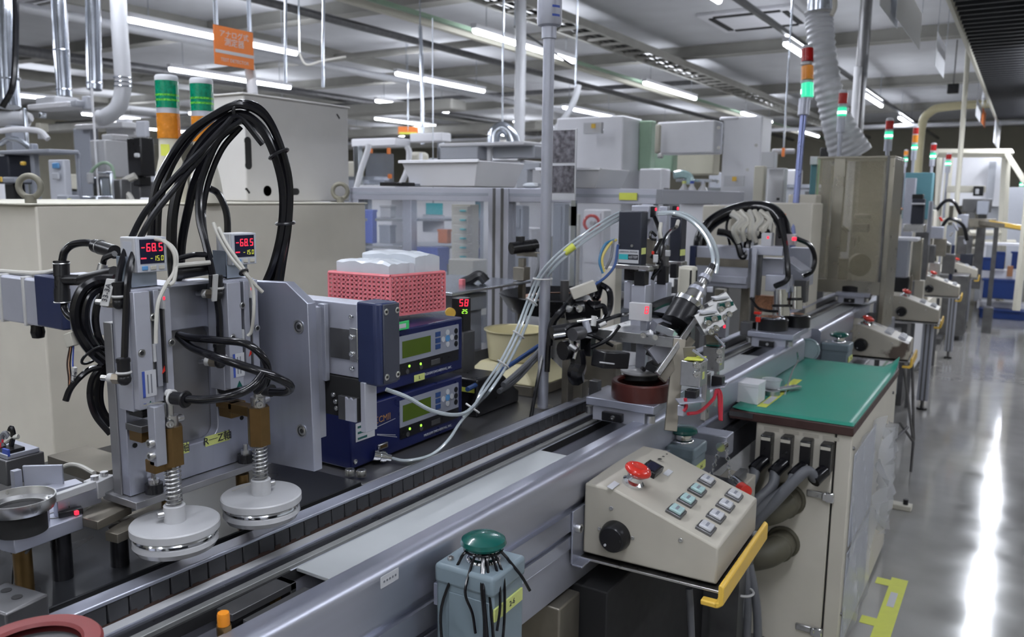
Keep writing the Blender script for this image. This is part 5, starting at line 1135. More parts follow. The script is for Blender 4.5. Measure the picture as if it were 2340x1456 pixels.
def bag(a, b, c, z0, z1, label, sd):
    random.seed(sd); mb = MB(); nu, nv, nw = 8, 8, 5; V = []; u_ = b - a; v_ = c - a
    def P(i, j, k):
        e = (1 - abs(2 * i / nu - 1) ** 6 * .5) * (1 - abs(2 * j / nv - 1) ** 6 * .5)
        q = a + u_ * (i / nu) + v_ * (j / nv); q.z = z0 + (z1 - z0) * (k / nw)
        if k == nw: q.z -= (1 - e) * .012; q += Vector((random.uniform(-.003, .003), random.uniform(-.003, .003), random.uniform(-.004, .003)))
        else: q += Vector((random.uniform(-.002, .002), random.uniform(-.002, .002), 0))
        return q
    top = [[P(i, j, nw) for j in range(nv + 1)] for i in range(nu + 1)]
    mb.add([p for r_ in top for p in r_], [(i * (nv + 1) + j, (i + 1) * (nv + 1) + j, (i + 1) * (nv + 1) + j + 1, i * (nv + 1) + j + 1) for i in range(nu) for j in range(nv)], True)
    rim = [top[i][0] for i in range(nu)] + [top[nu][j] for j in range(nv)] + [top[i][nv] for i in range(nu, 0, -1)] + [top[0][j] for j in range(nv, 0, -1)]
    n_ = len(rim); lo = [Vector((p.x, p.y, z0)) for p in rim]; mid = [p.lerp(q, .5) + Vector((random.uniform(-.002, .002), random.uniform(-.002, .002), 0)) for p, q in zip(rim, lo)]
    mb.add(rim + mid + lo, [(i, (i + 1) % n_, n_ + (i + 1) % n_, n_ + i) for i in range(n_)] + [(n_ + i, n_ + (i + 1) % n_, 2 * n_ + (i + 1) % n_, 2 * n_ + i) for i in range(n_)], True)
    return tag(mb.build('parts_bag', 'bag_plastic'), label, 'bag', 'plastic bags in the basket')
cc = (Lp + Rp) / 2; ins = lambda p, f=.90: cc + (p - cc) * f
a_, b_, d_ = ins(Lp), ins(F1), ins(Bk)
bag(a_.lerp(b_, .02), b_.lerp(b_, 0) if 0 else a_.lerp(b_, .98), a_.lerp(d_, .5), BZ + .004, ZV(800, 590, a_), 'left clear bag of parts sticking out of the pink basket', 5)
bag(a_.lerp(d_, .52), b_ + (d_ - a_) * .52, d_, BZ + .004, ZV(960, 576, ins(Rp)), 'higher right clear bag of parts sticking out of the pink basket', 6)
# ---------------------------------------------------------------- bowl feeder and neighbours
BW = PZ(1165, 885, .893) + Vector((0, .03, 0))
t = thing('bowl_feeder', 'pale yellow round bowl feeder on a tapering base', 'bowl feeder', (BW.x, BW.y, .893))
rT = .098; z_t = ZV(1165, 753, BW)
MB().lathe([(0, z_t - .075), (.075, z_t - .075), (.078, z_t - .095), (.085, z_t - .09), (rT - .004, z_t - .004), (rT + .003, z_t), (rT + .003, z_t + .003), (rT - .006, z_t + .001), (.088, z_t - .06), (0, z_t - .06)], (BW.x, BW.y, 0), 48).build('bowl', 'pale_yellow', t)
b = MB(); zb = z_t - .095
lo = [(-.13, -.11), (.13, -.11), (.15, -.02), (.15, .10), (-.13, .12)]; hi = [(-.08, -.08), (.08, -.08), (.09, -.02), (.09, .08), (-.08, .08)]
V = [(BW.x + x, BW.y + y, .925) for x, y in lo] + [(BW.x + x, BW.y + y, zb) for x, y in hi]; b.add(V, [tuple(range(5))[::-1], tuple(range(5, 10))] + [(i, (i + 1) % 5, (i + 1) % 5 + 5, i + 5) for i in range(5)]); b.build('skirt', 'pale_yellow', t, bev=.006)
MB().prism([(BW.x + x * .97, BW.y + y * .97) for x, y in lo], 'Z', .893, .925).build('plinth', 'steel_brown', t, bev=.003)
t = thing('black_tool_case', 'black angled case with a yellow stripe left of the bowl feeder', 'case', foot(1100, 870, 2.35, .893))
p = PD(1100, 850, 2.35)
MB().prism([(p.y - .10, .893), (p.y + .12, .893), (p.y + .12, .93), (p.y + .02, 1.0), (p.y - .10, 1.0)], 'X', p.x - .10, p.x + .055).build('case', 'black_plastic', t, bev=.006)
MB().cbox((p.x + .0, p.y - .101, .968), (.09, .002, .012)).build('stripe', 'yellow_tape', t)
t = thing('temperature_unit', 'small black controller with red digits and a yellow knob behind the basket', 'controller', foot(1050, 735, 2.35, .893))
pbx('case', 1032, 680, 1076, 760, 2.35, 'black_plastic', t); c = PD(1052, 700, 2.20)
seven('reading', '58', .020, PD(1060, 692, 2.29), (.848, .53, 0), (0, 0, 1), 'led_red', t); seven('set_value', '25', .012, PD(1062, 712, 2.29), (.848, .53, 0), (0, 0, 1), 'led_green', t)
pcyl('knob', (1028, 714, 2.32), (1030, 715, 2.28), .014, 'yellow_guard', t); pbx('stand', 1020, 755, 1085, 860, 2.36, 'steel_dark', t)
# grey tray table behind the basket
t = thing('side_shelf', 'grey steel shelf behind the pink basket', 'shelf', foot(1060, 660, 2.75, .893))
a, b_ = PD(1010, 652, 2.75), PD(1115, 668, 2.75)
MB().box((a.x - .2, a.y - .15, a.z - .01), (b_.x + .02, b_.y + .25, a.z)).build('shelf_plate', 'galvanised', t, bev=.002); pbx('skirt', 1015, 668, 1112, 705, 2.80, 'grey_panel', t); pbx('leg', 1040, 700, 1100, 800, 2.85, 'grey_panel', t)
t = thing('hand_scanner', 'dark curved hand tool lying on the grey shelf', 'tool', tuple(PD(1080, 645, 2.8)))
ptube('body', [(1055, 648, 2.8), (1075, 640, 2.8), (1095, 630, 2.8), (1110, 645, 2.8)], .018, 'black_plastic', t); pbx('tip', 1048, 638, 1064, 655, 2.78, 'pink_plastic', t)
# black reel feeder behind the pole
t = thing('reel_tray', 'black round reel tray with coppery edge behind the pole', 'reel', foot(1300, 740, 3.0, .893))
c = PD(1290, 672, 3.0)
MB().lathe([(0, -.06), (.20, -.06), (.24, 0), (.235, .004), (.19, -.045), (0, -.045)], c, 48).build('tray', 'black_plastic', t); MB().lathe([(.13, -.01), (.16, -.012), (.16, -.016), (.13, -.014)], c, 40).build('copper_band', 'copper', t)
MB().cyl((c.x, c.y, .893), (c.x, c.y, c.z - .06), .07, n=24).build('pedestal', 'steel', t); MB().cyl((c.x, c.y, c.z - .06), (c.x, c.y, c.z + .05), .016, n=14).build('spindle', 'steel_dark', t)
t = thing('microscope_arm', 'brown steel arm with a black camera head behind the pole', 'arm', foot(1190, 740, 2.95, .893))
pbx('column', 1183, 590, 1202, 760, 2.95, 'steel_brown', t); pbx('slide', 1172, 610, 1212, 640, 2.92, 'steel_brown', t); pbx('top_bar', 1180, 575, 1245, 586, 2.95, 'steel_brown', t, 3)
pcyl('lens', (1168, 568, 2.9), (1225, 560, 2.95), .022, 'black_plastic', t); pbx('camera_head', 1178, 540, 1200, 572, 2.92, 'black_plastic', t)
ptube('cable', [(1225, 560, 2.95), (1232, 600, 2.9), (1215, 660, 2.9)], .006, 'grey_cable', t); pbx('base', 1165, 745, 1225, 775, 2.96, 'steel_dark', t)
# ================================================================ POLE WITH SIGNAL LAMP HEAD
t = thing('signal_pole', 'tall grey metal pole carrying a signal lamp base cut by the top edge', 'pole', (POLE.x, POLE.y, .893))
ztop = ZV(1250, 62, POLE)
MB().cyl((POLE.x, POLE.y, .893), (POLE.x, POLE.y, ztop), .0155, n=20).build('pole', 'anodised', t); MB().cyl((POLE.x, POLE.y, ztop - .03), (POLE.x, POLE.y, ztop), .020, n=20).build('collar', 'anodised', t)
MB().lathe([(.020, 0), (.031, .004), (.033, .012), (.033, .22), (.030, .225), (0, .225)], (POLE.x, POLE.y, ztop), 24).build('lamp_base', 'anodised', t)
p = PD(1272, 32, 2.2); b = MB()
ang = [math.radians(-48 + i * 6) for i in range(8)]; zc0, zc1 = ZV(1272, 42, POLE), ZV(1272, 22, POLE)
for zc in (zc0, zc1): b.add([(POLE.x + .0335 * math.cos(a), POLE.y + .0335 * math.sin(a), zc + e) for a in ang for e in (0, .006)], [(2 * i, 2 * i + 2, 2 * i + 3, 2 * i + 1) for i in range(7)], True)
b.build('maker_mark', 'ink_blue', t)
MB().cyl((POLE.x, POLE.y, .893), (POLE.x, POLE.y, .905), .03, n=24).build('flange', 'steel', t)
# ================================================================ ROTARY PRESS STATION
D = 2.35
CR = [PZ(1335, 910, .952), PZ(1505, 935, .952), PZ(1535, 898, .952)]
def pallet(x0, x1, y0, y1, z, label, ring_m, rr, ringc=None, dark='black_matt'):
    t = thing('pallet', label, 'pallet', ((x0 + x1) / 2, (y0 + y1) / 2, z - .07), group='aluminium pallets on the conveyor')
    MB().box((x0, y0, z - .022), (x1, y1, z)).build('top_plate', 'aluminium', t, bev=.002)
    MB().box((x0 + .015, y0 + .012, z - .065), (x1 - .03, y1 - .012, z - .022)).build('lower_block', 'anodised_light', t, bev=.002)
    MB().box((x0 + .05, y0 - .004, z - .058), (x0 + .11, y0 + .012, z - .034)).build('latch', 'black_plastic', t, bev=.002)
    b = MB(); screw(b, (x0 + .085, y0 - .004, z - .046), (0, -1, 0), .006); b.build('screw', 'steel', t)
    for s_ in (0, 1): MB().cyl((x0 + .004 + s_ * (x1 - x0 - .02), y0 + .02, z - .05), (x0 + .004 + s_ * (x1 - x0 - .02), y0 + .02, z - .03), .012, n=14).build('roller', 'steel', t)
    return t
pallet(-.990, -.790, 1.985, 2.22, .952, 'aluminium pallet with a brown ring under the rotary press', None, 0)
RC = PZ(1466, 893, .970)
t = thing('brown_ring', 'dark red brown ring lying on the first pallet', 'ring', (RC.x, RC.y, .952))
MB().lathe([(.066, 0), (.082, 0), (.083, .004), (.083, .044), (.079, .048), (.068, .046), (.066, .040)], (RC.x, RC.y, .952), 48).build('ring', 'brown_ring', t); MB().cyl((RC.x, RC.y, .952), (RC.x, RC.y, .972), .066, n=40).build('hub', 'black_matt', t)
t = thing('rotary_press', 'crowded steel test station with two black motors above the first pallet', 'machine', (RC.x, RC.y + .1, .893))
RP = t
# left and rear steel uprights and cross plate
pbx('side_upright', 1283, 770, 1312, 945, 2.38, 'steel_brown', t, .6); pbx('rear_plate', 1330, 780, 1420, 900, 2.62, 'steel_brown', t, 2.5); pbx('rear_column', 1372, 610, 1420, 780, 2.70, 'beige_paint', t)
a, b_ = PD(1372, 752, 2.30), PD(1545, 770, 2.32)
MB().box((a.x, a.y - .01, a.z - .012), (b_.x + .01, a.y + .20, a.z)).build('cross_plate', 'steel', t, bev=.001)
pslab('front_bar', (1362, 762, 2.28), (1560, 785, 2.16), .012, .028, 'steel', t)
pslab('right_leg', (1553, 775, 2.16), (1532, 985, 2.12), .012, .032, 'steel_brown', t, up=(.85, .5, 0))
for x, y in ((1470, 766), (1498, 770)): b = MB(); screw(b, PD(x, y, 2.19), (.3, -.95, 0), .008, .009); b.build('screw', 'steel', t)
# pressing column and white disc
pbx('press_column', 1452, 772, 1481, 855, 2.33, 'anodised_light', t, 1.4); p = PD(1468, 842, 2.27); MB().cyl(p, p + Vector((.01, -.012, 0)), .006, n=12).build('pin', 'black_plastic', t)
c = PD(1463, 853, 2.33); MB().lathe([(0, 0), (.052, 0), (.056, .004), (.056, .010), (.050, .014), (.02, .016), (0, .016)], c, 40).build('press_disc', 'white_gloss', t)
MB().cyl(PD(1466, 868, 2.33), PD(1466, 858, 2.33), .05, n=30).build('press_pad', 'black_matt', t)
# motors with base plates and couplings
M('motor_navy', (.022, .025, .038), .42, var=.06)
mo = pbx('motor', 1412, 483, 1480, 606, 2.36, 'motor_navy', t, 1.55, .004)
pbx('motor_plate', 1404, 604, 1506, 614, 2.37, 'steel', t, 1.5); p = PD(1440, 594, 2.30)
def decal(name, x0, y0, x1, y1, d, m, parent): a = PD(x0, y0, d); b = PD(x1, y1, d); w = abs(b.x - a.x); return MB().cbox(((a.x + b.x) / 2, a.y, (a.z + b.z) / 2), (w, .001, a.z - b.z)).build(name, m, parent)
fy = PD(1446, 545, 2.36); wd = (1480 - 1412) * 2.36 / FPX; wy = wd / (1.55 * .848 + .53); wx = 1.55 * wy; hM = (606 - 483) * 2.36 / FPX
X0, Yf, Z0 = fy.x - wx / 2, fy.y - wy / 2, fy.z - hM / 2
MB().box((X0 + wx * .05, Yf - .001, Z0 + .008), (X0 + wx * .92, Yf, Z0 + .046)).build('name_plate', 'label_white', mo)
MB().box((X0 + wx * .07, Yf - .0015, Z0 + .018), (X0 + wx * .47, Yf - .001, Z0 + .033)).build('cyan_bar', 'cyan_paper', mo); MB().box((X0 + wx * .47, Yf - .0015, Z0 + .018), (X0 + wx * .9, Yf - .001, Z0 + .033)).build('dark_bar', 'ink', mo)
text('plate_text', 'ORIENTAL MOTOR', .0065, (X0 + wx * .48, Yf - .0016, Z0 + .040), (1, 0, 0), (0, 0, 1), 'ink_grey', mo); text('plate_text', 'αSTEP', .010, (X0 + wx * .69, Yf - .002, Z0 + .0255), (1, 0, 0), (0, 0, 1), 'label_white', mo)
MB().box((X0 + wx, Yf + .004, Z0 + .034), (X0 + wx + .001, Yf + .034, Z0 + .052)).build('axis_tape', 'lime_label', mo)
for dx in (.04, .62): MB().cyl((X0 + wx * dx, Yf, Z0 + .058), (X0 + wx * dx, Yf - .003, Z0 + .058), .004, n=10).build('screw', 'steel', mo)
m2 = pbx('motor', 1528, 495, 1570, 602, 2.62, 'motor_navy', t, .8, .004); pbx('axis_tape', 1552, 570, 1568, 584, 2.56, 'lime_label', m2, .1, 0); pbx('motor_plate', 1520, 596, 1572, 606, 2.62, 'steel', t)
for (x0, y0, x1, y1, d, m, nm) in ((1425, 612, 1460, 640, 2.40, 'black_plastic', 'coupling'), (1448, 620, 1484, 652, 2.36, 'black_plastic', 'coupling'), (1500, 606, 1530, 650, 2.52, 'black_plastic', 'coupling'), (1530, 602, 1552, 635, 2.60, 'black_plastic', 'coupling'),
        (1425, 642, 1446, 705, 2.42, 'anodised_light', 'guide_block'), (1441, 650, 1488, 745, 2.38, 'anodised_light', 'guide_block'), (1493, 645, 1535, 740, 2.54, 'anodised', 'guide_block'),
        (1442, 470, 1500, 500, 2.46, 'anodised_light', 'slide_rail'), (1478, 478, 1502, 560, 2.46, 'anodised_light', 'slide_rail'), (1505, 472, 1530, 560, 2.56, 'anodised_light', 'slide_rail'), (1476, 545, 1500, 620, 2.46, 'steel_brown', 'slide_block'), (1500, 560, 1530, 625, 2.52, 'steel_dark', 'slide_block')):
    pbx(nm, x0, y0, x1, y1, d, m, t)
for (x, y, d) in ((1493, 485, 2.38), (1543, 483, 2.52)):
    s_ = pbx('limit_sensor', x - 8, y - 13, x + 7, y + 12, d, 'black_plastic', t); pbx('red_lamp', x + 3, y - 10, x + 9, y - 3, d - .02, 'led_red', s_)
for pts, r, m in (([(1495, 495, 2.37), (1505, 520, 2.36), (1510, 545, 2.36), (1500, 565, 2.36), (1488, 590, 2.36)], .006, 'black_rubber'), ([(1545, 520, 2.5), (1530, 530, 2.45), (1515, 555, 2.4), (1505, 600, 2.38), (1490, 640, 2.38)], .006, 'black_rubber'), ([(1500, 540, 2.36), (1488, 530, 2.36), (1487, 545, 2.36), (1500, 548, 2.36)], .004, 'black_rubber'),
        ([(1510, 510, 2.36), (1508, 530, 2.35), (1510, 545, 2.35)], .006, 'white_cable'), ([(1550, 505, 2.5), (1546, 518, 2.48)], .006, 'white_cable'), ([(1495, 580, 2.35), (1508, 590, 2.35), (1512, 610, 2.36), (1490, 635, 2.38)], .005, 'black_rubber')):
    ptube('lead', pts, r, m, t)
pbx('plug', 1490, 582, 1506, 600, 2.34, 'white_plastic', t, rz=.4); pbx('plug', 1518, 572, 1534, 586, 2.42, 'white_plastic', t, rz=.3); pbx('red_plug', 1488, 574, 1496, 582, 2.34, 'red_plastic', t)
# displays
for (x0, y0, x1, y1, d) in ((1438, 692, 1489, 732, 2.18), (1534, 672, 1566, 690, 2.40)):
    s_ = pbx('digital_display', x0, y0, x1, y1, d, 'white_plastic', t, 3., .001); q = PD(x1 - (x1 - x0) * .22, (y0 + y1) / 2 - 3, d - .035)
    seven('reading', '8', (y1 - y0) * .42 * d / FPX, q, (.848, .53, 0), (0, 0, 1), 'led_red', t)
    pbx('window', x1 - (x1 - x0) * .36, y0 + 2, x1 - (x1 - x0) * .08, y1 - (y1 - y0) * .25, d - .028, 'led_red_dim', s_, 1.5, 0) if 'led_red_dim' in MATS else None
pbx('display_post', 1462, 730, 1486, 755, 2.22, 'anodised', t)
ptube('lead', [(1484, 705, 2.25), (1520, 690, 2.32), (1560, 682, 2.38)], .013, 'black_rubber', t); ptube('lead', [(1480, 718, 2.2), (1510, 722, 2.25), (1545, 728, 2.3)], .009, 'black_rubber', t)
# inclined camera with lens and plate
ax = (PD(1640, 590, 2.30) - PD(1520, 790, 2.20)).normalized()
pcyl('camera_body', (1545, 745, 2.22), (1572, 700, 2.25), .044, 'black_plastic', t, 24); pcyl('camera_ring', (1570, 703, 2.248), (1576, 694, 2.252), .047, 'chrome', t, 24)
pcyl('camera_cap', (1575, 696, 2.25), (1600, 655, 2.28), .030, 'steel', t, 20, .020); pcyl('camera_stem', (1598, 658, 2.28), (1622, 618, 2.30), .012, 'steel', t, 16); pcyl('camera_collar', (1590, 671, 2.27), (1595, 663, 2.275), .026, 'anodised', t); pcyl('camera_collar', (1608, 641, 2.29), (1613, 633, 2.295), .018, 'anodised', t); pbx('valve_block', 1590, 680, 1608, 700, 2.25, 'anodised_light', t, rz=.3); pbx('valve_block', 1612, 655, 1632, 668, 2.28, 'anodised_light', t, rz=.3)
pbx('yellow_tag', 1572, 676, 1584, 688, 2.23, 'yellow_tape', t); pcyl('joint', (1620, 622, 2.30), (1628, 606, 2.31), .010, 'black_plastic', t)
pslab('incline_plate', (1502, 855, 2.12), (1602, 712, 2.20), .014, .012, 'steel', t, up=(.75, -.2, .6)); pslab('incline_bar', (1512, 868, 2.13), (1580, 775, 2.18), .022, .012, 'steel_brown', t, up=(.75, -.2, .6))
pslab('lens_block', (1487, 812, 2.24), (1528, 782, 2.24), .05, .05, 'anodised_light', t); pslab('lens_shade', (1490, 780, 2.27), (1540, 800, 2.25), .06, .07, 'black_plastic', t); pslab('lens_hood', (1482, 832, 2.26), (1520, 850, 2.24), .05, .02, 'black_plastic', t)
pslab('mirror_plate', (1506, 745, 2.2), (1545, 760, 2.18), .05, .02, 'chrome', t); pslab('mirror_block', (1505, 738, 2.24), (1520, 750, 2.22), .06, .03, 'anodised_light', t)
# clamp blocks on the right
for (x0, y0, x1, y1, d, m) in ((1595, 712, 1640, 745, 2.18, 'steel'), (1625, 680, 1668, 715, 2.36, 'steel')):
    s_ = pslab('clamp_block', (x0, y1, d), (x1, y0 + 8, d), .05, .06, m, t, up=(-.4, 0, 1)); pslab('white_cap', (x0 + 4, y0 + 2, d - .02), (x1 - 6, y0 - 2, d - .02), .045, .006, 'label_white', t)
    pslab('green_plate', (x0 + 16, y0 + 18, d - .03), (x1 + 5, y0 + 12, d - .03), .03, .012, 'teal_button', t)
    for dx, dy in ((22, 26), (36, 16), (28, 46), (40, 38)): b = MB(); screw(b, PD(x0 + dx, y0 + dy, d - .045), (.5, -.8, .1), .0085, .012); b.build('screw', 'chrome', t)
pbx('red_box', 1632, 712, 1668, 770, 2.42, 'grey_panel', t, 1.); pbx('red_lamp', 1652, 742, 1659, 750, 2.36, 'led_red', t)
for (x0, y0, x1, y1, d, col_, dx) in ((1553, 822, 1618, 880, 2.08, 'yellow_tape', 0), (1604, 790, 1658, 845, 2.26, 'teal_button', 0)):
    s_ = pbx('bracket_block', x0, y0, x1, y1, d, 'steel', t, 1.0, .002); pslab('rib', (x0 + 30, y0 - 22, d - .03), (x1 - 2, y0 + 2, d - .03), .012, .006, 'aluminium', t, up=(0, 0, 1)); pslab('colour_patch', (x0 + 16, y0 - 4, d - .01), (x1 - 8, y0 - 2, d - .03), .05, .004, col_, t)
    pslab('rib_plate', (x0 + 10, y0 - 6, d), (x0 + 38, y0 - 8, d - .01), .005, .05, 'steel_brown', t)
    for dy in (12, 32): b = MB(); screw(b, PD(x0 + 38, y0 + dy, d - .05), (.5, -.85, 0), .0095, .012); b.build('screw', 'chrome', t)
    pbx('lime_label', x1 - 14, y0 + 28, x1 - 7, y0 + 44, d - .045, 'lime_label', t, .1, 0)
pbx('support_plate', 1600, 850, 1625, 960, 2.18, 'steel', t, .4); pbx('support_plate', 1628, 830, 1645, 930, 2.32, 'steel', t, .4)
# connector boxes with red wire
for (x0, y0, x1, y1, d) in ((1563, 890, 1600, 915, 2.06), (1624, 858, 1658, 882, 2.20)): pbx('connector_box', x0, y0, x1, y1, d, 'black_plastic', t)
pslab('wire_shelf', (1548, 918, 2.04), (1605, 912, 2.04), .05, .004, 'aluminium', t); pslab('wire_shelf', (1618, 886, 2.2), (1660, 880, 2.18), .05, .004, 'aluminium', t); pbx('terminal', 1547, 925, 1568, 950, 2.04, 'anodised_light', t)
for pts in (([(1566, 910, 2.03), (1568, 930, 2.03), (1562, 940, 2.03)]), ([(1572, 946, 2.03), (1600, 940, 2.06), (1630, 912, 2.12), (1636, 895, 2.16), (1642, 900, 2.16), (1646, 960, 2.15)]), ([(1634, 898, 2.17), (1640, 890, 2.17), (1648, 905, 2.17), (1648, 962, 2.15)])): ptube('red_wire', pts, .0045, 'red_cable', t)
# left sensor cluster
for (a, b_, r, m) in (((1262, 762, 2.2), (1360, 745, 2.24), .020, 'black_plastic'), ((1290, 712, 2.3), (1335, 705, 2.3), .026, 'black_plastic'), ((1285, 802, 2.2), (1310, 798, 2.22), .026, 'black_plastic'), ((1265, 768, 2.18), (1292, 764, 2.18), .007, 'chrome'), ((1308, 765, 2.17), (1330, 760, 2.2), .018, 'steel_dark'), ((1303, 790, 2.16), (1318, 800, 2.15), .008, 'steel'), ((1338, 735, 2.2), (1345, 760, 2.2), .010, 'anodised'), ((1312, 820, 2.18), (1322, 785, 2.18), .006, 'chrome'), ((1318, 735, 2.2), (1365, 728, 2.2), .004, 'chrome'), ((1355, 745, 2.2), (1358, 722, 2.2), .008, 'nylon_white'), ((1370, 745, 2.2), (1385, 738, 2.2), .006, 'nylon_white'),
                     ((1292, 703, 2.27), (1300, 706, 2.25), .010, 'chrome'), ((1317, 703, 2.27), (1324, 706, 2.25), .010, 'chrome'), ((1304, 775, 2.2), (1306, 800, 2.2), .008, 'steel')):
    pcyl('sensor_rod', a, b_, r, m, t, 14)
lb = pslab('lens_box', (1366, 820, 2.16), (1424, 822, 2.22), .05, .045, 'black_plastic', t, bev=.004); pslab('lens_edge', (1370, 828, 2.12), (1404, 832, 2.14), .004, .004, 'white_gloss', t)
pbx('dark_block', 1325, 770, 1362, 812, 2.26, 'black_plastic', t); pbx('solenoid', 1345, 868, 1375, 910, 2.42, 'steel_dark', t); pbx('base_block', 1298, 868, 1345, 940, 2.45, 'steel_brown', t)
ptube('hanging_lead', [(1318, 800, 2.2), (1322, 830, 2.2), (1315, 850, 2.2), (1318, 868, 2.22)], .022, 'black_rubber', t); ptube('hanging_lead', [(1332, 815, 2.22), (1335, 845, 2.22), (1322, 870, 2.24)], .006, 'steel', t)
for pts, r in (([(1255, 790, 2.25), (1262, 740, 2.25), (1285, 710, 2.25), (1310, 680, 2.3)], .010), ([(1250, 850, 2.28), (1256, 770, 2.28), (1275, 715, 2.28)], .008), ([(1275, 770, 2.2), (1310, 742, 2.2), (1370, 735, 2.25), (1410, 722, 2.3), (1440, 718, 2.3)], .006), ([(1372, 650, 2.32), (1392, 665, 2.3), (1394, 700, 2.3), (1380, 735, 2.28)], .009), ([(1345, 690, 2.3), (1360, 702, 2.28), (1378, 700, 2.28), (1385, 718, 2.28)], .008), ([(1350, 795, 2.2), (1390, 775, 2.2), (1415, 745, 2.22)], .006), ([(1352, 660, 2.34), (1362, 680, 2.32), (1372, 645, 2.32)], .012), ([(1330, 760, 2.2), (1360, 770, 2.2), (1400, 790, 2.22)], .005)):
    ptube('sensor_lead', pts, r, 'black_rubber', t)
cn = pslab('white_connector', (1306, 672, 2.28), (1360, 652, 2.28), .028, .030, 'ivory', t)
for pts, m in (([(1358, 652, 2.28), (1385, 632, 2.3), (1405, 605, 2.32), (1412, 560, 2.34)], 'blue_cable'), ([(1378, 625, 2.3), (1370, 595, 2.3), (1382, 560, 2.31), (1405, 548, 2.33)], 'teal_wire'), ([(1380, 622, 2.3), (1376, 590, 2.3), (1392, 560, 2.31), (1408, 548, 2.33)], 'yellow_wire'), ([(1384, 615, 2.3), (1396, 590, 2.3), (1402, 550, 2.32)], 'grey_cable')):
    if m not in MATS: M('teal_wire', (.04, .16, .30), .4, var=0); M('yellow_wire', (.55, .45, .12), .4, var=0)
    ptube('wire', pts, .004, m, t)
for pts, lab in (([(1502, 488, 2.40), (1540, 488, 2.40), (1580, 505, 2.38), (1612, 540, 2.36), (1628, 580, 2.34), (1628, 610, 2.32), (1622, 638, 2.31)], 'clear tube arching from the motors down to the camera'), ([(1510, 486, 2.44), (1560, 488, 2.44), (1600, 512, 2.44), (1628, 550, 2.44), (1640, 590, 2.44), (1636, 625, 2.44)], 'second clear tube arching behind the first')):
    tag(ptube('arch_tube', pts, .0060, 'clear_tube'), lab, 'tube', 'clear tubes arching over the press')
# white slotted housing behind the second motor
t = thing('slotted_housing', 'white slotted plastic housing right of the rear motor', 'housing', foot(1570, 680, 2.8, .893))
pbx('housing', 1545, 608, 1596, 700, 2.80, 'cream_paint', t, 1., .01); pbx('slot', 1575, 618, 1581, 660, 2.70, 'black_matt', t, .2, 0); pbx('slot', 1589, 618, 1594, 655, 2.71, 'black_matt', t, .2, 0); pbx('foot', 1550, 695, 1590, 800, 2.82, 'steel_dark', t)
# ================================================================ SECOND STATION: TRANSFER ROBOT
pallet(-.945, -.760, 3.38, 3.66, .952, 'aluminium pallet with dark round fixtures under the robot', None, 0)
for (x, y, r, lab) in ((1762, 745, .068, 'near dark round fixture with shiny top on the second pallet'), (1820, 738, .055, 'far dark round fixture on the second pallet')):
    c = PZ(x, y + 8, .952); t = thing('round_fixture', lab, 'fixture', (c.x, c.y, .952), group='dark round fixtures on the second pallet')
    MB().lathe([(0, 0), (r, 0), (r, .045), (r - .006, .050), (0, .050)], c, 36).build('drum', 'black_plastic', t); MB().lathe([(0, .054), (r * .5, .056), (r * .85, .052), (r * .9, .05)], c, 36).build('cover', 'chrome', t); MB().lathe([(r * .25, .056), (r * .45, .0575), (r * .5, .056)], c, 24).build('copper_coil', 'copper', t)
t = thing('transfer_robot', 'grey gantry robot with a white wrapped cable loop above the second pallet', 'robot', foot(1740, 760, 3.55, .893))
d = 3.7
a, b_ = PD(1592, 562, 3.65), PD(1712, 655, 3.65)
MB().box((a.x, a.y, b_.z), (b_.x + .02, a.y + .18, a.z)).build('beam', 'anodised_light', t, bev=.004); MB().box((a.x, a.y - .004, a.z - .085), (b_.x + .02, a.y, a.z - .05)).build('beam_groove', 'steel_brown', t); MB().box((a.x, a.y - .02, a.z - .155), (b_.x + .02, a.y, a.z - .125)).build('beam_rail', 'anodised_light', t, bev=.002)
MB().box((a.x - .03, a.y - .005, b_.z + .03), (a.x, a.y + .18, a.z)).build('beam_cap', 'navy', t, bev=.003)
for x in (1655, 1698): b = MB(); q = PD(x, 636, 3.6); screw(b, q, (0, -1, 0), .012, .008); b.build('screw', 'steel', t)
pbx('beam_post', 1690, 655, 1715, 770, 3.75, 'steel_brown', t); pbx('beam_post', 1630, 660, 1660, 760, 3.85, 'beige_paint', t)
pbx('z_plate', 1716, 568, 1728, 680, 3.50, 'anodised_light', t, 1.4, .002); pbx('z_top', 1716, 562, 1805, 582, 3.52, 'anodised_light', t, 1.2, .002); pbx('z_rail', 1728, 580, 1742, 675, 3.53, 'steel_dark', t, 1.)
pbx('arm_web', 1740, 590, 1800, 630, 3.58, 'anodised_light', t, 1.5); pslab('arm_brace', (1800, 590, 3.5), (1842, 620, 3.45), .10, .012, 'anodised', t); pbx('arm_back', 1800, 566, 1862, 650, 3.70, 'anodised', t, 1.2)
pbx('gripper_body', 1748, 628, 1812, 665, 3.50, 'anodised_light', t, 1.4); pbx('gripper_side', 1812, 640, 1850, 690, 3.58, 'steel_dark', t)
for (x, y0, y1, r) in ((1785, 662, 720, .030), (1818, 655, 705, .024)):
    pcyl('spindle', (x, y0, 3.48), (x, y1, 3.48), r, 'chrome', t); pcyl('spindle_ring', (x, y1 - 24, 3.48), (x, y1 - 18, 3.48), r * 1.25, 'black_plastic', t); pcyl('spindle_foot', (x, y1 - 18, 3.48), (x, y1 + 2, 3.48), r * 1.2, 'chrome', t)
pbx('valve_stack', 1738, 532, 1770, 572, 3.52, 'label_white', t); pbx('valve_block', 1770, 520, 1790, 570, 3.55, 'steel_dark', t); pbx('red_lamp', 1752, 540, 1758, 546, 3.44, 'led_red', t); pbx('sensor_box', 1795, 535, 1823, 560, 3.50, 'white_plastic', t); pbx('red_lamp', 1809, 542, 1821, 550, 3.44, 'led_red', t)
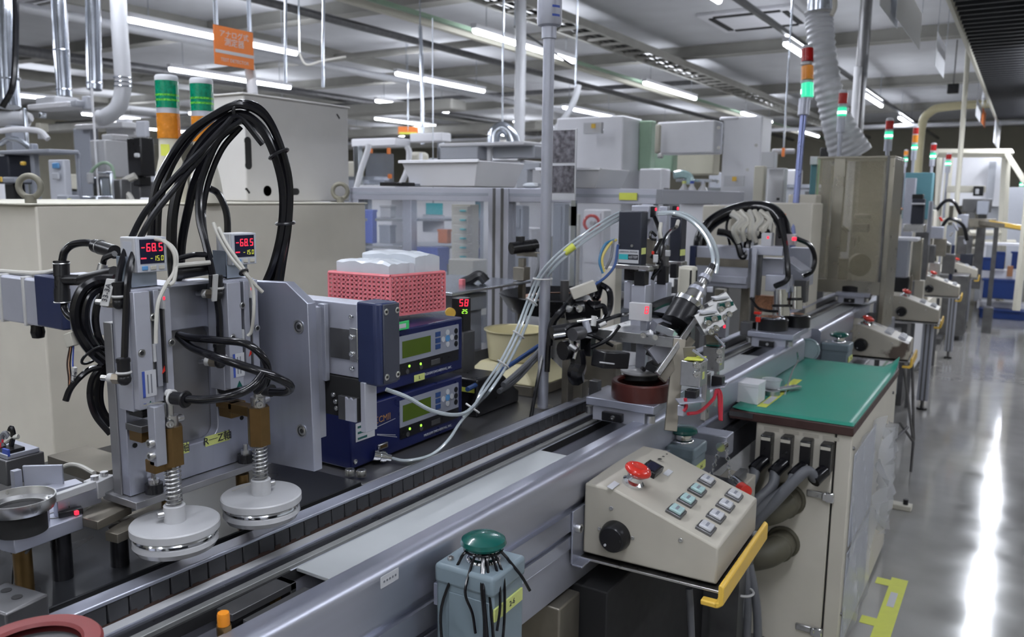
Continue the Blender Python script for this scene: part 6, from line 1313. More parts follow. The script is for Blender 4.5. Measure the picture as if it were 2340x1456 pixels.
ptube('hose', [(1600, 590, 3.7), (1602, 545, 3.7), (1625, 510, 3.7), (1668, 485, 3.68), (1715, 474, 3.66), (1760, 480, 3.6), (1785, 505, 3.55), (1795, 540, 3.52)], .030, 'black_rubber', t, 10)
ptube('cable', [(1785, 500, 3.5), (1795, 560, 3.45), (1800, 610, 3.42), (1798, 640, 3.42), (1770, 655, 3.42)], .012, 'black_rubber', t); ptube('cable', [(1820, 545, 3.5), (1850, 560, 3.5), (1862, 590, 3.5), (1855, 620, 3.5), (1835, 632, 3.5)], .010, 'black_rubber', t); ptube('cable', [(1640, 530, 3.6), (1665, 535, 3.58), (1685, 555, 3.56), (1695, 585, 3.55), (1705, 580, 3.55), (1712, 548, 3.55), (1760, 530, 3.52)], .016, 'black_rubber', t); ptube('cable', [(1715, 680, 3.45), (1730, 702, 3.45), (1750, 710, 3.45), (1775, 712, 3.45)], .006, 'black_rubber', t)
random.seed(11)
for k in range(13):
    x = 1670 + k * 7; ptube('white_wrap', [(x + random.randint(-6, 6), 488 + random.randint(-6, 6), 3.58), (x + 14 + random.randint(-8, 8), 505, 3.54), (x + random.randint(-8, 8), 525, 3.52), (x + 10 + random.randint(-8, 8), 545 + random.randint(-8, 10), 3.54)], .011, 'ivory' if k % 3 else 'white_cable', t, 6)
pbx('red_switch', 1722, 712, 1742, 718, 3.42, 'red_plastic', t); pbx('red_switch', 1726, 724, 1740, 736, 3.42, 'red_plastic', t); pbx('switch_post', 1728, 716, 1738, 760, 3.44, 'steel', t); pbx('dark_block', 1690, 735, 1728, 765, 3.5, 'steel_dark', t); pbx('reel_plate', 1725, 675, 1770, 712, 3.62, 'copper', t, 2.)
ptube('cable', [(1668, 490, 3.66), (1660, 520, 3.64), (1668, 560, 3.62)], .006, 'black_rubber', t)
# blue pole of the three colour stack light is built with the stack lights
# ================================================================ LEFT MACHINE COVER AND BOX BEHIND THE HEAD
KX = -2.5
a, b_ = PX(81, 470, KX), PX(835, 466, KX); ZK = 1.4545
t = thing('machine_cover', 'large beige machine cover with lifting eyes behind the head', 'machine cover', (KX - .5, (a.y + b_.y) / 2, 0))
MB().box((KX - 1.15, a.y, .03), (KX, b_.y, ZK)).build('body', 'beige_paint', t, bev=.006)
MB().box((KX - 1.17, a.y - .02, ZK), (KX + .004, b_.y + .01, ZK + .006)).build('top_sheet', 'cream_paint', t, bev=.002)
M('eye_steel', (.22, .21, .17), .55, .4, var=.1)
for (x, y) in ((75, 437), (782, 440)):
    p = PX(x, 466, KX - .03); c = Vector((KX - .04, p.y, ZK + .055)); e = MB(); e.torus(c, .032, .0095, (.6, -.8, 0), 24, 10); e.cyl((c.x, c.y, ZK + .006), (c.x, c.y, ZK + .03), .016, n=12); e.build('lifting_eye', 'eye_steel', t)
BXX = -2.78
a, b_ = PX(556, 219, BXX), PX(795, 245, BXX); zt_ = (a.z + b_.z) / 2
t = thing('switchgear_box', 'tall beige steel box with slots and round hole on the machine cover', 'box', (BXX - .3, (a.y + b_.y) / 2, ZK + .006))
M('beige_light', (.54, .53, .52), .48, var=.04, scale=9)
MB().box((BXX - .32, a.y, ZK + .008), (BXX, b_.y, zt_)).build('body', 'beige_light', t, bev=.006); MB().box((BXX - .33, a.y - .01, zt_), (BXX + .006, b_.y + .01, zt_ + .008)).build('lid', 'beige_light', t, bev=.003)
def slot(x0, y0, x1, y1, r): 
    A, B = PX(x0, y0, BXX), PX(x1, y1, BXX); b = MB(); b.cyl((BXX - .002, A.y, A.z), (BXX + .0015, A.y, A.z), r, n=16); b.cyl((BXX - .002, B.y, B.z), (BXX + .0015, B.y, B.z), r, n=16)
    d = (B - A); 
    if d.length > .001:
        n_ = Vector((0, -d.z, d.y)).normalized() * r; V = [A + n_, B + n_, B - n_, A - n_]; b.add([Vector((BXX + .0014, p.y, p.z)) for p in V], [(0, 1, 2, 3)])
    return b
slot(566, 322, 568, 378, .017).build('slot', 'black_matt', t); slot(611, 436, 611, 436.5, .022).build('round_hole', 'black_matt', t); slot(664, 438, 678, 438, .015).build('slot', 'black_matt', t); slot(770, 262, 775, 270, .004).build('slot', 'black_matt', t); slot(563, 432, 569, 440, .005).build('slot', 'black_matt', t)
# ================================================================ STACK LIGHTS
def stack(label, x, y_top, segs, pole, d, r, foot_y, group, wide=False, foot_x=None):
    """segs: (y0, y1, material, lit)"""
    top = PD(x, y_top, d); fx = foot_x if foot_x is not None else x
    base = PD(fx, foot_y, d); t = thing('stack_light', label, 'stack light', (base.x, base.y, 0 if pole else base.z), group=group)
    ax = PD(x, segs[-1][1], d) - PD(x + (fx - x) * .12 if foot_x else x, y_top, d)
    for (y0, y1, m, lit) in segs:
        p0, p1 = PD(x, y0, d), PD(x, y1, d); l_ = MB().cyl((base.x if not foot_x else p0.x, base.y if not foot_x else p0.y, p0.z), (base.x if not foot_x else p1.x, base.y if not foot_x else p1.y, p1.z), r, n=20).build('lens', m, t)
        px0 = base if not foot_x else p0
        if lit:
            zc = p0.z * .42 + p1.z * .58; h = (p0.z - p1.z) * .16
            MB().cyl((px0.x, px0.y, zc - h), (px0.x, px0.y, zc + h), r * 1.015, n=20).build('glow', 'lamp_glow', l_)
        MB().cyl((px0.x, px0.y, p1.z - (p0.z - p1.z) * .22), (px0.x, px0.y, p1.z), r * .96, n=20).build('spacer', 'label_white', t)
    p0 = PD(x, segs[0][0], d); c0 = base if not foot_x else p0
    MB().lathe([(r, 0), (r * .95, .012), (r * .6, .02), (0, .022)], (c0.x, c0.y, p0.z), 20).build('cap', 'label_white', t)
    return t, base
def pole_of(t, x, y0, y1, d, rb, rp, ysplit, fx=None, floor=True):
    a, s_, b = PD(x, y0, d), PD(x if fx is None else x + (fx - x) * (ysplit - y0) / (y1 - y0), ysplit, d), PD(x if fx is None else fx, y1, d)
    if fx is None: s_ = Vector((a.x, a.y, s_.z)); b = Vector((a.x, a.y, b.z))
    MB().cyl(a, s_, rb, n=16).build('lamp_base', 'anodised', t); MB().cyl(s_, b, rp, n=12).build('pole', 'anodised' if fx is None else 'pole_blue', t)
    if floor: MB().cyl((b.x, b.y, 0), b, rp, n=12).build('pole_foot', 'steel_dark', t)
M('pole_blue', (.20, .23, .42), .3, .6, var=.05)
R_, O_, G_ = ('lamp_red', False), ('lamp_orange', False), ('lamp_green_lit', True)
G_L = 'stack lights along the line'
t, b_ = stack('stack light with red, orange and green lamps on a blue pole', 1845, 108, [(112, 141, *R_), (152, 183, *O_), (191, 222, *G_)], True, 4.55, .033, 545, G_L, foot_x=1812)
pole_of(t, 1839, 226, 545, 4.55, .031, .018, 264, 1812, False); p = PD(1812, 545, 4.55); MB().cyl((p.x, p.y, 0), p, .018, n=12).build('pole_foot', 'pole_blue', t)
for (x, segs, d, r, yb, ys, ye, lab) in ((1923, [(214, 238, *R_), (246, 266, *G_)], 4.97, .0265, 270, 302, 356, 'red and green stack light in front of the corrugated duct'),
      (2030, [(277, 296, *R_), (301, 318, *G_)], 5.6, .026, 322, 345, 360, 'red and green stack light right of the clear enclosure'),
      (2089, [(293, 307, *R_), (309, 326, *O_), (331, 343, *G_)], 8.2, .027, 346, 366, 500, 'far stack light with three lamps over the teal cabinet'),
      (2131, [(331, 345, *R_), (350, 363, *G_)], 9.2, .030, 366, 380, 560, 'red and green stack light right of the teal cabinet'),
      (2166, [(353, 364, *R_), (368, 379, *G_)], 10.4, .032, 382, 395, 600, 'smallest red and green stack light by the cream frame'),
      (2069, [(345, 355, *O_), (360, 369, *G_)], 12.5, .030, 372, 382, 520, 'distant orange and green stack light behind the three lamp one'),
      (2041, [(372, 382, *O_), (388, 398, *G_)], 13.5, .030, 400, 412, 520, 'distant orange and green stack light left of the teal cabinet'),
      (2334, [(404, 412, *R_), (417, 426, *G_)], 13.0, .030, 428, 440, 600, 'distant stack light at the right picture edge')):
    t, b_ = stack(lab, x, segs[0][0] - 4, segs, True, d, r, yb, G_L); p = PD(x, yb, d)
    zs, ze = PD(x, ys, d).z, PD(x, ye, d).z
    MB().cyl((p.x, p.y, zs), (p.x, p.y, p.z), r * .95, n=14).build('lamp_base', 'anodised', t); MB().cyl((p.x, p.y, PD(x, ye, d).z - .02 if x == 1923 else 0), (p.x, p.y, zs), r * .5, n=10).build('pole', 'anodised', t)
M('lens_rib', (.10, .45, .05), .2, var=.9, scale=120)
M('lens_green_off', (.0, .22, .12), .18, var=.5, scale=90, coat=.5); M('lens_orange_off', (.55, .20, .02), .25, var=.2, scale=60)
for (x, d, lab) in ((391, 2.95, 'left of two green and orange stack lights behind the cables'), (469, 2.95, 'right of two green and orange stack lights behind the cables')):
    p = PD(x, 400, d); s = d / FPX; t = thing('stack_light', lab, 'stack light', (p.x, p.y, ZK + .006), group='green and orange stack lights')
    f = 0 if x < 430 else 7; z = lambda y: PD(x, y + f, d).z; r = .0395
    gl = MB().cyl((p.x, p.y, z(250)), (p.x, p.y, z(190)), r, n=28).build('green_lens', 'lens_green_off', t); MB().cyl((p.x, p.y, z(262)), (p.x, p.y, z(250)), r * .97, n=28).build('spacer', 'anodised_light', t)
    MB().cyl((p.x, p.y, z(318)), (p.x, p.y, z(262)), r, n=28).build('orange_lens', 'lens_orange_off', t); MB().lathe([(r, 0), (r, .014), (r * .9, .02), (0, .022)], (p.x, p.y, z(190)), 28).build('cap', 'label_white', t)
    for k, yy in enumerate((222, 233)): MB().cyl((p.x, p.y, z(yy + 2.2)), (p.x, p.y, z(yy - 2.2)), r * 1.01, n=28).build('lens_rib', 'lens_rib', gl)
    MB().lathe([(r * 1.5, ZK + .006), (r * 1.5, ZK + .03), (r * 1.3, z(400)), (r * .95, z(360)), (r * .9, z(318)), (0, z(318))], (p.x, p.y, 0), 28).build('bell_base', 'cream_paint', t); MB().cbox((p.x + .03, p.y - .04, z(345)), (.03, .004, .04), rz=.6).build('yellow_label', 'yellow_tape', t)
# ================================================================ CLEAR GUARD FRAME WITH BINS
GY = 3.0
t = thing('guard_frame', 'aluminium profile guard frame with clear panes behind the controllers', 'frame', (-2.0, GY, 0))
def prof_v(x0, x1, y0, y1, Y):
    a, b = PY(x0, y0, Y), PY(x1, y1, Y); w = b.x - a.x
    MB().box((a.x, Y - .005, max(0, b.z)), (b.x, Y + .06, a.z)).build('post', 'anodised_light', t, bev=.002)
    for f in (.30, .70): MB().box((a.x + w * f - w * .07, Y - .006, max(0, b.z)), (a.x + w * f + w * .07, Y - .0045, a.z)).build('post_slot', 'steel_dark', t)
prof_v(1117, 1152, 430, 1500, GY)
zt1, zt0 = PY(1000, 429, GY).z, PY(1000, 459, GY).z; xl, xr = PY(800, 440, GY).x, PY(1500, 440, GY).x
MB().box((xl, GY, zt0), (xr, GY + .06, zt1)).build('top_rail', 'anodised_light', t, bev=.002); MB().box((xl, GY - .001, zt0 + (zt1 - zt0) * .42), (xr, GY + .001, zt0 + (zt1 - zt0) * .62)).build('rail_slot', 'grey_panel', t)
MB().box((xl, GY + .03, .62), (xr - .1, GY + .036, zt0)).build('clear_pane', 'acrylic', t)
MB().box((xl, GY + 1.1, zt0), (xr, GY + 1.16, zt1)).build('rear_rail', 'anodised_light', t, bev=.002); a = PY(930, 560, GY + 1.1); MB().box((a.x - .035, GY + 1.1, 0), (a.x + .035, GY + 1.16, zt1)).build('rear_post', 'anodised_light', t, bev=.002)
for x in (xl + .02, xr - .04): MB().box((x - .02, GY + .06, zt0), (x + .04, GY + 1.1, zt1)).build('side_rail', 'anodised_light', t, bev=.002)
MB().box((xl, GY + .06, zt1 - .012), (xr, GY + 1.1, zt1 - .008)).build('top_pane', 'acrylic', t)
for x in (xl, xr - .06): MB().box((x, GY + .0, 0), (x + .05, GY + .05, zt0)).build('post', 'anodised_light', t, bev=.002)
p = PY(1435, 449, GY - .005); MB().cbox((p.x, GY - .004, p.z), (.075, .004, .028)).build('yellow_tag', 'yellow_tape', t)
ZF = zt1
def tray_bin(x0, x1, y0, y1, d, h, label, m='white_paint'):
    p0, p1 = PD(x0, y1, d), PD(x1, y1, d); z0 = ZF; z1 = PD((x0 + x1) / 2, y0, d).z; cx, cy = (p0.x + p1.x) / 2, (p0.y + p1.y) / 2
    t = thing('parts_bin', label, 'bin', (cx, cy, z0), group='white bins on the guard frame'); w = abs(p1.x - p0.x) / 2 * 1.0; dpt = h
    b = MB(); o = .03
    lo = [(-w + o, -dpt + o), (w - o, -dpt + o), (w - o, dpt - o), (-w + o, dpt - o)]; hi = [(-w, -dpt), (w, -dpt), (w, dpt), (-w, dpt)]; k = .93
    V = [(cx + x, cy + y, z0) for x, y in lo] + [(cx + x, cy + y, z1) for x, y in hi] + [(cx + x * k, cy + y * k, z1) for x, y in hi] + [(cx + x * k, cy + y * k, z0 + .02) for x, y in lo]
    F = [(3, 2, 1, 0), (12, 13, 14, 15)]
    for i in range(4): j = (i + 1) % 4; F += [(i, j, 4 + j, 4 + i), (4 + i, 4 + j, 8 + j, 8 + i), (8 + i, 8 + j, 12 + j, 12 + i)]
    b.add(V, F); b.build('tub', m, t, bev=.004); MB().box((cx - w - .008, cy - dpt - .008, z1 - .008), (cx + w + .008, cy - dpt + .004, z1 + .004)).build('rim', m, t, bev=.002)
    return t
tray_bin(938, 1182, 372, 430, 3.25, .17, 'large white parts bin on the guard frame')
tray_bin(1245, 1425, 388, 438, 3.45, .15, 'second white parts bin on the guard frame right of the pole')
t = thing('black_strip', 'flat black tool box on the left end of the guard frame', 'box', foot(857, 428, 3.1, ZF)); a, b2 = PD(818, 415, 3.05), PD(897, 428, 3.05); MB().box((a.x, a.y + .12, ZF), (b2.x, a.y + .2, a.z)).build('box', 'black_plastic', t, bev=.003); MB().box((a.x, a.y + .2, ZF), (b2.x, a.y + .35, ZF + .01)).build('tray', 'grey_panel', t)
t = thing('small_pouch', 'small white pouch in front of the large bin', 'pouch', foot(1056, 428, 3.05, ZF)); c = PD(1056, 420, 3.05); MB().ball((c.x, GY + .03, ZF + .012), .042, 14, (1.0, .5, .30)).build('pouch', 'bag_plastic', t); MB().cbox((c.x + .03, GY + .03, ZF + .014), (.02, .03, .012)).build('knot', 'label_white', t)
t = thing('photo_board', 'white board with two dark photographs behind the pole', 'poster', foot(1290, 455, 2.9, 1.2))
a, b2 = PY(1262, 296, 2.9), PY(1314, 458, 2.9)
MB().box((a.x, 2.9, b2.z), (b2.x, 2.906, a.z)).build('board', 'label_white', t); zm = PY(1290, 375, 2.9).z
MB().box((a.x + .003, 2.898, zm + .006), (b2.x - .006, 2.900, a.z - .004)).build('photograph', 'photo_dark', t); MB().box((a.x + .003, 2.898, b2.z + .03), (b2.x - .006, 2.900, zm - .006)).build('photograph', 'photo_dark', t); MB().box((b2.x - .03, 2.906, b2.z - .1), (b2.x, 2.915, a.z - .3)).build('holder', 'galvanised', t)
MB().box((b2.x - .02, 2.906, .893), (b2.x, 2.92, b2.z)).build('stand', 'galvanised', t)
# things behind the panes
def block(name, cat, label, x0, y0, x1, y1, d, m, z=0., ratio=1., bev=.004, extra=(), group=None):
    """simple housing plus listed parts; extra: (part name, x0, y0, x1, y1, dd, material, ratio)"""
    t = thing(name, label, cat, foot((x0 + x1) / 2, y1, d, z), group=group)
    pbx('body', x0, y0, x1, y1, d, m, t, ratio, bev)
    for (nm, a0, b0, a1, b1, dd, mm, rr) in extra: pbx(nm, a0, b0, a1, b1, d + dd, mm, t, rr, .001)
    return t
sh = thing('wire_shelving', 'steel shelf rack behind the clear panes', 'shelf', foot(960, 700, 5.4, 0))
for x in (842, 1095):
    p = PD(x, 600, 5.5); MB().box((p.x - .02, p.y - .02, 0), (p.x + .02, p.y + .02, 1.52)).build('upright', 'galvanised', sh)
for y in (500, 560, 622, 700):
    a, b2 = PD(840, y, 5.5), PD(1098, y, 5.5); MB().box((a.x, a.y - .02, a.z - .02), (b2.x, max(a.y, b2.y) + .02, a.z)).build('shelf_board', 'galvanised', sh) if 0 else pslab('shelf_board', (840, y, 5.5), (1098, y, 5.5), .45, .018, 'galvanised', sh)
random.seed(21)
for k, (x0, y0, x1, y1, m, lab) in enumerate(((832, 480, 862, 556, 'blue_bin', 'blue bin at the left end of the rack'), (866, 515, 905, 556, 'grey_panel', 'grey bin on the rack left of the rear post'), (945, 565, 1028, 620, 'blue_bin', 'wide blue bin low on the rack'), (850, 578, 905, 620, 'blue_bin', 'blue bin low at the left of the rack'),
      (868, 470, 905, 498, 'white_plastic', 'white carton on the top of the rack'), (1000, 525, 1032, 556, 'orange_sign', 'small orange box on the rack'), (860, 640, 930, 698, 'blue_bin', 'bottom blue bin of the rack'))):
    block('storage_bin', 'bin', lab, x0, y0, x1, y1, 5.3, m, 0, 1.5, .006, [('rim', x0 - 1, y0 - 1, x1 + 1, y0 + 4, -.01, m, 1.5)], 'bins behind the clear panes')
dr = thing('drawer_stack', 'stack of cream small parts drawers behind the clear panes', 'drawers', foot(1062, 600, 5.0, 0))
pbx('carcass', 1032, 468, 1094, 602, 5.05, 'cream_paint', dr, 1.5)
for k in range(6): pbx('drawer', 1036, 472 + k * 21, 1080, 490 + k * 21, 4.88, 'ivory', dr, 2.0); pbx('drawer_handle', 1050, 480 + k * 21, 1066, 484 + k * 21, 4.84, 'cyan_paper', dr, 2.)
block('beige_case', 'case', 'low beige case behind the grey shelf', 1025, 592, 1112, 720, 4.2, 'cream_paint', 0, 1.2)
cb = thing('clipboard_sign', 'white hanging sheet with a teal header behind the panes', 'sign', foot(992, 530, 4.6, 1.3)); a, b2 = PY(966, 490, 4.3), PY(1014, 532, 4.3); MB().box((a.x, 4.3, b2.z), (b2.x, 4.305, a.z)).build('sheet', 'paper', cb); a2 = PY(974, 464, 4.3); b3 = PY(1012, 491, 4.3); MB().box((a2.x, 4.295, b3.z), (b3.x, 4.30, a2.z)).build('header', 'cyan_paper', cb); MB().cyl(((a.x + b2.x) / 2, 4.3, a2.z), ((a.x + b2.x) / 2, 4.3, 2.6), .004, n=6).build('cord', 'galvanised', cb)
for k, (x0, y0, x1, y1, d, m, lab, nm) in enumerate(((1160, 470, 1210, 520, 4.8, 'grey_panel', 'grey bent machine hood behind the panes left of the pole', 'machine_hood'), (1165, 520, 1235, 640, 5.2, 'white_paint', 'pale machine side behind the panes left of the pole', 'side_cabinet'), (1330, 480, 1395, 600, 5.2, 'white_paint', 'pale machine housing behind the tubes', 'side_cabinet'), (1260, 465, 1300, 640, 5.6, 'grey_panel', 'tall grey cabinet behind the pole', 'tall_cabinet'), (1300, 490, 1325, 660, 5.4, 'beige_paint', 'brownish column right of the pole', 'column_box'))):
    block(nm, 'machine', lab, x0, y0, x1, y1 + 120, d, m, 0, 1.2, .01, [('door', x0 + 4, y0 + 8, x1 - 14, y1, -.05, m, 1.6)])
vw = thing('valve_wheel', 'red handwheel on a far pipe behind the tubes', 'valve', tuple(PD(1352, 500, 5.6))); MB().torus(PD(1352, 510, 5.0), .045, .010, (.5, -.8, 0), 20, 6).build('wheel', 'red_plastic', vw); pcyl('stem', (1352, 510, 5.0), (1360, 510, 5.1), .012, 'steel', vw)
# ================================================================ MACHINES AND BENCHES BEHIND THE GUARD FRAME
t = thing('extraction_bench', 'long white bench with hood panels above the large bin', 'bench', foot(1100, 480, 6.0, 0))
for (nm, x0, y0, x1, y1, d, m, r) in (('hood_panel', 1005, 335, 1115, 365, 6.0, 'label_grey', 2.5), ('hood_panel', 1125, 335, 1245, 362, 5.9, 'label_grey', 2.5), ('hood_top', 1000, 328, 1245, 336, 5.95, 'white_paint', 2.5), ('hood_post', 1112, 330, 1126, 372, 5.9, 'white_paint', 1.), ('bench_body', 930, 372, 1250, 620, 6.4, 'white_paint', 2.5), ('roller', 1180, 372, 1245, 388, 5.6, 'label_grey', 2.5), ('side_box', 1180, 388, 1218, 430, 5.6, 'label_grey', 1.)):
    pbx(nm, x0, y0, x1, y1, d, m, t, r, .006)
t = thing('upper_duct_box', 'long pale rectangular duct over the left bench', 'duct', foot(880, 330, 7.5, 1.9)); pbx('duct', 800, 318, 940, 336, 7.5, 'white_paint', t, 2.5, .01); pbx('duct', 935, 305, 1032, 325, 7.4, 'white_paint', t, 2.5, .01); pbx('stand', 810, 336, 830, 560, 7.5, 'galvanised', t); pbx('stand', 1000, 325, 1015, 560, 7.5, 'galvanised', t)
t = thing('glass_cover', 'clear box with orange clips on the bench by the box', 'cover', foot(870, 430, 6.6, 0)); pbx('pane', 836, 352, 900, 425, 6.6, 'acrylic', t, 1.5, 0); pbx('clip', 884, 338, 893, 352, 6.5, 'orange_sign', t); pbx('clip', 886, 398, 896, 408, 6.5, 'orange_sign', t); pbx('clip', 844, 340, 852, 350, 6.6, 'orange_sign', t); pbx('base', 815, 424, 940, 436, 6.6, 'white_paint', t, 2.); ptube('arm', [(812, 440, 6.4), (825, 390, 6.4), (840, 345, 6.4), (842, 330, 6.4)], .022, 'white_paint', t); ptube('arm', [(915, 425, 6.4), (930, 390, 6.4), (935, 350, 6.4), (930, 335, 6.4)], .022, 'white_paint', t); pbx('cabinet', 815, 436, 930, 640, 6.7, 'white_paint', t, 2.)
block('white_canister', 'canister', 'white canister on the bench behind the bin', 932, 348, 982, 385, 6.6, 'cream_paint', 0, 1., .03, [('neck', 958, 350, 966, 370, -.1, 'white_paint', 1.)])
for (pts, r, m, lab, d) in (([(1190, -30), (1190, 120), (1188, 220), (1186, 335)], .055, 'white_duct', 'thick white vertical duct left of the pole', 8.0), ([(1128, 340), (1130, 305), (1148, 292), (1166, 305), (1175, 330)], .055, 'galvanised', 'silver duct elbow beside the thick white duct', 7.0),
         ([(1322, 195), (1312, 230), (1290, 270), (1240, 330), (1225, 345)], .03, 'white_duct', 'slanting white pipe right of the pole', 7.4), ([(960, 60), (963, 130), (965, 230), (966, 330)], .020, 'galvanised', 'thin grey vertical pipe crossing the strip lights', 8.5), ([(1175, 60), (1310, 150)], .012, 'steel_dark', 'thin dark slanting conduit under the ceiling', 9.), ([(740, -30), (738, 100), (738, 200)], .012, 'galvanised', 'thin hanging rod right of the orange sign', 6.5), ([(653, -30), (652, 100), (652, 190)], .012, 'galvanised', 'second thin hanging rod beside the orange sign', 6.5), ([(683, 120), (700, 148), (735, 140), (790, 130)], .012, 'white_cable', 'drooping white cable at the end of the sign light', 8.0), ([(570, 150), (575, 190), (578, 216)], .03, 'white_paint', 'short white pipe below the orange sign', 4.8)):
    tag(MB().tube([PD(x, y, d) for x, y in pts], r, n=10).build('hall_pipe', m), lab, 'pipe', 'pipes in the hall')
sg = thing('far_sign', 'small orange and yellow hanging sign far behind the strip lights', 'sign', tuple(PD(932, 298, 14))); a, b2 = PD(915, 290, 14), PD(950, 307, 14); MB().cbox((a + b2) / 2, (.34, .01, .13), rz=.56).build('board', 'orange_sign', sg); MB().cbox((a + b2) / 2 + Vector((.005, -.01, -.045)), (.30, .01, .035), rz=.56).build('yellow_edge', 'yellow_tape', sg); c = (a + b2) / 2; MB().cyl(c, (c.x, c.y, CEIL), .01, n=6).build('rod', 'galvanised', sg)
# white press with green panel
t = thing('white_press', 'large white machine with green side and warning labels behind the press', 'machine', foot(1400, 560, 6.3, 0))
for (nm, x0, y0, x1, y1, d, m, r) in (('main_housing', 1268, 276, 1462, 640, 6.6, 'white_paint', 1.6), ('green_panel', 1458, 278, 1500, 390, 6.5, 'green_paint', 1.), ('green_recess', 1495, 300, 1550, 392, 6.9, 'green_paint', 1.5), ('lower_housing', 1455, 388, 1530, 640, 6.5, 'white_paint', 1.), ('arm', 1502, 280, 1650, 352, 6.2, 'white_paint', 2.2), ('arm_nose', 1495, 285, 1512, 350, 6.1, 'cream_paint', 1.), ('column', 1642, 274, 1758, 640, 6.2, 'white_paint', 1.1), ('column_top', 1642, 268, 1700, 276, 6.1, 'white_paint', 1.1), ('nozzle', 1500, 350, 1518, 362, 6.1, 'steel', 1.), ('recess', 1545, 350, 1644, 400, 7.2, 'wall_cream', 2.)):
    pbx(nm, x0, y0, x1, y1, d, m, t, r, .012)
for (x, y, d) in ((1356, 293, 6.1), (1678, 414, 5.85)):
    w_ = pbx('warning_label', x - 22, y - 12, x + 22, y + 12, d, 'label_white', t, 4., 0); pbx('warning_mark', x - 5, y - 10, x + 5, y, d - .06, 'yellow_guard', t, 3., 0)
for (x, y) in ((1642, 292), (1642, 338), (1640, 415), (1708, 388), (1728, 332)): pcyl('screw', (x, y, 5.8), (x, y, 5.83), .012, 'steel', t, 10)
pbx('handle', 1515, 430, 1530, 478, 6.1, 'steel_dark', t)
t = thing('bottle_bench', 'bench with bottles and a pale blue pipe beside the white press', 'bench', foot(1590, 480, 5.6, 0)); pbx('bench_top', 1548, 455, 1640, 463, 5.6, 'grey_panel', t, 2.); pbx('bench_body', 1550, 463, 1638, 640, 5.7, 'white_paint', t, 2.); pbx('shelf', 1545, 410, 1640, 416, 5.8, 'galvanised', t, 2.); ptube('pipe', [(1540, 400, 5.7), (1560, 398, 5.7), (1575, 405, 5.7), (1577, 420, 5.7)], .028, 'button_aqua', t)
for k, (x, m, lab) in enumerate(((1562, 'white_plastic', 'left white bottle on the bench by the press'), (1580, 'label_white', 'middle pale bottle on the bench by the press'), (1605, 'white_gloss', 'right round white bottle on the bench by the press'))):
    c = PD(x, 454, 5.55); b_t = thing('bottle', lab, 'bottle', tuple(c), group='bottles on the bench by the press'); MB().lathe([(0, 0), (.03, 0), (.032, .01), (.032, .06), (.014, .085), (.012, .1)], c, 18).build('bottle_body', m, b_t); MB().lathe([(.014, .1), (.014, .118), (0, .118)], c, 14).build('cap', ['lime_label', 'ink_blue', 'label_grey'][k], b_t)
for (x0, y0, x1, y1, d, m, lab, nm, ex) in ((1720, 380, 1752, 470, 5.3, 'cream_paint', 'cream cabinet with a white dome right of the white press', 'cream_cabinet', [('dome', 1738, 348, 1778, 384, .1, 'white_duct', 1.)]), (1752, 385, 1800, 470, 5.5, 'white_paint', 'pale cabinet beside the cream cabinet', 'pale_cabinet', [('keyhole', 1774, 452, 1782, 458, -.2, 'black_plastic', 1.)]),
        (1600, 470, 1690, 640, 5.0, 'beige_paint', 'beige machine side behind the black hose', 'side_cabinet', []), (1725, 465, 1878, 720, 4.7, 'beige_paint', 'wide beige cabinet behind the robot', 'wide_cabinet', [('orange_sticker', 1782, 488, 1796, 495, -.35, 'orange_sign', 2.)]), (1798, 445, 1880, 470, 4.9, 'beige_paint', 'beige box top behind the blue pole', 'beige_box', []),
        (1850, 362, 1874, 445, 5.6, 'teal_paint', 'teal box behind the clear enclosure', 'teal_box', [('green_stripe', 1867, 362, 1873, 445, -.1, 'green_bright', .3), ('white_top', 1850, 358, 1874, 376, -.05, 'white_paint', 1.)]), (1872, 338, 1915, 362, 6.5, 'black_plastic', 'dark unit on top behind the corrugated duct', 'dark_unit', [('foot_plate', 1880, 358, 1910, 366, 0., 'steel_dark', 1.)])):
    block(nm, 'cabinet', lab, x0, y0, x1, y1, d, m, 0, 1.1, .008, ex)
fl = thing('far_lamp', 'small horizontal lamp with an orange mark beside the white press', 'lamp', tuple(PD(1790, 345, 7))); pcyl('tube', (1765, 346, 7), (1815, 346, 7), .022, 'white_gloss', fl); pbx('mark', 1786, 338, 1794, 358, 6.9, 'orange_sign', fl); p = PD(1790, 346, 7); MB().cyl(p, (p.x, p.y, CEIL), .008, n=6).build('rod', 'galvanised', fl)
# ================================================================ CLEAR ENCLOSURE WITH CORRUGATED DUCT
d = 4.9; EY = PD(1935, 600, 4.9).y
t = thing('clear_enclosure', 'tall smoked clear enclosure with stainless edges over the third pallet', 'enclosure', foot(1935, 680, d, .893))
a, b2 = PY(1868, 358, EY), PY(2008, 690, EY); dx = .42
M('stainless', (.42, .40, .34), .3, .9, var=.1, scale=12)
MB().box((a.x, EY, a.z - .012), (b2.x + .03, EY + dx, a.z)).build('top_plate', 'stainless', t, bev=.003); MB().box((a.x, EY, .96), (a.x + .10, EY + .02, a.z - .012)).build('front_pane', 'smoked_acrylic', t); MB().box((a.x + .10, EY, .96), (a.x + .16, EY + .02, a.z - .012)).build('front_stile', 'stainless', t, bev=.002); MB().box((a.x + .16, EY, 1.02), (b2.x - .005, EY + .012, a.z - .012)).build('front_pane', 'smoked_acrylic', t); MB().box((b2.x - .012, EY - .004, .72), (b2.x, EY + .02, a.z)).build('corner_edge', 'steel_dark', t)
MB().box((b2.x, EY, .72), (b2.x + .028, EY + dx, a.z - .013)).build('side_panel', 'stainless', t, bev=.002); MB().box((a.x, EY + dx, .893), (b2.x, EY + dx + .012, a.z)).build('rear_panel', 'smoked_acrylic', t); MB().box((a.x, EY - .005, .94), (b2.x, EY + .02, 1.02)).build('sill', 'stainless', t, bev=.002)
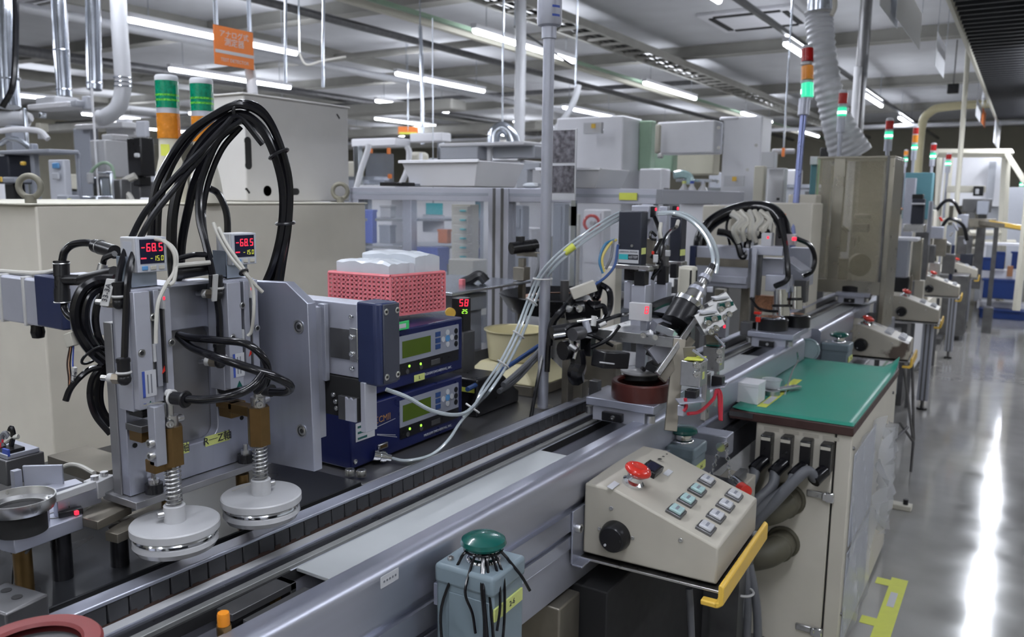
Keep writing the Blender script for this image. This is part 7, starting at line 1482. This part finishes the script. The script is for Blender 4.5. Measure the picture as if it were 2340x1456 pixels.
for (x0, y0, x1, y1, dd, m) in ((1915, 520, 1938, 575, .2, 'cream_paint'), (1898, 590, 1940, 640, .2, 'steel_brown'), (1945, 512, 1990, 530, .22, 'steel_dark'), (1950, 490, 1992, 500, .22, 'beige_paint')): pbx('inner_unit', x0, y0, x1, y1, d + dd, m, t)
c = PD(1960, 605, d + .25); MB().cyl(c, c + Vector((.02, -.03, 0)), .07, n=28).build('inner_disc', 'steel_brown', t); ptube('inner_hose', [(1905, 560, d + .15), (1905, 530, d + .15), (1922, 518, d + .15), (1938, 530, d + .15)], .01, 'black_rubber', t)
for k in range(3): pbx('knob', 1942 + k * 8, 540 + (k % 2) * 8, 1948 + k * 8, 556 + (k % 2) * 8, d + .15, 'ivory', t)
pallet(-.93, -.74, 5.15, 5.45, .952, 'aluminium pallet with a dark reel inside the clear enclosure', None, 0)
c = PZ(1905, 680, .96); t = thing('dark_reel', 'dark round reel on the third pallet', 'reel', (c.x, c.y, .952)); MB().lathe([(0, 0), (.10, 0), (.10, .03), (.09, .036), (0, .036)], (-.86, 5.3, .952), 32).build('drum', 'black_plastic', t); MB().lathe([(0, .038), (.05, .038), (.052, .034)], (-.86, 5.3, .952), 24).build('hub', 'brown_ring', t)
t = thing('corrugated_duct', 'white corrugated flexible duct curving down into the enclosure top', 'duct', foot(1945, 356, 5.0, a.z))
path = smooth_path([PD(*p) for p in ((1872, 30, 5.14), (1874, 70, 5.14), (1880, 130, 5.14), (1892, 200, 5.14), (1905, 255, 5.16), (1925, 310, 5.18), (1946, 358, 5.2))], 16)
sk = MB(); n_ = 24; rings = []
rad = lambda i, m: (.082 + .05 * max(0, (i / m - .62) / .38) ** 1.2) * (1 + .05 * (1 if i / m < .7 else .35) * math.sin(i * math.pi / 4))
fine = []; 
for i in range(len(path) - 1):
    for q in range(2): fine.append(path[i].lerp(path[i + 1], q / 2))
m_ = len(fine); u, w, dd = frame_of(fine[1] - fine[0])
for i, p in enumerate(fine):
    tt = (fine[min(i + 1, m_ - 1)] - fine[max(i - 1, 0)]).normalized(); u = (u - tt * u.dot(tt)).normalized(); w = tt.cross(u); rings.append([p + (u * math.cos(2 * math.pi * j / n_) + w * math.sin(2 * math.pi * j / n_)) * rad(i, m_) for j in range(n_)])
sk.add([p for r_ in rings for p in r_], [(i * n_ + j, i * n_ + (j + 1) % n_, (i + 1) * n_ + (j + 1) % n_, (i + 1) * n_ + j) for i in range(m_ - 1) for j in range(n_)], True); sk.build('hose', 'white_duct', t)
p = PD(1872, 30, 5.14); MB().cyl((p.x, p.y, p.z - .02), (p.x, p.y, CEIL), .072, n=20).build('metal_duct', 'galvanised', t); MB().torus(p, .085, .008, (0, 0, 1), 24, 6).build('clamp', 'steel', t); ptube('bracket', [(1905, -20, 5.0), (1908, 15, 5.0), (1900, 35, 5.0)], .014, 'ivory', t)
# ================================================================ FAR MACHINES DOWN THE LINE
t = thing('long_plinth_cabinet', 'long low grey machine base under the far consoles', 'machine base', (-1.1, 8, 0))
for y0, y1, m in ((4.15, 6.2, 'white_paint'), (6.3, 8.2, 'white_paint'), (8.3, 10.6, 'beige_paint'), (10.7, 14.2, 'beige_paint')):
    MB().box((-1.0, y0, .08), (-.70, y1, .58)).build('skirt', m, t, bev=.006); MB().box((-.96, y0 + .05, 0), (-.75, y1 - .05, .08)).build('plinth', 'black_matt', t)
for k in range(3): MB().box((-.699, 4.2, .14 + k * .15), (-.692, 6.15, .15 + k * .15)).build('skirt_line', 'green_paint', t)
for (y, lab) in ((6.45, 'first aluminium leg under the far consoles'), (8.75, 'second aluminium leg under the far consoles'), (11.1, 'third aluminium leg under the far consoles'), (14.3, 'farthest aluminium leg under the last console')):
    lg = thing('console_leg', lab, 'leg stand', (-.53, y, 0), group='aluminium legs of the consoles'); MB().box((-.56, y, .07), (-.49, y + .07, .64)).build('profile', 'anodised', lg, bev=.003)
    for f in (.3, .7): MB().box((-.56 + .07 * f - .006, y - .001, .07), (-.56 + .07 * f + .006, y + .001, .64)).build('slot', 'steel_dark', lg)
    MB().cyl((-.525, y + .035, 0), (-.525, y + .035, .012), .035, n=16).build('foot_plate', 'black_plastic', lg); MB().cyl((-.525, y + .035, .012), (-.525, y + .035, .07), .012, n=10).build('foot_stem', 'steel_dark', lg)
t = thing('folding_stand', 'thin dark folding stand behind the cabinet', 'stand', (-.50, 4.7, 0)); 
for (a, b2) in (((2060, 800), (2087, 1010)), ((2055, 965), (2087, 1010)), ((2085, 830), (2088, 1005)), ((2040, 1010), (2075, 975))): MB().cyl(PD(*a, 4.55), PD(*b2, 4.55), .008, n=6).build('bar', 'steel_dark', t)
MB().cyl(PD(2087, 1010, 4.55), Vector((PD(2087, 1010, 4.55).x, PD(2087, 1010, 4.55).y, 0)), .008, n=6).build('bar', 'steel_dark', t)
far = [
 ('grey_cabinet', 'grey panelled box right of the clear enclosure', [('panel', 2022, 548, 2084, 632, 5.9, 'grey_panel', .9), ('side', 2080, 545, 2110, 640, 6.1, 'stainless', 1.), ('top', 2018, 542, 2110, 550, 5.95, 'white_paint', 1.), ('dark_gap', 2030, 632, 2082, 690, 6.2, 'black_matt', 1.), ('post', 2075, 630, 2084, 720, 6.0, 'steel_brown', 1.), ('white_bottle', 2034, 490, 2052, 545, 6.2, 'white_plastic', 1.), ('blue_bottle', 2026, 515, 2036, 548, 6.2, 'button_blue', 1.), ('lower_body', 2084, 640, 2112, 730, 6.2, 'beige_paint', 1.)]),
 ('teal_cabinet', 'teal cabinet with a dark seam below the far stack lights', [('body', 2032, 396, 2060, 480, 8.0, 'teal_paint', 1.), ('body', 2062, 396, 2135, 500, 8.1, 'teal_paint', 1.2), ('seam', 2056, 396, 2064, 490, 7.9, 'black_matt', 1.), ('column', 2062, 408, 2092, 545, 7.6, 'anodised', 1.), ('shelf', 2035, 475, 2066, 480, 7.9, 'copper', 1.), ('lower', 2035, 480, 2140, 700, 8.3, 'beige_paint', 1.)]),
 ('black_motor_unit', 'black cylindrical motor unit before the teal cabinet', [('motor', 2080, 455, 2116, 512, 7.0, 'motor_navy', 1.), ('motor_cap', 2082, 444, 2114, 456, 7.0, 'black_plastic', 1.), ('band', 2080, 464, 2116, 468, 6.9, 'label_white', 1.), ('bracket', 2060, 512, 2120, 530, 7.0, 'steel', 1.), ('slide', 2118, 460, 2130, 560, 7.1, 'anodised', 1.), ('base', 2085, 530, 2125, 640, 7.2, 'steel_dark', 1.)]),
 ('assembly_machine', 'tangle of aluminium and dark mechanisms between the far consoles', [('block', 2118, 518, 2160, 545, 8., 'anodised', 1.), ('block', 2130, 545, 2165, 585, 8., 'steel_brown', 1.), ('block', 2105, 560, 2140, 600, 7.6, 'steel_dark', 1.), ('block', 2160, 515, 2185, 560, 8.6, 'grey_panel', 1.), ('block', 2150, 580, 2185, 625, 8.4, 'steel_dark', 1.), ('block', 2185, 490, 2215, 520, 9., 'anodised', 1.), ('plate', 2120, 600, 2150, 640, 7.8, 'steel', 1.), ('cylinder', 2170, 560, 2180, 640, 8.4, 'navy', 1.), ('arm', 2150, 500, 2200, 508, 8.6, 'ivory', 1.), ('plate', 2185, 540, 2212, 580, 9.2, 'steel_dark', 1.), ('dark_unit', 2190, 580, 2225, 620, 9.6, 'motor_navy', 1.), ('base', 2110, 625, 2220, 760, 9.0, 'steel_dark', 1.)]),
 ('vision_station', 'dark station with a small white camera under the cream frame', [('camera', 2222, 426, 2250, 448, 10., 'black_plastic', 1.), ('lens', 2228, 432, 2238, 444, 9.9, 'label_white', 1.), ('beam', 2165, 425, 2250, 440, 10.2, 'cream_paint', 2.), ('body', 2200, 455, 2265, 485, 9.8, 'steel_dark', 2.), ('body', 2230, 460, 2262, 490, 9.6, 'grey_panel', 1.), ('bar', 2215, 500, 2275, 520, 9.6, 'steel_brown', 2.), ('stand', 2225, 485, 2250, 660, 10., 'steel_dark', 1.)]),
 ('second_console_box', 'cream box with red button joined to the fourth console', [('box', 2095, 622, 2125, 665, 7.6, 'beige_box', 1.), ('red_button', 2102, 612, 2114, 620, 7.5, 'red_plastic', 1.), ('support', 2098, 665, 2118, 800, 7.7, 'beige_paint', 1.)]),
]
for nm, lab, parts in far:
    p = parts[0]; t = thing(nm, lab, 'machine', foot((p[1] + p[3]) / 2, p[4], p[5], 0))
    for (pn, x0, y0, x1, y1, dd, m, r) in parts: pbx(pn, x0, y0, x1, y1, dd, m, t, r, .006)
t = bpy.data.objects['assembly_machine']; random.seed(31)
for k in range(14):
    x, y = random.randint(2110, 2215), random.randint(480, 600); pcyl('rod', (x, y, 8.3), (x + random.randint(-12, 12), y + random.randint(-30, 30), 8.3), .012, random.choice(['steel', 'anodised_light', 'black_plastic', 'red_plastic', 'ivory']), t, 8)
for pts in (([(2140, 480, 8.2), (2160, 460, 8.2), (2180, 462, 8.2), (2195, 490, 8.2)]), ([(2150, 520, 8.2), (2170, 500, 8.2), (2200, 515, 8.2), (2210, 550, 8.2)])): ptube('cable', pts, .018, 'black_rubber', t)
# cream gantry frame and blue bins at the far right
t = thing('gantry', 'cream tubular gantry frame at the right picture edge', 'frame', foot(2300, 700, 11, 0))
def bar_px(a, b, d0, d1, r, m='cream_paint', nm='beam', par=None): return MB().tube([PD(*a, d0), PD(*b, d1)], r, n=4, smooth=False).build(nm, m, par or t)
bar_px((2140, 350), (2312, 350), 11, 11, .058); bar_px((2300, 345), (2280, 740), 11, 11, .055, nm='post'); bar_px((2148, 350), (2135, 620), 12, 12, .039, nm='post'); bar_px((2170, 360), (2150, 600), 11, 11, .046, nm='post'); bar_px((2300, 350), (2345, 420), 11, 10, .039, nm='brace'); bar_px((2215, 532), (2290, 532), 11, 11, .039); bar_px((2352, 430), (2322, 710), 8.5, 8.5, .036, nm='post'); bar_px((2225, 553), (2320, 553), 11, 11, .032)
p = PD(2280, 740, 11); 
for k, (x0, y0, x1, y1, m, lab) in enumerate(((2275, 577, 2296, 615, 'blue_bin_dark', 'upper left blue bin behind the cream frame'), (2312, 577, 2345, 615, 'blue_bin_dark', 'upper right blue bin at the picture edge'), (2245, 590, 2268, 618, 'blue_bin_dark', 'dark blue bin by the last console'), (2248, 640, 2330, 682, 'blue_bin_dark', 'wide dark blue lower bin of the far rack'), (2240, 708, 2345, 728, 'blue_bin_dark', 'lowest dark blue shelf bin at the floor'))):
    block('far_bin', 'bin', lab, x0, y0, x1, y1, 10.6, m, 0, 2.0, .01, [('rim', x0 - 1, y0 - 2, x1 + 1, y0 + 2, -.02, m, 2.0)], 'blue bins on the far rack')
t = thing('far_rack', 'white shelved rack holding the far blue bins', 'rack', foot(2290, 735, 10.8, 0))
for (x0, y0, x1, y1) in ((2235, 616, 2345, 636), (2235, 690, 2345, 706), (2235, 555, 2345, 560)): pbx('shelf', x0, y0, x1, y1, 10.8, 'white_paint', t, 2.)
pbx('back', 2240, 430, 2345, 690, 11.6, 'label_grey', t, 2.); pbx('carton', 2300, 608, 2316, 632, 10.5, 'copper', t)
for x in (2240, 2330): pbx('upright', x, 560, x + 6, 745, 10.9, 'white_paint', t)
t = thing('orange_belt', 'orange and brown belt rail crossing under the cream frame', 'belt', foot(2280, 520, 9.6, 1.)); pslab('belt', (2218, 505, 9.8), (2345, 522, 8.8), .10, .05, 'steel_brown', t); pslab('belt_edge', (2262, 508, 9.4), (2345, 522, 8.7), .02, .045, 'yellow_guard', t); pbx('stand', 2262, 520, 2275, 700, 9.5, 'steel_dark', t)
t = thing('film_sheet', 'translucent plastic curtain hanging in the cream frame', 'curtain', foot(2220, 420, 11.3, 0)); pbx('curtain', 2160, 360, 2290, 470, 11.6, 'white_paint', t, 3.); pbx('fold', 2255, 370, 2275, 460, 11.3, 'label_grey', t)
# ================================================================ CLUTTER IN THE FAR LEFT
left = [
 ('duct_hood', 'hood', 'grey domed hood under the second duct', [('dome', 82, 224, 178, 246, 5.9, 'white_duct', 1.5), ('shelf', 50, 238, 218, 250, 5.8, 'white_paint', 3.), ('box', 125, 232, 215, 246, 5.7, 'label_grey', 2.), ('label', 186, 220, 210, 250, 5.65, 'paper', 2.), ('post', 60, 250, 70, 480, 5.9, 'galvanised', 1.)]),
 ('white_tank', 'tank', 'white ribbed tank with tubes left of the black monitor', [('tank', 212, 322, 290, 405, 5.4, 'white_gloss', 1.), ('lid', 235, 308, 292, 322, 5.4, 'white_plastic', 1.), ('base', 215, 405, 262, 480, 5.5, 'galvanised', 1.), ('pipe', 214, 205, 221, 450, 5.3, 'white_paint', 1.), ('valve', 198, 395, 214, 420, 5.2, 'white_plastic', 1.)]),
 ('black_monitor', 'monitor', 'black box monitor with a pale mark beside the white tank', [('screen', 291, 316, 354, 402, 4.9, 'black_plastic', 1.5), ('neck', 305, 402, 345, 425, 5.0, 'black_plastic', 1.), ('mark', 304, 350, 322, 360, 4.75, 'label_white', 3.), ('foot_plate', 295, 415, 360, 480, 5.1, 'steel_dark', 1.), ('paper_note', 308, 277, 345, 314, 5.0, 'paper', 3.)]),
 ('dark_machine', 'machine', 'dark machine in a grey frame at the left edge', [('frame_post', 72, 330, 92, 480, 5.2, 'grey_panel', 1.), ('frame_top', -20, 344, 195, 353, 5.2, 'grey_panel', 3.), ('body', -20, 356, 72, 420, 5.4, 'motor_navy', 1.5), ('tray', 5, 405, 72, 418, 5.2, 'grey_panel', 1.5), ('lower', 12, 420, 60, 480, 5.3, 'black_matt', 1.5), ('yellow_mark', 44, 369, 62, 378, 5.1, 'yellow_guard', 2.), ('yellow_mark', -2, 404, 7, 416, 5.1, 'yellow_guard', 2.), ('frame_post', 178, 350, 188, 480, 5.2, 'grey_panel', 1.)]),
 ('notice_sheet', 'notice', 'white printed sheet standing before the left machines', [('sheet', 107, 366, 170, 470, 4.9, 'paper', 4.), ('header', 115, 372, 140, 385, 4.84, 'button_blue', 6.), ('photo', 115, 395, 140, 410, 4.84, 'label_grey', 6.)]),
 ('round_vessel', 'vessel', 'white lying cylinder with silver end at the left edge', [('stand', 20, 290, 60, 480, 6.0, 'grey_panel', 1.), ('box', 82, 282, 110, 302, 5.9, 'cream_paint', 1.), ('silver_cap', 88, 256, 106, 270, 5.8, 'galvanised', 1.), ('cap', 86, 302, 106, 318, 5.9, 'label_white', 1.)]),
 ('low_cases', 'case', 'row of grey cases with a yellow label above the cover', [('case', 130, 446, 184, 480, 4.4, 'grey_panel', 1.5), ('case', 186, 448, 260, 480, 4.4, 'galvanised', 1.5), ('label', 150, 454, 166, 462, 4.3, 'yellow_tape', 3.), ('frame_post', 250, 395, 262, 480, 4.5, 'galvanised', 1.), ('frame_top', 220, 392, 262, 398, 4.5, 'galvanised', 2.), ('white_lid', 318, 452, 352, 480, 4.3, 'white_paint', 2.), ('dark_part', 262, 410, 300, 480, 4.8, 'steel_dark', 1.)]),
 ('bright_bench', 'bench', 'bright white bench top under the far lights', [('top', 160, 284, 345, 296, 8.5, 'white_gloss', 3.), ('panel', 236, 296, 345, 312, 8.6, 'white_paint', 3.), ('upper', 262, 272, 306, 282, 8.4, 'white_paint', 3.), ('legs', 170, 296, 235, 520, 8.8, 'grey_panel', 3.)]),
]
for nm, cat, lab, parts in left:
    p = parts[0]; t = thing(nm, lab, cat, foot((p[1] + p[3]) / 2, p[4], p[5], 0))
    for (pn, x0, y0, x1, y1, dd, m, r) in parts: pbx(pn, x0, y0, x1, y1, dd, m, t, r, .008)
t = bpy.data.objects['round_vessel']; pcyl('drum', (-20, 272, 6.), (62, 272, 6.), .055, 'white_duct', t); pcyl('drum_end', (55, 270, 6.), (72, 268, 6.), .058, 'white_gloss', t, r2=.03)
for (pts, r, m, lab, d) in (([(310, 402), (285, 415), (280, 430), (295, 450), (305, 470)], .022, 'white_cable', 'white ribbed hose curling beside the monitor', 4.8), ([(205, 400), (215, 385), (235, 372), (255, 380), (262, 410)], .010, 'green_paint', 'thin green hose over the tank', 5.2), ([(0, 330), (20, 318), (45, 322), (70, 340)], .018, 'galvanised', 'silver pipe at the left edge', 5.6), ([(0, 300), (40, 296), (90, 300), (110, 318)], .02, 'white_paint', 'white pipe under the lying cylinder', 5.7)):
    tag(MB().tube([PD(x, y, d) for x, y in pts], r, n=8).build('machine_hose', m), lab, 'hose', 'hoses of the left machines')
random.seed(41)
names_ = ['low white machine', 'grey machine', 'cream machine', 'pale blue machine']; mats_ = ['white_paint', 'grey_panel', 'cream_paint', 'label_grey']
wheres = ['behind the left ducts', 'left of the tall beige box', 'behind the tall beige box', 'right of the tall beige box', 'behind the silver duct elbow', 'behind the white press', 'left of the far cabinets', 'beyond the clear enclosure', 'near the hall corner', 'along the left wall', 'along the back wall', 'under the brown ducts']
for k in range(12):
    x = -40 + k * 165; dd = 10.5 + (k * 37 % 50) / 10; y0 = 345 + (k * 53 % 60); i = k % 4; w = 90 + (k * 29 % 70)
    nm = names_[i].replace(' ', '_'); t = thing('far_machine', '%s %s' % ('distant ' + names_[i], wheres[k]), 'machine', foot(x + w / 2, 520, dd, 0), group='distant machines')
    pbx('body', x, y0 + 40, x + w, 540, dd, mats_[i], t, 1.4, .02); pbx('tower', x + 8, y0, x + 8 + w * .4, y0 + 60, dd, mats_[(i + 1) % 4], t, 1.2, .02); pbx('window', x + w * .5, y0 + 50, x + w * .85, y0 + 75, dd - .5, 'steel_dark', t, 2., 0); pbx('shelf', x - 10, y0 + 34, x + w + 10, y0 + 42, dd - .1, 'galvanised', t, 2., 0)

# ================================================================ FEET AND HANGERS that carry what stands or hangs out of sight
def bounds(t):
    P = [c.matrix_basis @ v.co for c in t.children if c.type == 'MESH' for v in c.data.vertices] if t.children else [v.co for v in t.data.vertices]
    P = [t.matrix_basis @ p for p in P]; return [min(p[i] for p in P) for i in range(3)], [max(p[i] for p in P) for i in range(3)]
STAND = ['white_tank', 'black_monitor', 'dark_machine', 'notice_sheet', 'duct_hood', 'round_vessel', 'low_cases', 'bright_bench', 'upper_duct_box', 'teal_box', 'dark_unit', 'bottle_bench', 'glass_cover',
         'white_canister', 'extraction_bench', 'white_press', 'cream_cabinet', 'pale_cabinet', 'wide_cabinet', 'beige_box', 'beige_case', 'drawer_stack', 'machine_hood', 'tall_cabinet', 'column_box',
         'grey_cabinet', 'teal_cabinet', 'black_motor_unit', 'assembly_machine', 'vision_station', 'second_console_box', 'orange_belt', 'film_sheet', 'side_shelf', 'microscope_arm', 'slotted_housing', 'far_rack', 'switch_box', 'arm_beam']
for o in list(bpy.data.objects):
    if o.parent or 'label' not in o: continue
    st = o.name.split('.')[0]
    if st in STAND or st in ('far_machine', 'side_cabinet', 'operation_console') and o.name != 'operation_console':
        lo, hi = bounds(o)
        if lo[2] > .01 and o.children:
            cx_, cy_2 = (lo[0] + hi[0]) / 2, (lo[1] + hi[1]) / 2; w_, d_ = max(.03, (hi[0] - lo[0]) * .30), max(.03, (hi[1] - lo[1]) * .30)
            if st == 'operation_console': w_ = d_ = .012
            if st in ('vision_station', 'orange_belt', 'film_sheet', 'far_rack', 'assembly_machine'): w_ *= .25; d_ *= .25
            MB().box((cx_ - w_, cy_2 - d_, .893 if st in ('side_shelf', 'microscope_arm', 'slotted_housing') else 0), (cx_ + w_, cy_2 + d_, lo[2] + .004)).build('stand', 'steel_dark', o)
    if st in ('hall_pipe', 'air_duct', 'hanging_sheet', 'hanging_sign'):
        lo, hi = bounds(o)
        if hi[2] < CEIL - .02 and st in ('air_duct', 'hall_pipe'):
            q_ = max((v.co for v in o.data.vertices), key=lambda v: v.z)
            h = MB().cyl((q_.x, q_.y, hi[2] - .03), (q_.x, q_.y, CEIL), .008, n=6).build('hanger_rod', 'galvanised'); h.parent = o
